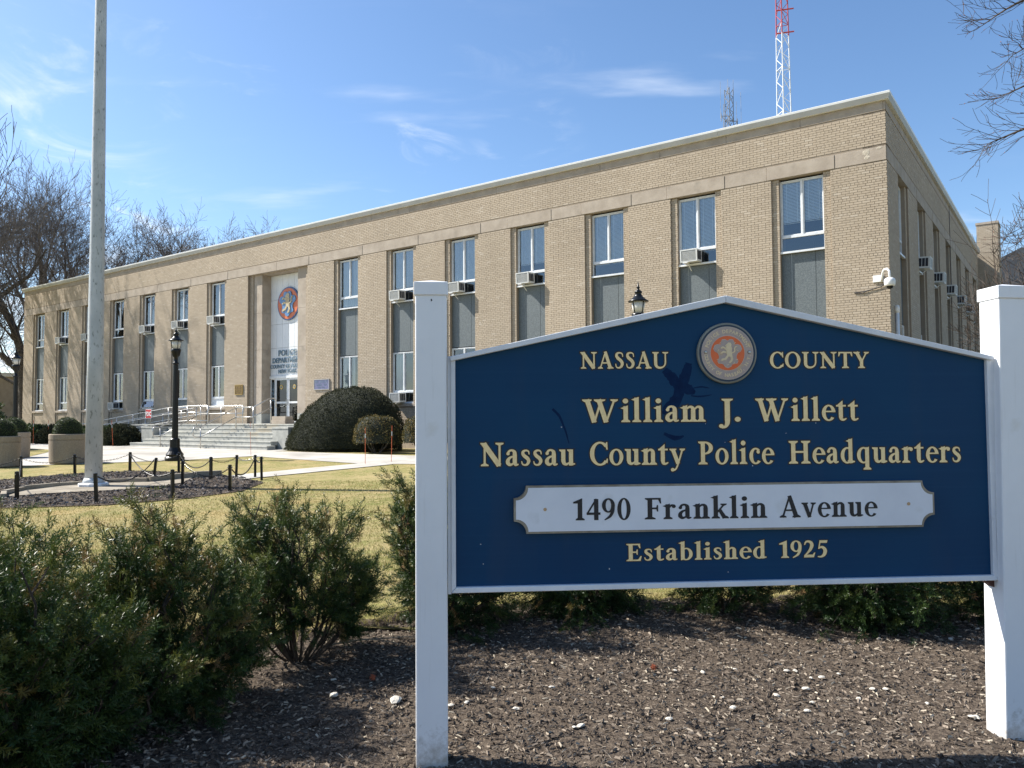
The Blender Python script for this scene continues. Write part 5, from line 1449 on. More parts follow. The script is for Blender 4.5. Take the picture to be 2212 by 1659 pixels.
G['P'] = (0.70, [stem(0.20, CS, 0, 1), foot(0.20, CS, 0, 0.11, 0.12), foot(0.17, 0.10, 1, 0.12, 0.05, -1), A_(0.29, 0.72, 0.37, 0.28, 0.17, 0.06, -98, 96), P_((0.2, 1.0), (0.32, 1.0), (0.32, 0.942), (0.2, 0.942)), P_((0.2, 0.44), (0.32, 0.44), (0.32, 0.50), (0.2, 0.50))])
G['H'] = (1.0, [stem(0.22, CS, 0, 1), stem(0.78, CS, 0, 1), P_((0.3, 0.48), (0.7, 0.48), (0.7, 0.545), (0.3, 0.545))]+[foot(x, CS, y, 0.11, 0.11, u) for x in (0.22, 0.78) for y, u in ((0, 1), (1, -1))])
G['F'] = (0.68, [stem(0.21, CS, 0, 1), foot(0.21, CS, 0, 0.12, 0.13), foot(0.19, 0.10, 1, 0.12, 0.04, -1), P_((0.29, 1.0), (0.29, 0.935), (0.64, 0.935), (0.64, 1.0)), P_((0.655, 0.75), (0.625, 0.75), (0.55, 0.936), (0.64, 0.94)), P_((0.29, 0.48), (0.5, 0.48), (0.5, 0.545), (0.29, 0.545)), P_((0.50, 0.37), (0.53, 0.37), (0.53, 0.66), (0.50, 0.66), (0.46, 0.515))])
G['E'] = (0.74, [stem(0.21, CS, 0, 1), foot(0.19, 0.10, 0, 0.12, 0.04), foot(0.19, 0.10, 1, 0.12, 0.04, -1), P_((0.29, 1.0), (0.29, 0.935), (0.64, 0.935), (0.64, 1.0)), P_((0.655, 0.75), (0.625, 0.75), (0.55, 0.936), (0.64, 0.94)), P_((0.29, 0.48), (0.5, 0.48), (0.5, 0.545), (0.29, 0.545)), P_((0.50, 0.37), (0.53, 0.37), (0.53, 0.66), (0.50, 0.66), (0.46, 0.515)), P_((0.29, 0), (0.66, 0), (0.66, 0.065), (0.29, 0.065)), P_((0.66, 0.0), (0.71, 0.27), (0.675, 0.27), (0.56, 0.064))])
G['i'] = (0.36, [stem(0.18, LS, 0, XH), foot(0.18, LS, 0, 0.085, 0.085), flag(0.18, LS, XH), A_(0.175, 0.93, 0.10, 0.10, 0.10, 0.10)])
G['l'] = (0.36, [stem(0.18, LS, 0, 1.07), foot(0.18, LS, 0, 0.085, 0.085), flag(0.18, LS, 1.07)])
a_top = S_([(0.10, 0.515), (0.15, 0.635), (0.27, 0.675), (0.375, 0.60), (0.39, 0.46)], [0.10, 0.075, 0.07, 0.13, LS])
G['a'] = (0.56, [a_top, A_(0.105, 0.53, 0.062, 0.062, 0.062, 0.062), stem(0.39, LS, 0.10, 0.48), S_([(0.385, 0.12), (0.43, 0.035), (0.54, 0.06)], [LS, 0.085, 0.035]), S_([(0.36, 0.42), (0.20, 0.36), (0.105, 0.25), (0.10, 0.13), (0.18, 0.045), (0.29, 0.075), (0.37, 0.16)], [0.04, 0.08, 0.13, 0.155, 0.11, 0.06, 0.04])])
G['m'] = (0.98, [stem(0.17, LS, 0, XH), foot(0.17, LS, 0, 0.085, 0.075), flag(0.17, LS, XH), stem(0.49, LS, 0, 0.5), foot(0.49, LS, 0, 0.075, 0.075), stem(0.81, LS, 0, 0.5), foot(0.81, LS, 0, 0.075, 0.085),
             S_([(0.22, 0.53), (0.32, 0.64), (0.42, 0.645), (0.485, 0.57), (0.49, 0.46)], [0.03, 0.07, 0.10, 0.14, LS]), S_([(0.54, 0.53), (0.64, 0.64), (0.74, 0.645), (0.805, 0.57), (0.81, 0.46)], [0.03, 0.07, 0.10, 0.14, LS])])
G['n'] = (0.66, [stem(0.17, LS, 0, XH), foot(0.17, LS, 0, 0.085, 0.075), flag(0.17, LS, XH), stem(0.49, LS, 0, 0.5), foot(0.49, LS, 0, 0.075, 0.085), S_([(0.22, 0.53), (0.32, 0.64), (0.42, 0.645), (0.485, 0.57), (0.49, 0.46)], [0.03, 0.07, 0.10, 0.14, LS])])
G['h'] = (0.66, [stem(0.17, LS, 0, 1.07), foot(0.17, LS, 0, 0.085, 0.075), flag(0.17, LS, 1.07), stem(0.49, LS, 0, 0.5), foot(0.49, LS, 0, 0.075, 0.085), S_([(0.22, 0.53), (0.32, 0.64), (0.42, 0.645), (0.485, 0.57), (0.49, 0.46)], [0.03, 0.07, 0.10, 0.14, LS])])
G['u'] = (0.66, [stem(0.16, LS, 0.18, XH-0.02), P_((0.0, XH), (0.0, XH-0.04), (0.09, XH-0.10), (0.239, XH)), stem(0.49, LS, 0.0, XH-0.02), P_((0.34, XH), (0.34, XH-0.04), (0.42, XH-0.10), (0.569, XH)), S_([(0.16, 0.22), (0.19, 0.10), (0.28, 0.045), (0.38, 0.09), (0.46, 0.18)], [LS, 0.14, 0.09, 0.06, 0.03]), P_((0.49, -0.01), (0.66, 0.04), (0.66, 0.075), (0.56, 0.10), (0.49, 0.12))])
G['s'] = (0.44, [S_([(0.365, 0.50), (0.335, 0.625), (0.225, 0.665), (0.115, 0.615), (0.105, 0.51), (0.18, 0.41), (0.29, 0.32), (0.345, 0.20), (0.29, 0.07), (0.185, 0.028), (0.085, 0.07), (0.045, 0.19)], [0.02, 0.045, 0.06, 0.095, 0.12, 0.135, 0.14, 0.125, 0.09, 0.058, 0.045, 0.02])])
G['o'] = (0.62, [A_(0.31, 0.345, 0.295, 0.36, 0.14, 0.055)])
G['t'] = (0.44, [stem(0.19, LS, 0.15, 0.66), P_((0.0, 0.635), (0.40, 0.635), (0.40, 0.69), (0.0, 0.69)), P_((0.02, 0.68), (0.19, 0.68), (0.265, 0.69), (0.265, 0.89)), S_([(0.19, 0.18), (0.215, 0.065), (0.31, 0.03), (0.42, 0.085)], [LS, 0.12, 0.075, 0.03])])
G['y'] = (0.66, [S_([(0.12, XH-0.02), (0.345, 0.04)], [0.155, 0.15]), S_([(0.545, XH-0.02), (0.34, 0.0), (0.245, -0.20), (0.14, -0.27)], [0.055, 0.055, 0.05, 0.05]), foot(0.125, 0.12, XH, 0.08, 0.08, -0.9), foot(0.545, 0.05, XH, 0.09, 0.08, -0.9), A_(0.105, -0.235, 0.075, 0.07, 0.075, 0.07)])
G['c'] = (0.53, [A_(0.32, 0.345, 0.285, 0.36, 0.15, 0.055, 48, 318), A_(0.44, 0.53, 0.068, 0.068, 0.068, 0.068), ])
G['e'] = (0.56, [A_(0.305, 0.345, 0.285, 0.36, 0.145, 0.052, 12, 320), P_((0.12, 0.385), (0.56, 0.385), (0.56, 0.43), (0.12, 0.43)), P_((0.50, 0.385), (0.585, 0.385), (0.575, 0.47), (0.48, 0.52))])
G['d'] = (0.66, [stem(0.47, LS, 0.0, 1.07), flag(0.47, LS, 1.07), A_(0.32, 0.345, 0.29, 0.36, 0.145, 0.055, 58, 302), S_([(0.42, 0.16), (0.36, 0.07)], [0.05, 0.05]), P_((0.47, -0.01), (0.65, 0.045), (0.65, 0.08), (0.55, 0.10), (0.47, 0.12))])
G['q'] = (0.66, [stem(0.49, LS, -0.30, XH), foot(0.49, LS, -0.30, 0.09, 0.09), P_((0.49, XH-0.1), (0.569, XH+0.03), (0.47, XH-0.02)), A_(0.33, 0.345, 0.295, 0.36, 0.145, 0.055, 58, 302), P_((0.41, XH-0.07), (0.569, XH+0.02), (0.569, XH-0.12), (0.43, XH-0.15))])
G['b'] = (0.66, [stem(0.17, LS, 0.02, 1.07), flag(0.17, LS, 1.07), A_(0.33, 0.345, 0.295, 0.36, 0.145, 0.055, -122, 122), P_((0.091, 0.0), (0.12, -0.01), (0.249, 0.08), (0.17, 0.14), (0.091, 0.12))])
G['r'] = (0.50, [stem(0.17, LS, 0, XH), foot(0.17, LS, 0, 0.085, 0.10), flag(0.17, LS, XH), S_([(0.22, 0.52), (0.31, 0.64), (0.42, 0.63)], [0.03, 0.08, 0.10]), A_(0.415, 0.60, 0.072, 0.075, 0.072, 0.075)])
G['k'] = (0.66, [stem(0.17, LS, 0, 1.07), foot(0.17, LS, 0, 0.085, 0.075), flag(0.17, LS, 1.07), S_([(0.24, 0.30), (0.50, 0.65)], [0.055, 0.055]), foot(0.49, 0.06, XH, 0.09, 0.09, -0.8), S_([(0.32, 0.42), (0.53, 0.02)], [0.12, 0.16]), foot(0.56, 0.12, 0, 0.06, 0.07)])
G['v'] = (0.62, [S_([(0.12, XH-0.02), (0.335, 0.0)], [0.155, 0.14]), S_([(0.335, 0.0), (0.51, XH-0.02)], [0.055, 0.055]), foot(0.125, 0.12, XH, 0.08, 0.08, -0.9), foot(0.51, 0.05, XH, 0.09, 0.08, -0.9)])
G['.'] = (0.22, [A_(0.11, 0.085, 0.10, 0.10, 0.10, 0.10)])
G[' '] = (0.30, [])
G['1'] = (0.56, [stem(0.33, 0.20, 0, 0.93), foot(0.33, 0.20, 0, 0.10, 0.11), P_((0.02, 0.80), (0.23, 0.80), (0.43, 0.90), (0.43, 1.02), (0.02, 0.855))])
G['4'] = (0.66, [stem(0.47, 0.19, 0, 0.98), S_([(0.48, 0.99), (0.04, 0.30)], [0.06, 0.06]), P_((0.02, 0.25), (0.66, 0.25), (0.66, 0.345), (0.02, 0.345))])
G['9'] = (0.66, [A_(0.32, 0.68, 0.30, 0.335, 0.16, 0.055), S_([(0.555, 0.72), (0.52, 0.42), (0.40, 0.17), (0.14, 0.0)], [0.12, 0.15, 0.11, 0.03])])
G['0'] = (0.68, [A_(0.33, 0.5, 0.31, 0.52, 0.17, 0.055)])
G['2'] = (0.66, [S_([(0.06, 0.76), (0.14, 0.93), (0.30, 0.95), (0.43, 0.86), (0.46, 0.70), (0.38, 0.48), (0.22, 0.27), (0.05, 0.08)], [0.04, 0.09, 0.12, 0.16, 0.18, 0.15, 0.09, 0.06]), P_((0.02, 0.0), (0.56, 0.0), (0.58, 0.145), (0.06, 0.145)), P_((0.52, 0.0), (0.56, 0.0), (0.64, 0.27), (0.60, 0.27), (0.50, 0.14))])
G['5'] = (0.62, [P_((0.17, 1.0), (0.17, 0.86), (0.56, 0.86), (0.60, 1.0)), S_([(0.19, 0.96), (0.11, 0.50)], [0.05, 0.05]), S_([(0.10, 0.52), (0.26, 0.60), (0.41, 0.52), (0.47, 0.34), (0.40, 0.13), (0.24, 0.025), (0.06, 0.03)], [0.04, 0.11, 0.16, 0.19, 0.16, 0.09, 0.04])])

def offset_poly(p, o):
    p = ccw(p); n = len(p); out = []
    for i in range(n):
        a, b, c = Vector(p[i-1]), Vector(p[i]), Vector(p[(i+1) % n])
        d1 = (b-a); d2 = (c-b)
        if d1.length < 1e-6 or d2.length < 1e-6: out.append(tuple(b)); continue
        d1.normalize(); d2.normalize()
        n1 = Vector((d1.y, -d1.x)); n2 = Vector((d2.y, -d2.x)); mm = n1+n2
        if mm.length < 0.3: out.append(tuple(b+n1*o)); continue
        mm.normalize(); k = min(2.2, 1/max(0.3, mm.dot(n1)))
        out.append(tuple(b+mm*o*k))
    return out
def draw(m, ch, x0, z0, sx, sz, y, o, kq):
    """add one letter: o grows its outline (in cap units)"""
    for pc in G[ch][1]:
        yy = y-0.00012*(kq[0] % 7); kq[0] += 1
        tr = lambda p: (x0+p[0]*sx, yy, z0+p[1]*sz)
        if pc[0] == 'p':
            p = ccw(pc[1]); p = offset_poly(p, o) if o else p
            m.add([tr(q) for q in p], [tuple(range(len(p)))])
        elif pc[0] == 's':
            P, W = catmull(pc[1], pc[2]); P = [Vector(q) for q in P]
            if o:
                d0 = (P[0]-P[1]).normalized(); d1 = (P[-1]-P[-2]).normalized()
                P = [P[0]+d0*o]+P+[P[-1]+d1*o]; W = [W[0]]+list(W)+[W[-1]]
            L_, R__ = [], []
            for i, q in enumerate(P):
                t = (P[min(len(P)-1, i+1)]-P[max(0, i-1)]).normalized(); nn = Vector((-t.y, t.x)); w = W[i]/2+o
                L_.append(q+nn*w); R__.append(q-nn*w)
            n = len(P); m.add([tr(q) for q in L_+R__], [(i+n, i+n+1, i+1, i) for i in range(n-1)])
        else:
            _, cx, cy, rx, ry, tv, th, a0, a1 = pc
            n = 30; vo, vi = [], []
            if o and (a1-a0) < 359: a0 -= math.degrees(o/rx); a1 += math.degrees(o/rx)
            solid = tv >= rx-1e-6
            for i in range(n+1):
                a = R_(a0+(a1-a0)*i/n)
                vo.append((cx+(rx+o)*math.cos(a), cy+(ry+o)*math.sin(a)))
                rx_, ry_ = max(0.001, rx-tv-o), max(0.001, ry-th-o)
                vi.append((cx+rx_*math.cos(a), cy+ry_*math.sin(a)))
            if solid: m.add([tr(q) for q in vo[:-1]], [tuple(range(n))])
            else: m.add([tr(q) for q in vo+vi], [(i, i+1, i+n+2, i+n+1) for i in range(n)])
def word(m, mo, text, xa, xb, z0, cap, y, o=0.0, gap=0.075, kq=None, slope=0.0):
    adv = sum(G[c][0] for c in text)+gap*(len(text)-1)
    sx = (xb-xa)/adv; x = xa
    kq = kq or [0]
    for c in text:
        zz = z0+slope*(x-xa)
        if mo is not None: draw(mo, c, x, zz, sx, cap, y+0.0010, o/cap+0.010, kq)
        draw(m, c, x, zz, sx, cap, y, 0.010, kq)
        x += (G[c][0]+gap)*sx

gold = bpy.data.materials.new('gold_leaf'); gold.use_nodes = True
def gold_nodes(m):
    nt = m.node_tree; N, L = nt.nodes, nt.links; b = N['Principled BSDF']; b.inputs['Roughness'].default_value = 0.48; b.inputs['Metallic'].default_value = 0.0
    tc = N.new('ShaderNodeTexCoord')
    v = N.new('ShaderNodeTexVoronoi'); v.inputs['Scale'].default_value = 62; v.distance = 'CHEBYCHEV'
    mp = N.new('ShaderNodeMapping'); mp.inputs['Scale'].default_value = (1, 0.01, 1); L.new(tc.outputs['Object'], mp.inputs[0]); L.new(mp.outputs[0], v.inputs[0])
    n = N.new('ShaderNodeTexNoise'); n.inputs['Scale'].default_value = 90; n.inputs['Detail'].default_value = 4; L.new(mp.outputs[0], n.inputs[0])
    sp = N.new('ShaderNodeSeparateColor'); L.new(v.outputs['Color'], sp.inputs[0])
    ad = N.new('ShaderNodeMath'); ad.operation = 'ADD'; L.new(sp.outputs[0], ad.inputs[0]); L.new(n.outputs[0], ad.inputs[1])
    hf = N.new('ShaderNodeMath'); hf.operation = 'MULTIPLY'; hf.inputs[1].default_value = 0.5; L.new(ad.outputs[0], hf.inputs[0])
    r = N.new('ShaderNodeValToRGB'); r.color_ramp.elements[0].position = 0.22; r.color_ramp.elements[0].color = (0.92, 0.67, 0.33, 1)
    r.color_ramp.elements[1].position = 0.62; r.color_ramp.elements[1].color = (1.0, 0.76, 0.38, 1); L.new(hf.outputs[0], r.inputs[0]); L.new(r.outputs[0], b.inputs['Base Color'])
gold_nodes(gold)
black = M('black_letter_paint', (0.008, 0.008, 0.012), None, rough=0.5)
LY = BY-0.0012
def line(words, z0, cap, label, outline=0.0055, mat=gold, y=LY, slope=0.0):
    for (t, xa, xb) in words:
        m, mo = MB(), MB(); kq = [0]
        word(m, mo if outline else None, t, xa+outline*0.8, xb-outline*0.8, z0+slope*(xa-words[0][1]), cap, y, outline, kq=kq, slope=slope)
        o = m.build('lettering', mat, SG); o['label'] = label+', the word '+t
        if outline: mo.build('letter_outline', black, o)
line([('NASSAU', 0.723, 1.129), ('COUNTY', 1.585, 2.061)], 1.7115, 0.0725, 'gold capitals either side of the round seal')
line([('William', 0.732, 1.294), ('J.', 1.352, 1.456), ('Willett', 1.519, 2.006)], 1.473, 0.100, 'gold lettering of the second line')
line([('Nassau', 0.277, 0.702), ('County', 0.757, 1.198), ('Police', 1.251, 1.605), ('Headquarters', 1.665, 2.490)], 1.285, 0.100, 'gold lettering of the long third line', slope=-0.003)
line([('Established', 0.919, 1.561), ('1925', 1.613, 1.845)], 0.860, 0.074, 'gold lettering of the last line', outline=0.0035)
# white address plaque with notched corners
def notched(x0, x1, z0, z1, r, n=8):
    pts = []
    for (cx, cz, a0, a1) in ((x0, z0, 90, 0), (x1, z0, 180, 90), (x1, z1, 270, 180), (x0, z1, 360, 270)):
        for k in range(n+1):
            a = R_(a0+(a1-a0)*k/n); pts.append((cx+r*math.cos(a), cz+r*math.sin(a)))
    return pts
ap = MB(); ap.prism_y(ccw(notched(0.424, 2.335, 0.990, 1.198, 0.054)), BY-0.024, BY-0.0005)
aplq = ap.build('address_plaque', M('dull_bronze_edge', (0.20, 0.17, 0.13), (0.33, 0.30, 0.24), 14, 0.5, metal=0.3), SG)
ap = MB(); ap.prism_y(ccw(notched(0.433, 2.326, 0.999, 1.189, 0.054)), BY-0.0262, BY-0.0242); ap.build('plaque_face', M('white_plaque_face', (0.66, 0.68, 0.73), (0.76, 0.78, 0.82), 2.5, 0.4, dirt=((0.60, 0.61, 0.62), 5, 0.62)), aplq)
line([('1490', 0.683, 0.941), ('Franklin', 1.001, 1.554), ('Avenue', 1.614, 2.062)], 1.046, 0.092, 'black lettering of the street address', outline=0.0, mat=black, y=BY-0.0272, slope=-0.003)
for x in (0.560, 2.212):
    m = MB(); m.lathe([(0.0075, 0), (0.0075, 0.002), (0.0, 0.003)], n=14); me = m.mesh('screw', M('tan_screw', (0.50, 0.33, 0.18), None)); me.transform(Matrix.Translation((x, BY-0.0263, 1.095)) @ XZ); link('screw_head', me, aplq)
# round seal
sc_, sz_ = 1.3885, 1.778
def ringp(r, n=56): return [(sc_+r*math.cos(2*math.pi*k/n), sz_+r*math.sin(2*math.pi*k/n)) for k in range(n)]
m = MB(); m.prism_y(ringp(0.1375), BY-0.020, BY-0.0005); seal = m.build('seal', M('grey_bronze_rim', (0.19, 0.19, 0.16), (0.28, 0.27, 0.22), 8, 0.5, metal=0.2), SG, bevel=0.006)
seal['label'] = 'round county police seal'
def disc(r, y0, y1, mat, name): m = MB(); m.prism_y(ringp(r), y0, y1); return m.build(name, mat, seal)
disc(0.128, BY-0.0212, BY-0.0202, M('seal_navy', (0.012, 0.03, 0.06), None, rough=0.5), 'seal_band')
taupe = M('seal_taupe', (0.40, 0.31, 0.275), (0.49, 0.385, 0.32), 16, 0.5, dirt=((0.58, 0.41, 0.21), 14, 0.60))
pale = M('seal_pale_line', (0.56, 0.50, 0.42), None, rough=0.5); cream = M('seal_cream', (0.68, 0.54, 0.33), (0.80, 0.64, 0.39), 60, 0.5)
sor = M('seal_orange', (0.74, 0.13, 0.025), (0.80, 0.16, 0.04), 10, 0.45)
disc(0.1195, BY-0.0222, BY-0.0213, pale, 'seal_line'); disc(0.1175, BY-0.0232, BY-0.0223, taupe, 'seal_disc')
disc(0.0800, BY-0.0242, BY-0.0233, pale, 'seal_line'); disc(0.0775, BY-0.0252, BY-0.0243, sor, 'seal_ring')
m = MB(); m.prism_y(ccw(shield_poly(0.0690, sc_, sz_)), BY-0.0262, BY-0.0253); m.build('seal_line', pale, seal)
m = MB(); m.prism_y(ccw(shield_poly(0.0665, sc_, sz_)), BY-0.0272, BY-0.0263); m.build('seal_shield', taupe, seal)
m = MB()
for q, p in enumerate(lion_polys(0.066, sc_, sz_)): m.prism_y(ccw(p), BY-0.0292-q*0.0001, BY-0.0273)
for (x, z, a) in ((-0.035, 0.045, 0.5), (-0.044, 0.012, 0.9), (-0.046, -0.028, 0.2), (0.032, 0.044, 0.8), (0.040, -0.03, 0.3), (0.044, 0.012, -0.4), (0.0, -0.052, 0.5), (0.028, -0.045, 1.2)):
    dx, dz = 0.0055*math.cos(a), 0.0055*math.sin(a); m.prism_y(ccw([(sc_+x-dx+dz*0.2, sz_+z-dz-dx*0.2), (sc_+x+dx+dz*0.2, sz_+z+dz-dx*0.2), (sc_+x+dx-dz*0.2, sz_+z+dz+dx*0.2), (sc_+x-dx-dz*0.2, sz_+z-dz+dx*0.2)]), BY-0.0286, BY-0.0273)
m.build('seal_lion', cream, seal)
def arc_text(txt, r, a_mid, span, size, flip):
    n = len(txt)
    for i, ch in enumerate(txt):
        if ch == ' ': continue
        f_ = (i+0.5)/n-0.5
        a = R_(a_mid-(span*f_ if not flip else -span*f_))
        x, z = sc_+r*math.cos(a), sz_+r*math.sin(a)
        rot = (a-math.pi/2) if not flip else (a+math.pi/2)
        me = text_mesh(ch, size, extrude=0.0002, bold=0.0006); me.materials.clear(); me.materials.append(cream)
        M_ = Matrix.Translation((x, BY-0.0238, z)) @ Matrix.Rotation(-rot, 4, 'Y') @ XZ @ Matrix.Translation((0, -size*0.36 if not flip else -size*0.36, 0))
        me.transform(M_); link('seal_letter', me, seal)
arc_text('POLICE DEPARTMENT', 0.0985, 90, 152, 0.0225, False)
arc_text('COUNTY OF NASSAU, N.Y.', 0.0985, 270, 176, 0.0215, True)
for sx in (-1, 1):
    m = MB(); m.lathe([(0.0062, 0), (0.0062, 0.003), (0.0, 0.004)], n=12); me = m.mesh('stud', MAT['steel']); me.transform(Matrix.Translation((sc_+sx*0.1, BY-0.0234, sz_+0.004)) @ XZ); link('stud', me, seal)
    m = MB(); m.lathe([(0.0078, 0), (0.0078, 0.0008), (0.0, 0.001)], n=12); me = m.mesh('hole', black); me.transform(Matrix.Translation((sc_+sx*0.1, BY-0.0233, sz_+0.004)) @ XZ); link('stud_hole', me, seal)
# touch-up paint marks and scratches on the board: darker blue fresh paint
tm_ = M('fresh_blue_touch_up', (0.0020, 0.014, 0.054), (0.0028, 0.022, 0.072), 30, 0.5, spec=0.08)
def smear(pts, ws, k):
    m = MB(); P, W = catmull(pts, ws, 5); P = [Vector(q) for q in P]; r = random.Random(k)
    L_, R__ = [], []
    for i, q in enumerate(P):
        t = (P[min(len(P)-1, i+1)]-P[max(0, i-1)]).normalized(); nn = Vector((-t.y, t.x)); w = W[i]/2
        L_.append(q+nn*w*(1+r.uniform(-.14, .14))); R__.append(q-nn*w*(1+r.uniform(-.14, .14)))
    n = len(P); m.add([(q.x, BY-0.0003-0.00006*k, q.y) for q in L_+R__], [(i+n, i+n+1, i+1, i) for i in range(n-1)])
    o = m.build('paint_smear', tm_, board)
smear([(1.105, 1.705), (1.135, 1.675), (1.165, 1.640), (1.19, 1.625)], [0.028, 0.045, 0.050, 0.02], 1)
smear([(1.218, 1.735), (1.205, 1.69), (1.185, 1.64), (1.160, 1.575), (1.125, 1.525), (1.11, 1.50)], [0.028, 0.045, 0.046, 0.05, 0.055, 0.04], 2)
smear([(1.185, 1.645), (1.215, 1.615), (1.245, 1.603)], [0.04, 0.048, 0.012], 3)
smear([(1.235, 1.622), (1.275, 1.628), (1.31, 1.622)], [0.004, 0.007, 0.002], 4)
smear([(1.225, 1.588), (1.27, 1.585), (1.32, 1.592)], [0.004, 0.008, 0.002], 7)
smear([(0.600, 1.533), (0.630, 1.500), (0.655, 1.440), (0.672, 1.380)], [0.010, 0.011, 0.008, 0.003], 5)
smear([(1.10, 1.420), (1.15, 1.400), (1.19, 1.408)], [0.012, 0.022, 0.006], 6)
wd_ = M('white_dropping', (0.62, 0.64, 0.64), None)
rr_ = random.Random(9)
for i in range(16):
    x, z = rr_.uniform(0.25, 2.55), rr_.uniform(0.78, 1.72); s_ = rr_.uniform(0.0015, 0.0035)
    m = MB(); m.add([(x+s_*math.cos(k)*rr_.uniform(.6, 1.3), BY-0.0008, z+s_*math.sin(k)*rr_.uniform(.6, 1.3)) for k in (0, 1.2, 2.5, 3.8, 5.1)], [(0, 1, 2, 3, 4)]); m.build('white_fleck', wd_, board)

# ------------------------------------------------------------ vegetation
def rot_from(dirs, roll):
    """matrices whose +x axis is dirs"""
    d = dirs/np.linalg.norm(dirs, axis=1)[:, None]
    ref = np.where(np.abs(d[:, 2:3]) > 0.92, np.array([[1.0, 0, 0]]), np.array([[0, 0, 1.0]]))
    s = np.cross(ref, d); s /= np.linalg.norm(s, axis=1)[:, None]
    u = np.cross(d, s)
    c, n = np.cos(roll)[:, None], np.sin(roll)[:, None]
    s2 = s*c+u*n; u2 = -s*n+u*c
    return np.stack([d, s2, u2], 2)      # columns

# one yew sprig: flat two-ranked needles along an axis with side shoots
def shoot_mesh(seed, L=0.15, pitch=0.0026, nl=0.027, nw=0.0041, nside=1):
    """an upright yew shoot: a stem wrapped in needles, tip needles closing up"""
    r = np.random.default_rng(seed); V = []; F = []
    bx, by = r.uniform(-0.35, 0.35, 2)
    def shoot(o, M_, L, nl):
        ax = lambda t: o+M_@np.array([L*t, bx*L*t*t, by*L*t*t])
        for sd in (M_@np.array([0, 1.0, 0]), M_@np.array([0, 0, 1.0])):
            b = len(V)
            for t, w in ((0, 0.0020), (1, 0.0008)): V.append(ax(t)+sd*w); V.append(ax(t)-sd*w)
            F.append((b, b+1, b+3, b+2))
        nn = int(L/pitch)
        for i in range(nn):
            t = 0.05+0.95*(i+0.5)/nn; q = ax(t); az = i*2.4+r.normal(0, 0.35)
            a = math.radians(r.normal(64-34*t**3, 9)); l = nl*(1.0-0.30*t**4)*r.uniform(0.75, 1.15)
            rad = np.array([0, math.cos(az), math.sin(az)])
            nd = np.array([math.cos(a), 0, 0])+rad*math.sin(a); nd = M_@(nd/np.linalg.norm(nd)); rad = M_@rad
            sd = np.cross(nd, rad+r.normal(0, .45, 3)); sd /= np.linalg.norm(sd)+1e-9
            b = len(V); V.append(q-sd*nw*0.3); V.append(q+nd*l*0.55-sd*nw*0.5); V.append(q+nd*l); V.append(q+nd*l*0.55+sd*nw*0.5)
            F.append((b, b+1, b+2, b+3))
    shoot(np.zeros(3), np.eye(3), L, nl)
    for k in range(nside):
        t = r.uniform(0.15, 0.6); an = r.uniform(0, 6.28); tl = math.radians(r.uniform(28, 50))
        d = np.array([math.cos(tl), math.sin(tl)*math.cos(an), math.sin(tl)*math.sin(an)])
        Mm = rot_from(d[None], np.array([0.0]))[0]
        shoot(np.array([L*t, bx*L*t*t, by*L*t*t]), Mm, L*r.uniform(0.35, 0.55), nl*0.9)
    return np_mesh('shoot', np.array(V), np.array(F), MAT['yew'])
SHOOTS = []
for k, (l, ns) in enumerate(((0.085, 1), (0.11, 2), (0.07, 1), (0.13, 2), (0.06, 0))):
    SHOOTS.append(bpy.data.objects.new('yew_shoot', shoot_mesh(k, L=l, nside=ns)))
def foliage_nodes():
    ng = bpy.data.node_groups.new('yew_foliage', 'GeometryNodeTree')
    ng.interface.new_socket('Geometry', in_out='INPUT', socket_type='NodeSocketGeometry')
    ng.interface.new_socket('Geometry', in_out='OUTPUT', socket_type='NodeSocketGeometry')
    N, L = ng.nodes, ng.links
    gi, go = N.new('NodeGroupInput'), N.new('NodeGroupOutput')
    jg = N.new('GeometryNodeJoinGeometry')
    def attr(nm, ty):
        n = N.new('GeometryNodeInputNamedAttribute'); n.data_type = ty; n.inputs['Name'].default_value = nm; return n.outputs[0]
    for k, ob in enumerate(SHOOTS):
        oi = N.new('GeometryNodeObjectInfo'); oi.inputs['Object'].default_value = ob; oi.inputs['As Instance'].default_value = True
        eq = N.new('FunctionNodeCompare'); eq.data_type = 'INT'; eq.operation = 'EQUAL'
        va = attr('variant', 'INT')
        L.new(va, [i for i in eq.inputs if i.name == 'A' and i.type == 'INT'][0]); [i for i in eq.inputs if i.name == 'B' and i.type == 'INT'][0].default_value = k
        ip = N.new('GeometryNodeInstanceOnPoints')
        L.new(gi.outputs[0], ip.inputs['Points']); L.new(eq.outputs[0], ip.inputs['Selection']); L.new(oi.outputs['Geometry'], ip.inputs['Instance'])
        L.new(attr('rot', 'FLOAT_VECTOR'), ip.inputs['Rotation']); L.new(attr('size', 'FLOAT'), ip.inputs['Scale'])
        L.new(ip.outputs[0], jg.inputs[0])
    L.new(jg.outputs[0], go.inputs[0])
    return ng
YEWNG = foliage_nodes()

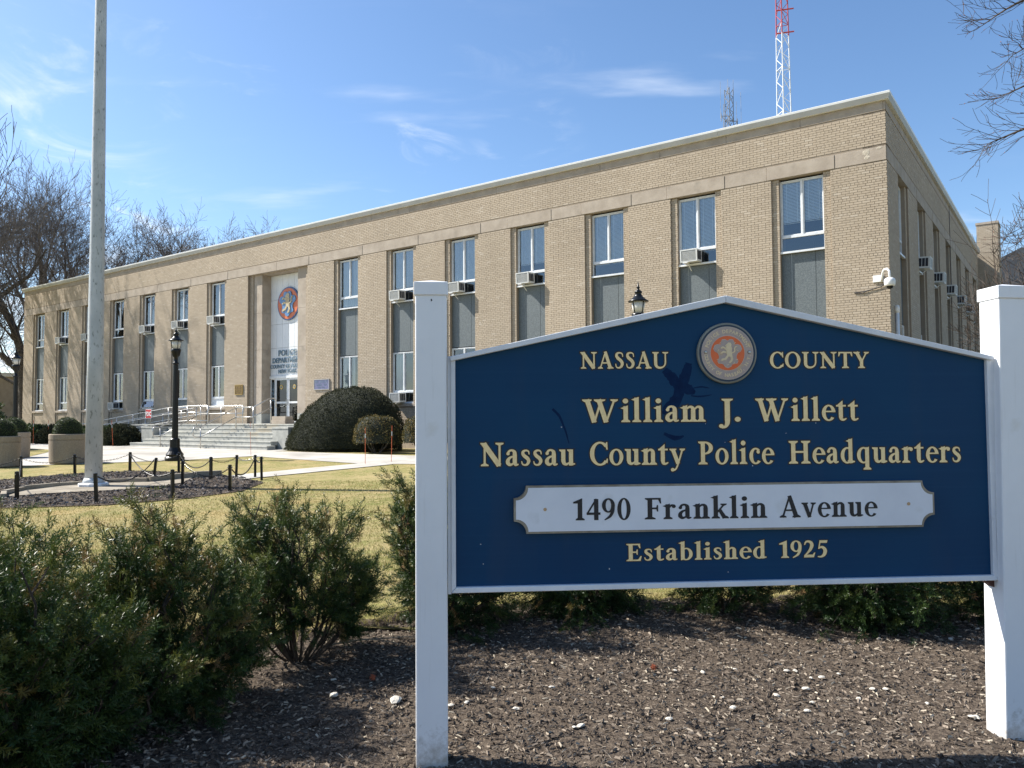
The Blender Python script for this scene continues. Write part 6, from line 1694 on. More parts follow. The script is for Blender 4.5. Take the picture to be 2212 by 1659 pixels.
def yew(name, label, base, R, H, nstem, nspr, seed, low=0.15, spread_dir=None, squash=1.0, bend=0.0, group='yew shrubs in front of the lawn', skirt=10, brownf=0.03):
    r = np.random.default_rng(seed)
    t_ = thing(name, label, 'shrub', (base[0], base[1], 0.0), 0, group)
    stems = MB(); anchors = []
    for i in range(nstem):
        az = 2*math.pi*(i+r.uniform(-0.3, 0.3))/nstem; out = R*r.uniform(0.25, 0.98); hh = H*r.uniform(0.72, 1.0)*(1-0.18*(out/R)**2)
        if i < nstem*0.3: hh *= r.uniform(0.45, 0.75); out = R*r.uniform(0.8, 1.05)
        pts = []; n = 9; wob = r.normal(0, 0.03, (n, 2))
        for k in range(n):
            t = k/(n-1); rr = out*(0.93*(1-(1-t)**2.5)+0.07*t)
            p = np.array([rr*math.cos(az)+wob[k, 0]*t, rr*math.sin(az)*squash+wob[k, 1]*t, 0.01+hh*(t**1.05)])
            p[:2] += r.normal(0, 0.0, 2)+np.array([0.03*math.cos(az), 0.03*math.sin(az)])
            pts.append(p)
        stems.tube(pts, [0.0085*(1-0.75*k/(n-1))*(1.6 if i % 4 == 0 else 1) for k in range(n)], 5)
        P = np.array(pts)
        # side branches
        for j in range(int(r.integers(9, 14))):
            t = r.uniform(low, 1.0)**0.9; k = min(n-2, int(t*(n-1))); f = t*(n-1)-k; q = P[k]*(1-f)+P[k+1]*f
            a2 = az+r.normal(0, 1.1); ln = r.uniform(0.10, 0.30)*(1.15-0.5*t)*(R/0.45)
            d = np.array([math.cos(a2), math.sin(a2), r.uniform(0.5, 1.9)]); d /= np.linalg.norm(d)
            e = q+d*ln
            stems.tube([q, q+d*ln*0.5+np.array([0, 0, -0.01]), e], [0.0045, 0.0035, 0.002], 4, False)
            for s in (0.35, 0.6, 0.8, 1.0): anchors.append((q+d*ln*s, d, t))
        for k in range(3, n): anchors.append((P[k], P[k]-P[k-1], k/(n-1)))
    for i in range(nstem*3):          # short stems filling the crown
        az = r.uniform(0, 6.28); rr = R*math.sqrt(r.random())*0.93; zt = H*(1-0.22*(rr/R)**2)*r.uniform(0.45, 1.0)
        e = np.array([rr*math.cos(az), rr*math.sin(az)*squash, zt]); q = e-np.array([0.05*math.cos(az), 0.05*math.sin(az), 0.22])
        for s_ in (0.0, 0.35, 0.7, 1.0): anchors.append((q*(1-s_)+e*s_, e-q, zt/H))
    for i in range(skirt):            # low spreading side shoots
        a2 = r.uniform(0, 2*np.pi); z0 = r.uniform(0.10, 0.30); ln = R*r.uniform(0.45, 1.05)
        q = np.array([0.06*math.cos(a2), 0.06*math.sin(a2), z0]); e = q+np.array([ln*math.cos(a2), ln*math.sin(a2), r.uniform(-0.10, 0.16)]); mid = (q+e)/2+np.array([0, 0, 0.05])
        stems.tube([q, mid, e], [0.006, 0.004, 0.002], 4, False)
        for s in np.linspace(0.35, 1.0, 7):
            anchors.append((q*(1-s)+e*s+np.array([0, 0, 0.05*math.sin(math.pi*s)]), (e-q), 0.2)); anchors.append((q*(1-s)+e*s+r.normal(0, 0.05, 3), (e-q)+r.normal(0, ln*0.5, 3), 0.2))
    stems.build('stems', MAT['yewbark'], t_)
    A = np.array([a[0] for a in anchors]); D = np.array([a[1]/np.linalg.norm(a[1]) for a in anchors])
    idx = r.integers(0, len(A), nspr)
    pos = A[idx]+r.normal(0, 0.026, (nspr, 3))
    cen = np.array([0, 0, H*0.35]); outw = pos-cen; outw /= np.linalg.norm(outw, axis=1)[:, None]
    dr = D[idx]*0.40+outw*0.50+r.normal(0, 0.48, (nspr, 3))+np.array([0, 0, 0.28])
    low_ = pos[:, 2] < 0.35*H; dr[low_] += outw[low_]*0.5-np.array([0, 0, 0.25])
    Rm = rot_from(dr, r.uniform(0, 6.28, nspr)); sc = r.uniform(0.75, 1.2, nspr)
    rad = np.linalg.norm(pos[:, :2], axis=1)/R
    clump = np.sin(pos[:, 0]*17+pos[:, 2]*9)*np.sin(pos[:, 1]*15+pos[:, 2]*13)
    tint = np.clip(0.34+0.36*(pos[:, 2]/H)+0.12*rad+0.13*clump+r.normal(0, 0.13, nspr), 0, 0.93)  # brighter towards the top: sunlit olive painted into the tint
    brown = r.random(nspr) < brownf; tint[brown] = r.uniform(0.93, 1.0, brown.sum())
    pos[:, 2] = np.maximum(pos[:, 2], 0.09)
    me = bpy.data.meshes.new('foliage'); me.vertices.add(nspr); me.vertices.foreach_set('co', pos.astype(np.float32).ravel())
    eul = np.array([Matrix(m_).to_euler('XYZ')[:] for m_ in Rm.tolist()], dtype=np.float32)
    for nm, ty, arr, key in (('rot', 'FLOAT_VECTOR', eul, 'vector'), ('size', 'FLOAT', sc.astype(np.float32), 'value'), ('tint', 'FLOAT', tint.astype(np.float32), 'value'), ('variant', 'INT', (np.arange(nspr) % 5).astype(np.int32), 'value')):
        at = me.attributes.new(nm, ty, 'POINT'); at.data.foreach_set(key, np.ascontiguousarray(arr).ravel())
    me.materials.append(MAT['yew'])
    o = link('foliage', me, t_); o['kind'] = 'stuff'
    md = o.modifiers.new('shoots', 'NODES'); md.node_group = YEWNG
    return t_
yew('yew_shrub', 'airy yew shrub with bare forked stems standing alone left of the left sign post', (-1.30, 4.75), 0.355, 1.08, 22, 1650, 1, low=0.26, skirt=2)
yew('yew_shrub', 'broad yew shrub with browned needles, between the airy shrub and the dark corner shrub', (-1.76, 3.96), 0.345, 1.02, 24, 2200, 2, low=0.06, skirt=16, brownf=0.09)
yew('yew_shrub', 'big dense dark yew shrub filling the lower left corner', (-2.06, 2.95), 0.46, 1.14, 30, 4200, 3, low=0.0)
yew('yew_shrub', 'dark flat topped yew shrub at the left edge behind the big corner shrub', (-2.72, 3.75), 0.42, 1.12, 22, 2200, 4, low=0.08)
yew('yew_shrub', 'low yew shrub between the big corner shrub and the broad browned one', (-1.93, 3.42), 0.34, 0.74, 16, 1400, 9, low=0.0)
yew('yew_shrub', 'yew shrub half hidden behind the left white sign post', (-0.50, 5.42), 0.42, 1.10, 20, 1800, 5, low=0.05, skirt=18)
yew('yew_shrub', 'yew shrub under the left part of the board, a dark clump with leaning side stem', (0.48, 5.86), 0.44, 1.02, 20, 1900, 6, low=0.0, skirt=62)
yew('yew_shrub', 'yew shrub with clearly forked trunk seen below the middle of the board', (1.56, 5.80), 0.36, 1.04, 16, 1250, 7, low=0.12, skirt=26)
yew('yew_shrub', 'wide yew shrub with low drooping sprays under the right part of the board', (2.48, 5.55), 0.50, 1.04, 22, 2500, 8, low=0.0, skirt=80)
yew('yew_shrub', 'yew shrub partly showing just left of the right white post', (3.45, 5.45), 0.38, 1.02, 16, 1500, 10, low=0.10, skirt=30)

# clipped shrubs: dark core and a shell of small leaves
def leafy(name, parent, fn, n, size, mat, seed, thick=0.05, core_scale=0.93, nu=36, nv=18, out=0.6, label=None):
    """fn(u in 0..2pi, v in 0..1) -> points on the clipped surface"""
    r = np.random.default_rng(seed)
    U, Vv = np.meshgrid(np.linspace(0, 2*np.pi, nu, endpoint=False), np.linspace(0, 1, nv))
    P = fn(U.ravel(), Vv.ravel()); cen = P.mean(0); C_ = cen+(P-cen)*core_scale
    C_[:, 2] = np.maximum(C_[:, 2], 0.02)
    F = []
    for j in range(nv-1):
        for i in range(nu): F.append((j*nu+i, j*nu+(i+1) % nu, (j+1)*nu+(i+1) % nu, (j+1)*nu+i))
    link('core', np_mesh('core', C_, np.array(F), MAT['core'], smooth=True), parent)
    u = r.uniform(0, 2*np.pi, n*2); v = r.random(n*2)
    p = fn(u, v)
    e = 1e-3
    du = fn(u+e, v)-p; dv = fn(u, np.clip(v+e, 0, 1))-p; nr = np.cross(du, dv); a = np.linalg.norm(nr, axis=1); 
    keep = r.random(n*2) < a/np.percentile(a, 92)
    p, nr, a = p[keep][:n], nr[keep][:n], a[keep][:n]; nr = nr/(a[:, None]+1e-12)
    sg = np.sign(((p-cen)*nr).sum(1)); nr *= sg[:, None]
    m = len(p)
    cl = 0.5+0.5*np.sin(p[:, 0]*7+np.sin(p[:, 2]*5)*2)*np.sin(p[:, 1]*6+p[:, 2]*8)
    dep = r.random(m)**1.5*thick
    p = p-nr*dep[:, None]+nr*(cl[:, None]-0.5)*thick*0.6
    d = nr*out+r.normal(0, 0.55, (m, 3)); Rm = rot_from(d, r.uniform(0, 6.28, m)); s = size*r.uniform(0.6, 1.25, m)
    leaf = np.array([[0, 0, 0], [0.5, -0.26, 0.05], [1.0, 0, 0], [0.5, 0.26, -0.05]])
    W = np.einsum('nij,vj->nvi', Rm, leaf)*s[:, None, None]+p[:, None, :]
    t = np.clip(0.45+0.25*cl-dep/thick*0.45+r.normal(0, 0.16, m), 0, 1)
    V = W.reshape(-1, 3); V[:, 2] = np.maximum(V[:, 2], 0.01)
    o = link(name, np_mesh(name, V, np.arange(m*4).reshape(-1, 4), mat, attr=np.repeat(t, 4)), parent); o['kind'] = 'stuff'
    return o
def dome_fn(rx, ry, h, pw=2.3, lump=0.05, seed=0, zb=0.0, yaw=0.0, skew=0.0):
    ph = random.Random(seed).uniform(0, 6)
    def f(u, v):
        th = v*np.pi/2*1.02
        c = np.abs(np.cos(th))**(2/pw)*np.sign(np.cos(th)); s = np.abs(np.sin(th))**(2/pw)
        l = 1+lump*(np.sin(3*u+ph)+0.6*np.sin(5*u+ph*2+v*4)+0.5*np.sin(9*u+7*v))*(1-v*0.4)
        x = rx*c*np.cos(u)*l+skew*h*s; y = ry*c*np.sin(u)*l; z = zb+h*s*(1+lump*0.4*np.sin(4*u+6*v))
        return np.stack([x*math.cos(yaw)-y*math.sin(yaw), x*math.sin(yaw)+y*math.cos(yaw), z], 1)
    return f
def pt(u, s, z=None):
    p = BL(u, s); return (p.x, p.y, gz(p.x, p.y) if z is None else z)
t = thing('domed_shrub', 'huge dark clipped dome shaped evergreen shrub beside the entrance steps', 'shrub', pt(-19.0, 2.35), RZ)
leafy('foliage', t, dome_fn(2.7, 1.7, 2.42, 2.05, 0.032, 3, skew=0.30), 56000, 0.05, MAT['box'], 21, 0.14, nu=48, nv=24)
def small_bush(name, label, u, s, rx, ry, h, stemh, n, mat, seed):
    t = thing(name, label, 'shrub', pt(u, s), RZ)
    leafy('foliage', t, dome_fn(rx, ry, h-stemh, 3.2, 0.05, seed, zb=stemh), n, 0.06, MAT[mat], seed, 0.16, nu=24, nv=12)
    m = MB(); r = random.Random(seed)
    for k in range(9):
        a = r.uniform(0, 6.28); m.tube([(0.08*math.cos(a), 0.08*math.sin(a), -0.02), (rx*0.4*math.cos(a), ry*0.4*math.sin(a), stemh*0.7), (rx*0.7*math.cos(a), ry*0.7*math.sin(a), stemh+0.3)], [0.025, 0.018, 0.01], 5)
    m.build('stems', MAT['bark'], t)
small_bush('clipped_bush', 'small bronze tinged clipped bush in front of the right end of the big dome', -15.85, 3.6, 0.98, 0.6, 1.30, 0.32, 9000, 'boxbrown', 31)
small_bush('clipped_bush', 'small bronze clipped bush cut off by the left sign post', -13.9, 3.4, 0.72, 0.6, 1.28, 0.36, 8000, 'boxbrown', 32)
small_bush('clipped_bush', 'green clipped bush behind the bronze one beside the left sign post', -13.5, 1.9, 0.8, 0.6, 1.40, 0.3, 6000, 'ball', 33)
# low spreading hedge shrubs along the ramp
for k, (u, s, rx, h, lab) in enumerate(((-33.2, 3.6, 1.0, 0.95, 'dark spreading juniper touching the left cheek block of the steps'), (-35.0, 3.7, 1.05, 0.9, 'dark spreading juniper second from the steps, just right of the flagpole'), (-37.0, 3.6, 1.1, 0.85, 'dark spreading juniper seen either side of the flagpole'),
    (-39.2, 3.7, 1.1, 0.95, 'dark spreading juniper behind the middle planter'), (-41.6, 3.9, 1.1, 0.95, 'dark spreading juniper left of the middle planter'), (-43.9, 4.0, 1.1, 1.0, 'dark spreading juniper beside the close pair of orange stakes'), (-46.2, 4.0, 1.1, 0.95, 'farthest left dark spreading juniper along the front wall'))):
    t = thing('juniper', lab, 'shrub', pt(u, s), RZ+0.3*k, 'low junipers along the ramp')
    leafy('foliage', t, dome_fn(rx, rx*0.8, h, 2.4, 0.16, k), 5200, 0.12, MAT['ball'] if k % 3 else MAT['box'], 40+k, 0.22, core_scale=0.82, nu=24, nv=12, out=1.0)
for (x, y, lab, k) in ((-14.0, 24.45, 'round clipped ball shrub in the planter standing alone', 0), (-15.4, 23.4, 'round clipped ball shrub in the planter at the left edge of the picture', 1), (-17.9, 27.9, 'round clipped ball shrub half hidden behind the leftmost one', 2)):
    t = thing('ball_shrub', lab, 'shrub', (x, y, gz(x, y)+0.85), 0, 'ball shrubs in the planters')
    leafy('foliage', t, dome_fn(0.42, 0.42, 0.60, 2.3, 0.03, k), 6500, 0.032, MAT['ball'], 60+k, 0.05, nu=28, nv=14)
# dark conifer at the left edge
t = thing('conifer', 'dark green drooping conifer cut by the left edge of the picture', 'tree', (-24.3, 34.0, 0.2))
m = MB(); m.tube([(0, 0, 0), (0, 0, 4.2)], [0.14, 0.03], 8); m.build('trunk', MAT['bark'], t)
def cone_fn(u, v):
    z = 0.85+3.2*v; rr = 1.62*(1-v)**0.6*(1+0.12*np.sin(7*u+9*v)+0.10*np.sin(23*v)); return np.stack([rr*np.cos(u), rr*np.sin(u), z], 1)
leafy('foliage', t, cone_fn, 14000, 0.16, MAT['ball'], 71, 0.5, core_scale=0.8, out=0.8)

# ---- bare trees
def seg_mesh(segs, n, mat, name, parent):
    """segs: (p0,p1,r0,r1) arrays -> open tubes"""
    A = np.array([s[0] for s in segs]); Bp = np.array([s[1] for s in segs]); r0 = np.array([s[2] for s in segs]); r1 = np.array([s[3] for s in segs])
    M_ = rot_from(Bp-A, np.zeros(len(A))); s, u = M_[:, :, 1], M_[:, :, 2]
    an = np.arange(n)*2*np.pi/n
    ring = s[:, None, :]*np.cos(an)[None, :, None]+u[:, None, :]*np.sin(an)[None, :, None]
    V = np.concatenate([A[:, None]+ring*r0[:, None, None], Bp[:, None]+ring*r1[:, None, None]], 1).reshape(-1, 3)
    k = np.arange(n); T = np.stack([k, (k+1) % n, (k+1) % n+n, k+n], 1)
    F = (np.arange(len(A))[:, None, None]*2*n+T[None]).reshape(-1, 4)
    return link(name, np_mesh(name, V, F, mat, smooth=(n > 4)), parent)
class Tree:
    def __init__(s, seed, up=0.12, jit=0.22): s.r = random.Random(seed); s.thick, s.thin = [], []; s.up, s.jit = up, jit; s.lim = 25000; s.nseg = 3
    def grow(s, p, d, ln, rad, lvl, maxl, ratio=0.68, kids=4, ang=38, mir=0.006, side=1.0):
        r = s.r; n = s.nseg if lvl > 2 else (5 if lvl > 0 else 6)
        pts = [Vector(p)]; d = Vector(d).normalized(); st = ln/n; dirs = [d.copy()]
        for i in range(n):
            j = s.jit*(0.6 if lvl == 0 else 1)
            d = (d+Vector((r.gauss(0, j), r.gauss(0, j), r.gauss(0, j)*0.6))*0.55+Vector((0, 0, s.up))).normalized()
            pts.append(pts[-1]+d*st); dirs.append(d.copy())
        rend = rad*(0.45 if lvl < maxl else 0.35)
        for i in range(n):
            ra = rad+(rend-rad)*i/n; rb = rad+(rend-rad)*(i+1)/n
            (s.thick if rad > 0.03 else s.thin).append((tuple(pts[i]), tuple(pts[i+1]), max(ra, mir), max(rb, mir)))
        if lvl >= maxl or len(s.thin) > s.lim: return
        k = kids+(1 if lvl > 1 else 0)
        for q in range(k):
            t = 1.0 if q == 0 else (0.30+0.70*(q/k) if lvl else 0.5+0.5*q/k)
            i = min(n, max(1, int(round(t*n)))); base = pts[i]; dd = dirs[i]
            if q == 0: nd = (dd+Vector((r.gauss(0, .15), r.gauss(0, .15), 0.05))).normalized(); lr = ratio*1.05; rr = 0.45/0.62
            else:
                perp = dd.orthogonal(); perp.rotate(Matrix.Rotation(r.uniform(0, 6.283), 3, dd)); a = math.radians(r.gauss(ang, 9))
                nd = (dd*math.cos(a)+perp.normalized()*math.sin(a)*side).normalized(); lr = ratio*r.uniform(0.75, 1.1); rr = r.uniform(0.40, 0.60)
            rb = (rad+(rend-rad)*i/n)
            s.grow(base, nd, ln*lr, rb*(0.9 if q == 0 else rr), lvl+1, maxl, ratio, kids, ang, mir, side)
    def build(s, t, tw=None):
        if s.thick: seg_mesh(s.thick, 8, MAT['bark'], 'trunk', t)
        if s.thin:
            o = seg_mesh(s.thin, 3, tw or MAT['twig'], 'twigs', t); o['kind'] = 'stuff'
def bare_tree(label, base, h_trunk, r_trunk, seed, limbs, maxl, ln, ratio=0.70, kids=4, ang=34, mir=0.008, up=0.10, lean=(0, 0), jit=0.22, name='bare_tree'):
    t = thing(name, label, 'tree', base, 0, None); T = Tree(seed, up, jit); r = T.r
    top = Vector((lean[0]*h_trunk, lean[1]*h_trunk, h_trunk)); n = 5
    prev = Vector((0, 0, -0.3))
    for i in range(1, n+1):
        q = top*(i/n)+Vector((r.gauss(0, .04), r.gauss(0, .04), 0)); T.thick.append((tuple(prev), tuple(q), r_trunk*(1.25-0.4*(i-1)/n), r_trunk*(1.25-0.4*i/n))); prev = q
    for k in range(limbs):
        a = 2*math.pi*(k+r.uniform(-.25, .25))/limbs; tl = math.radians(r.uniform(14, 42))
        T.grow(prev-Vector((0, 0, 0.25*h_trunk*(k % 3)/3)), (math.sin(tl)*math.cos(a)+lean[0], math.sin(tl)*math.sin(a)+lean[1], math.cos(tl)), ln*r.uniform(0.8, 1.1), r_trunk*r.uniform(0.38, 0.6), 1, maxl, ratio, kids, ang, mir)
    T.build(t); return t
bare_tree('tall bare tree with a fan of upswept limbs behind the far left roof end', (-40.2, 66, 0.2), 10.2, 0.50, 5, 9, 6, 5.0, 0.70, 3, 38, 0.010, 0.07)
bare_tree('bare spreading tree behind the roof, its crown crossing behind the flagpole', (-35.5, 64, 0.2), 8.2, 0.42, 8, 7, 6, 5.0, 0.69, 3, 40, 0.010, 0.05, lean=(0.09, 0))
bare_tree('wide bare tree crown rising over the roof just right of the flagpole', (-28.6, 66, 0.2), 9.4, 0.40, 14, 7, 6, 4.3, 0.68, 3, 42, 0.010, 0.05)
bare_tree('bare tree crown over the roof right of the wide one, finest twigs at the top', (-24.6, 66, 0.2), 9.6, 0.36, 17, 6, 6, 3.9, 0.68, 3, 42, 0.010, 0.05)
# tree close behind the left end, its crooked limbs reach out to the left
t = thing('bare_tree', 'dark crooked bare tree at the left end of the building, limbs reaching left', 'tree', (-36.2, 57, 0.2)); T = Tree(33, 0.05, 0.20)
for P, W in (([(0.4, 0, -0.3), (0.3, 0, 3), (0.1, 0, 6.2), (-0.6, 0, 8.2), (-1.8, 0.2, 10.2), (-2.6, 0, 12.4), (-2.7, 0.2, 15.0)], [0.42, 0.36, 0.30, 0.26, 0.22, 0.17, 0.1]), ([(0.2, 0, 4.6), (-1.2, -0.2, 6.0), (-3.0, 0, 6.9), (-5.5, 0.2, 8.2)], [0.24, 0.2, 0.16, 0.08]), ([(-5.6, -0.5, 7.6), (-3.2, -0.3, 8.6), (-1.4, 0, 10.6), (0.4, 0.2, 12.0), (1.6, 0.3, 14)], [0.24, 0.22, 0.18, 0.13, 0.07]), ([(0.3, 0, 3.6), (-1.5, 0.2, 4.5), (-4, 0.2, 4.9)], [0.15, 0.11, 0.06])):
    for i in range(len(P)-1):
        T.thick.append((P[i], P[i+1], W[i], W[i+1]))
        if i: 
            for q in range(3):
                b = Vector(P[i]).lerp(Vector(P[i+1]), q/3); T.grow(b, (T.r.uniform(-1, 0.5), T.r.uniform(-.6, .6), T.r.uniform(0.2, 1.1)), 2.3, W[i]*0.36, 2, 5, 0.70, 4, 36, 0.013)
T.build(t)
# tall tree left of the frame whose branch shadows fall on the front
bare_tree('bare tree beyond the left edge whose branch shadows fall on the front', (-37.0, 47.8, 0.2), 5.6, 0.42, 44, 8, 6, 6.2, 0.70, 3, 36, 0.016, 0.12)
# right: small bare tree by the end wall
t = thing('bare_tree', 'small vase shaped bare tree rising behind the right white post', 'tree', (10.55, 16.0, 0.1)); T = Tree(61, 0.03, 0.16)
T.thick.append(((0, 0, -0.2), (0, 0, 1.4), 0.09, 0.075))
for k, (dx, dz, ln, rr) in enumerate(((-0.05, 1, 2.3, 0.05), (-0.55, 0.9, 1.25, 0.035), (0.35, 0.95, 1.9, 0.04), (0.75, 0.7, 1.6, 0.035), (-0.85, 0.75, 1.0, 0.03), (0.15, 1.0, 1.8, 0.04), (-0.3, 1, 1.6, 0.03), (0.5, 0.6, 1.5, 0.03), (-0.75, 0.95, 0.9, 0.03), (-0.9, 0.55, 0.8, 0.025))):
    T.grow((0, 0, 1.5+0.28*(k % 6)), (dx*0.85, 0.35*math.sin(k*2.2), dz), ln*0.95, rr, 1, 4, 0.58, 5, 40, 0.0045)
T.build(t, MAT['darktwig'])
# right: limbs of a large tree overhanging from outside the frame
t = thing('large_bare_tree', 'large bare tree whose budded twigs overhang the upper right corner', 'tree', (10.95, 11.6, 0.0)); T = Tree(71, 0.05, 0.30)
T.thick += [((0, 0, -0.2), (0, 0, 3.0), 0.34, 0.28), ((0, 0, 3.0), (0.1, 0.1, 7.2), 0.28, 0.20), ((0.1, 0.1, 7.2), (0, 0.2, 11), 0.20, 0.1)]
buds = []
T.nseg = 5
def limb(P, w0, w1, tw, tl):
    C_, W_ = catmull3([Vector(p) for p in P], w0, w1, 6)
    for i in range(len(C_)-1): (T.thick if W_[i] > 0.02 else T.thin).append((tuple(C_[i]), tuple(C_[i+1]), W_[i], W_[i+1]))
    n = len(C_)
    for i in range(2, n):
        dd = (C_[i]-C_[i-1]).normalized()
        for q in range(tw):
            nd = dd*0.9+Vector((T.r.gauss(-0.1, 0.25), T.r.gauss(0, 0.5), T.r.gauss(0.22, 0.42))); T.grow(tuple(C_[i]), nd, tl*T.r.uniform(0.6, 1.3)*(1.2-0.6*i/n), 0.0062, 3, 4, 0.62, 4, 36, 0.0030)
def catmull3(P, w0, w1, n):
    out, W = [], []
    for i in range(len(P)-1):
        p0, p1, p2, p3 = P[max(0, i-1)], P[i], P[i+1], P[min(len(P)-1, i+2)]
        for k in range(n):
            s = k/n; out.append(0.5*((2*p1)+(p2-p0)*s+(2*p0-5*p1+4*p2-p3)*s*s+(3*p1-p0-3*p2+p3)*s**3))
    out.append(P[-1]); return out, [w0+(w1-w0)*i/(len(out)-1) for i in range(len(out))]
# image height y -> z at this distance: z = 1.5 + (892-y)/1675*Y ; end points are relative to the trunk
limb([(0, 0, 6.0), (-1.4, -0.2, 6.25), (-2.4, -0.3, 6.05), (-3.2, -0.4, 5.75), (-3.95, -0.4, 5.45)], 0.075, 0.006, 2, 0.65)
limb([(0, 0, 6.9), (-1.4, 0.0, 7.0), (-2.5, 0.1, 6.75), (-3.5, 0.0, 6.30)], 0.06, 0.006, 2, 0.61)
limb([(0, 0, 7.6), (-1.3, 0.2, 7.75), (-2.4, 0.3, 7.45), (-3.15, 0.2, 7.05)], 0.055, 0.006, 2, 0.57)
limb([(0, 0, 8.2), (-1.4, 0.4, 8.4), (-2.7, 0.5, 8.1), (-3.4, 0.6, 7.7)], 0.05, 0.006, 2, 0.57)
limb([(0, 0, 5.2), (-1.6, 0.1, 5.3), (-2.4, 0.0, 4.95), (-2.85, -0.1, 4.55)], 0.045, 0.005, 2, 0.5)
limb([(0, 0, 4.9), (-1.5, 0.5, 4.9), (-2.5, 0.6, 4.55), (-3.0, 0.5, 4.15)], 0.04, 0.005, 2, 0.45)
# reddish buds at the twig tips
rb = random.Random(4); bmb = MB()
for sgm in T.thin:
    if rb.random() < 0.09:
        p = sgm[1]; r_ = rb.uniform(0.005, 0.010)
        bmb.add([(p[0], p[1], p[2]+r_*1.5), (p[0]+r_, p[1], p[2]), (p[0], p[1]+r_, p[2]), (p[0]-r_, p[1], p[2]), (p[0], p[1]-r_, p[2]), (p[0], p[1], p[2]-r_)], [(0, 1, 2), (0, 2, 3), (0, 3, 4), (0, 4, 1), (5, 2, 1), (5, 3, 2), (5, 4, 3), (5, 1, 4)])
T.build(t, MAT['darktwig'])
o = bmb.build('buds', M('red_brown_buds', (0.16, 0.05, 0.035), (0.26, 0.10, 0.06), 30, 0.7), t); o['kind'] = 'stuff'

# ------------------------------------------------------------ small things on the mulch
def stone_mesh(seed, s, flat=0.6):
    r = random.Random(seed); m = MB(); n = 8
    rings = [(0.0, -0.6), (0.75, -0.45), (1.0, 0.0), (0.72, 0.55), (0.25, 0.8)]
    v = []; f = []
    for (rr, z) in rings[1:]:
        for k in range(n):
            a = 2*math.pi*k/n; q = rr*r.uniform(0.82, 1.18); v.append((s*q*math.cos(a)*1.25, s*q*math.sin(a), s*z*flat*r.uniform(0.85, 1.15)))
    for j in range(len(rings)-2):
        for k in range(n): f.append((j*n+k, j*n+(k+1) % n, (j+1)*n+(k+1) % n, (j+1)*n+k))
    f.append(tuple(reversed(range(n)))); f.append(tuple((len(rings)-2)*n+k for k in range(n)))
    m.add(v, f); return m
# ground points of the paler stones that can be told apart
ST = [(-0.61, 4.05, 0.030, 'largest pale stone lying in the shade just left of the left sign post'), (-0.95, 4.15, 0.024, 'pale stone in the shade further left of the largest one')]
SPOS = [(-0.32, 3.82), (-0.32, 3.96), (-0.24, 4.0), (-0.11, 4.17), (0.01, 3.9), (0.2, 4.15), (0.28, 3.68), (0.31, 3.69), (0.73, 3.72), (0.92, 4.49), (1.06, 4.01), (1.07, 3.86), (1.07, 4.46), (1.28, 4.55), (1.36, 4.08), (1.43, 3.85), (1.5, 3.97), (1.56, 4.21), (1.57, 4.53), (1.62, 4.53), (1.66, 4.4), (1.72, 4.4), (1.77, 4.05), (1.84, 4.46), (1.91, 4.2), (1.98, 4.2), (2.09, 3.99), (2.2, 3.79), (2.22, 3.79), (2.79, 5.02)]
ORD = ['first', 'second', 'third', 'fourth', 'fifth', 'sixth', 'seventh', 'eighth', 'ninth', 'tenth', 'eleventh', 'twelfth', 'thirteenth', 'fourteenth', 'fifteenth', 'sixteenth', 'seventeenth', 'eighteenth', 'nineteenth', 'twentieth', 'twenty-first', 'twenty-second', 'twenty-third', 'twenty-fourth', 'twenty-fifth', 'twenty-sixth', 'twenty-seventh', 'twenty-eighth', 'twenty-ninth', 'thirtieth']
for k, (x, y) in enumerate(SPOS): ST.append((x, y, 0.010+0.008*((k*37) % 10)/10, 'small pale stone on the chips between the sign posts, %s from the left' % ORD[k]))
sm_ = [stone_mesh(k, 1.0).mesh('pebble', MAT['pebble'], smooth=False) for k in range(5)]
for i, (x, y, s, lab) in enumerate(ST):
    o = link('pebble', sm_[i % 5], None, (x, y, float(bed_h(np.array(x), np.array(y)))+s*0.32+0.006)); o.scale = (s, s, s); o.rotation_euler = (random.uniform(-.2, .2), random.uniform(-.2, .2), random.uniform(0, 6))
    setp(o, lab or 'small pale stone lying on the sunlit or open bark chips of the bed', 'stone', 'pale stones on the bark chips')
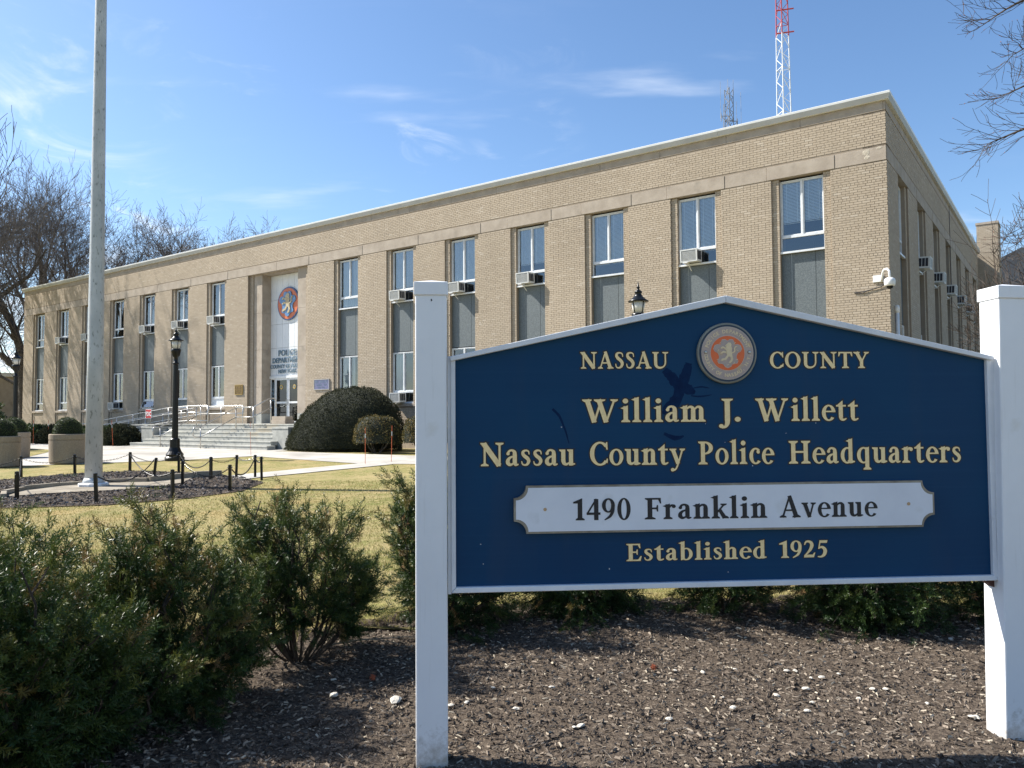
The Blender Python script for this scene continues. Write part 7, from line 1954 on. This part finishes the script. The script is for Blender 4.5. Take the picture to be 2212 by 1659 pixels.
for (x, y, lab, leaf) in ((2.72, 4.28, 'orange brown spiky seed ball beside a dry leaf near the right sign post', True), (0.80, 4.50, 'orange brown spiky seed ball in the shrub shadow under the board', False), (-0.78, 4.35, 'orange brown spiky seed ball at the left edge of the left sign post', False)):
    r = random.Random(int(x*100)); m = MB(); c = Vector((0, 0, 0.018))
    m.lathe([(0.0, 0.004), (0.010, 0.008), (0.0135, 0.018), (0.010, 0.028), (0, 0.032)], n=10)
    for k in range(46):
        d = Vector((r.gauss(0, 1), r.gauss(0, 1), r.gauss(0, 1))).normalized(); m.tube([c+d*0.010, c+d*0.021], [0.0028, 0.0005], 4, False)
    o = m.build('seed_ball', MAT['seed'], None); o.location = (x, y, float(bed_h(np.array(x), np.array(y)))+0.004); setp(o, lab, 'seed ball', 'seed balls on the bed')
    if leaf:
        m = MB(); m.add([(0, 0, 0), (0.03, 0.012, 0.02), (0.012, 0.045, 0.03), (0.0, 0.02, 0.012)], [(0, 1, 2), (0, 2, 3)]); o = m.build('dry_leaf', MAT['leafdry']); o.location = (x+0.05, y+0.01, float(bed_h(np.array(x), np.array(y)))+0.01)
        setp(o, 'curled tan dry leaf beside the orange seed ball', 'leaf')
# little green bulb shoots in the flagpole bed and a fallen stick by the yews
for (x, y, n, lab) in ((-11.0, 19.3, 22, 'small green shoots in the mulch left of the flagpole'), (-8.2, 19.1, 12, 'small green shoots at the back of the bed behind the leaning post'), (-6.6, 14.4, 16, 'small green shoots at the front edge of the bed'), (-7.2, 15.8, 26, 'dry tan tuft of grass on the edge of the concrete pad')):
    m = MB(); r = random.Random(n); z = gz(x, y)+0.02
    for k in range(n):
        a, b = r.gauss(0, 0.12), r.gauss(0, 0.10); d = (r.uniform(-.05, .05), r.uniform(-.05, .05)); h_ = r.uniform(0.06, 0.13)
        m.add([(a-0.008, b, 0), (a+0.008, b, 0), (a+d[0], b+d[1], h_)], [(0, 1, 2)])
    o = m.build('bulb_shoots', MAT['grass'] if n == 26 else M('bulb_green', (0.07, 0.11, 0.03), (0.10, 0.14, 0.05), 9, 0.6)); o.location = (x, y, z); setp(o, lab, 'plants')
m = MB(); m.tube([(0, 0, 0.02), (0.25, 0.10, 0.035), (0.5, 0.13, 0.04), (0.8, 0.25, 0.03)], [0.007, 0.006, 0.004, 0.002], 5); m.tube([(0.3, 0.11, 0.035), (0.42, 0.03, 0.05), (0.6, -0.02, 0.02)], [0.004, 0.003, 0.0015], 4)
o = m.build('fallen_stick', M('pale_stick', (0.22, 0.17, 0.12), (0.34, 0.28, 0.21), 20, 0.9)); o.location = (-1.25, 4.98, 0.03); setp(o, 'thin pale fallen stick on the mulch behind the airy yew shrub', 'stick')
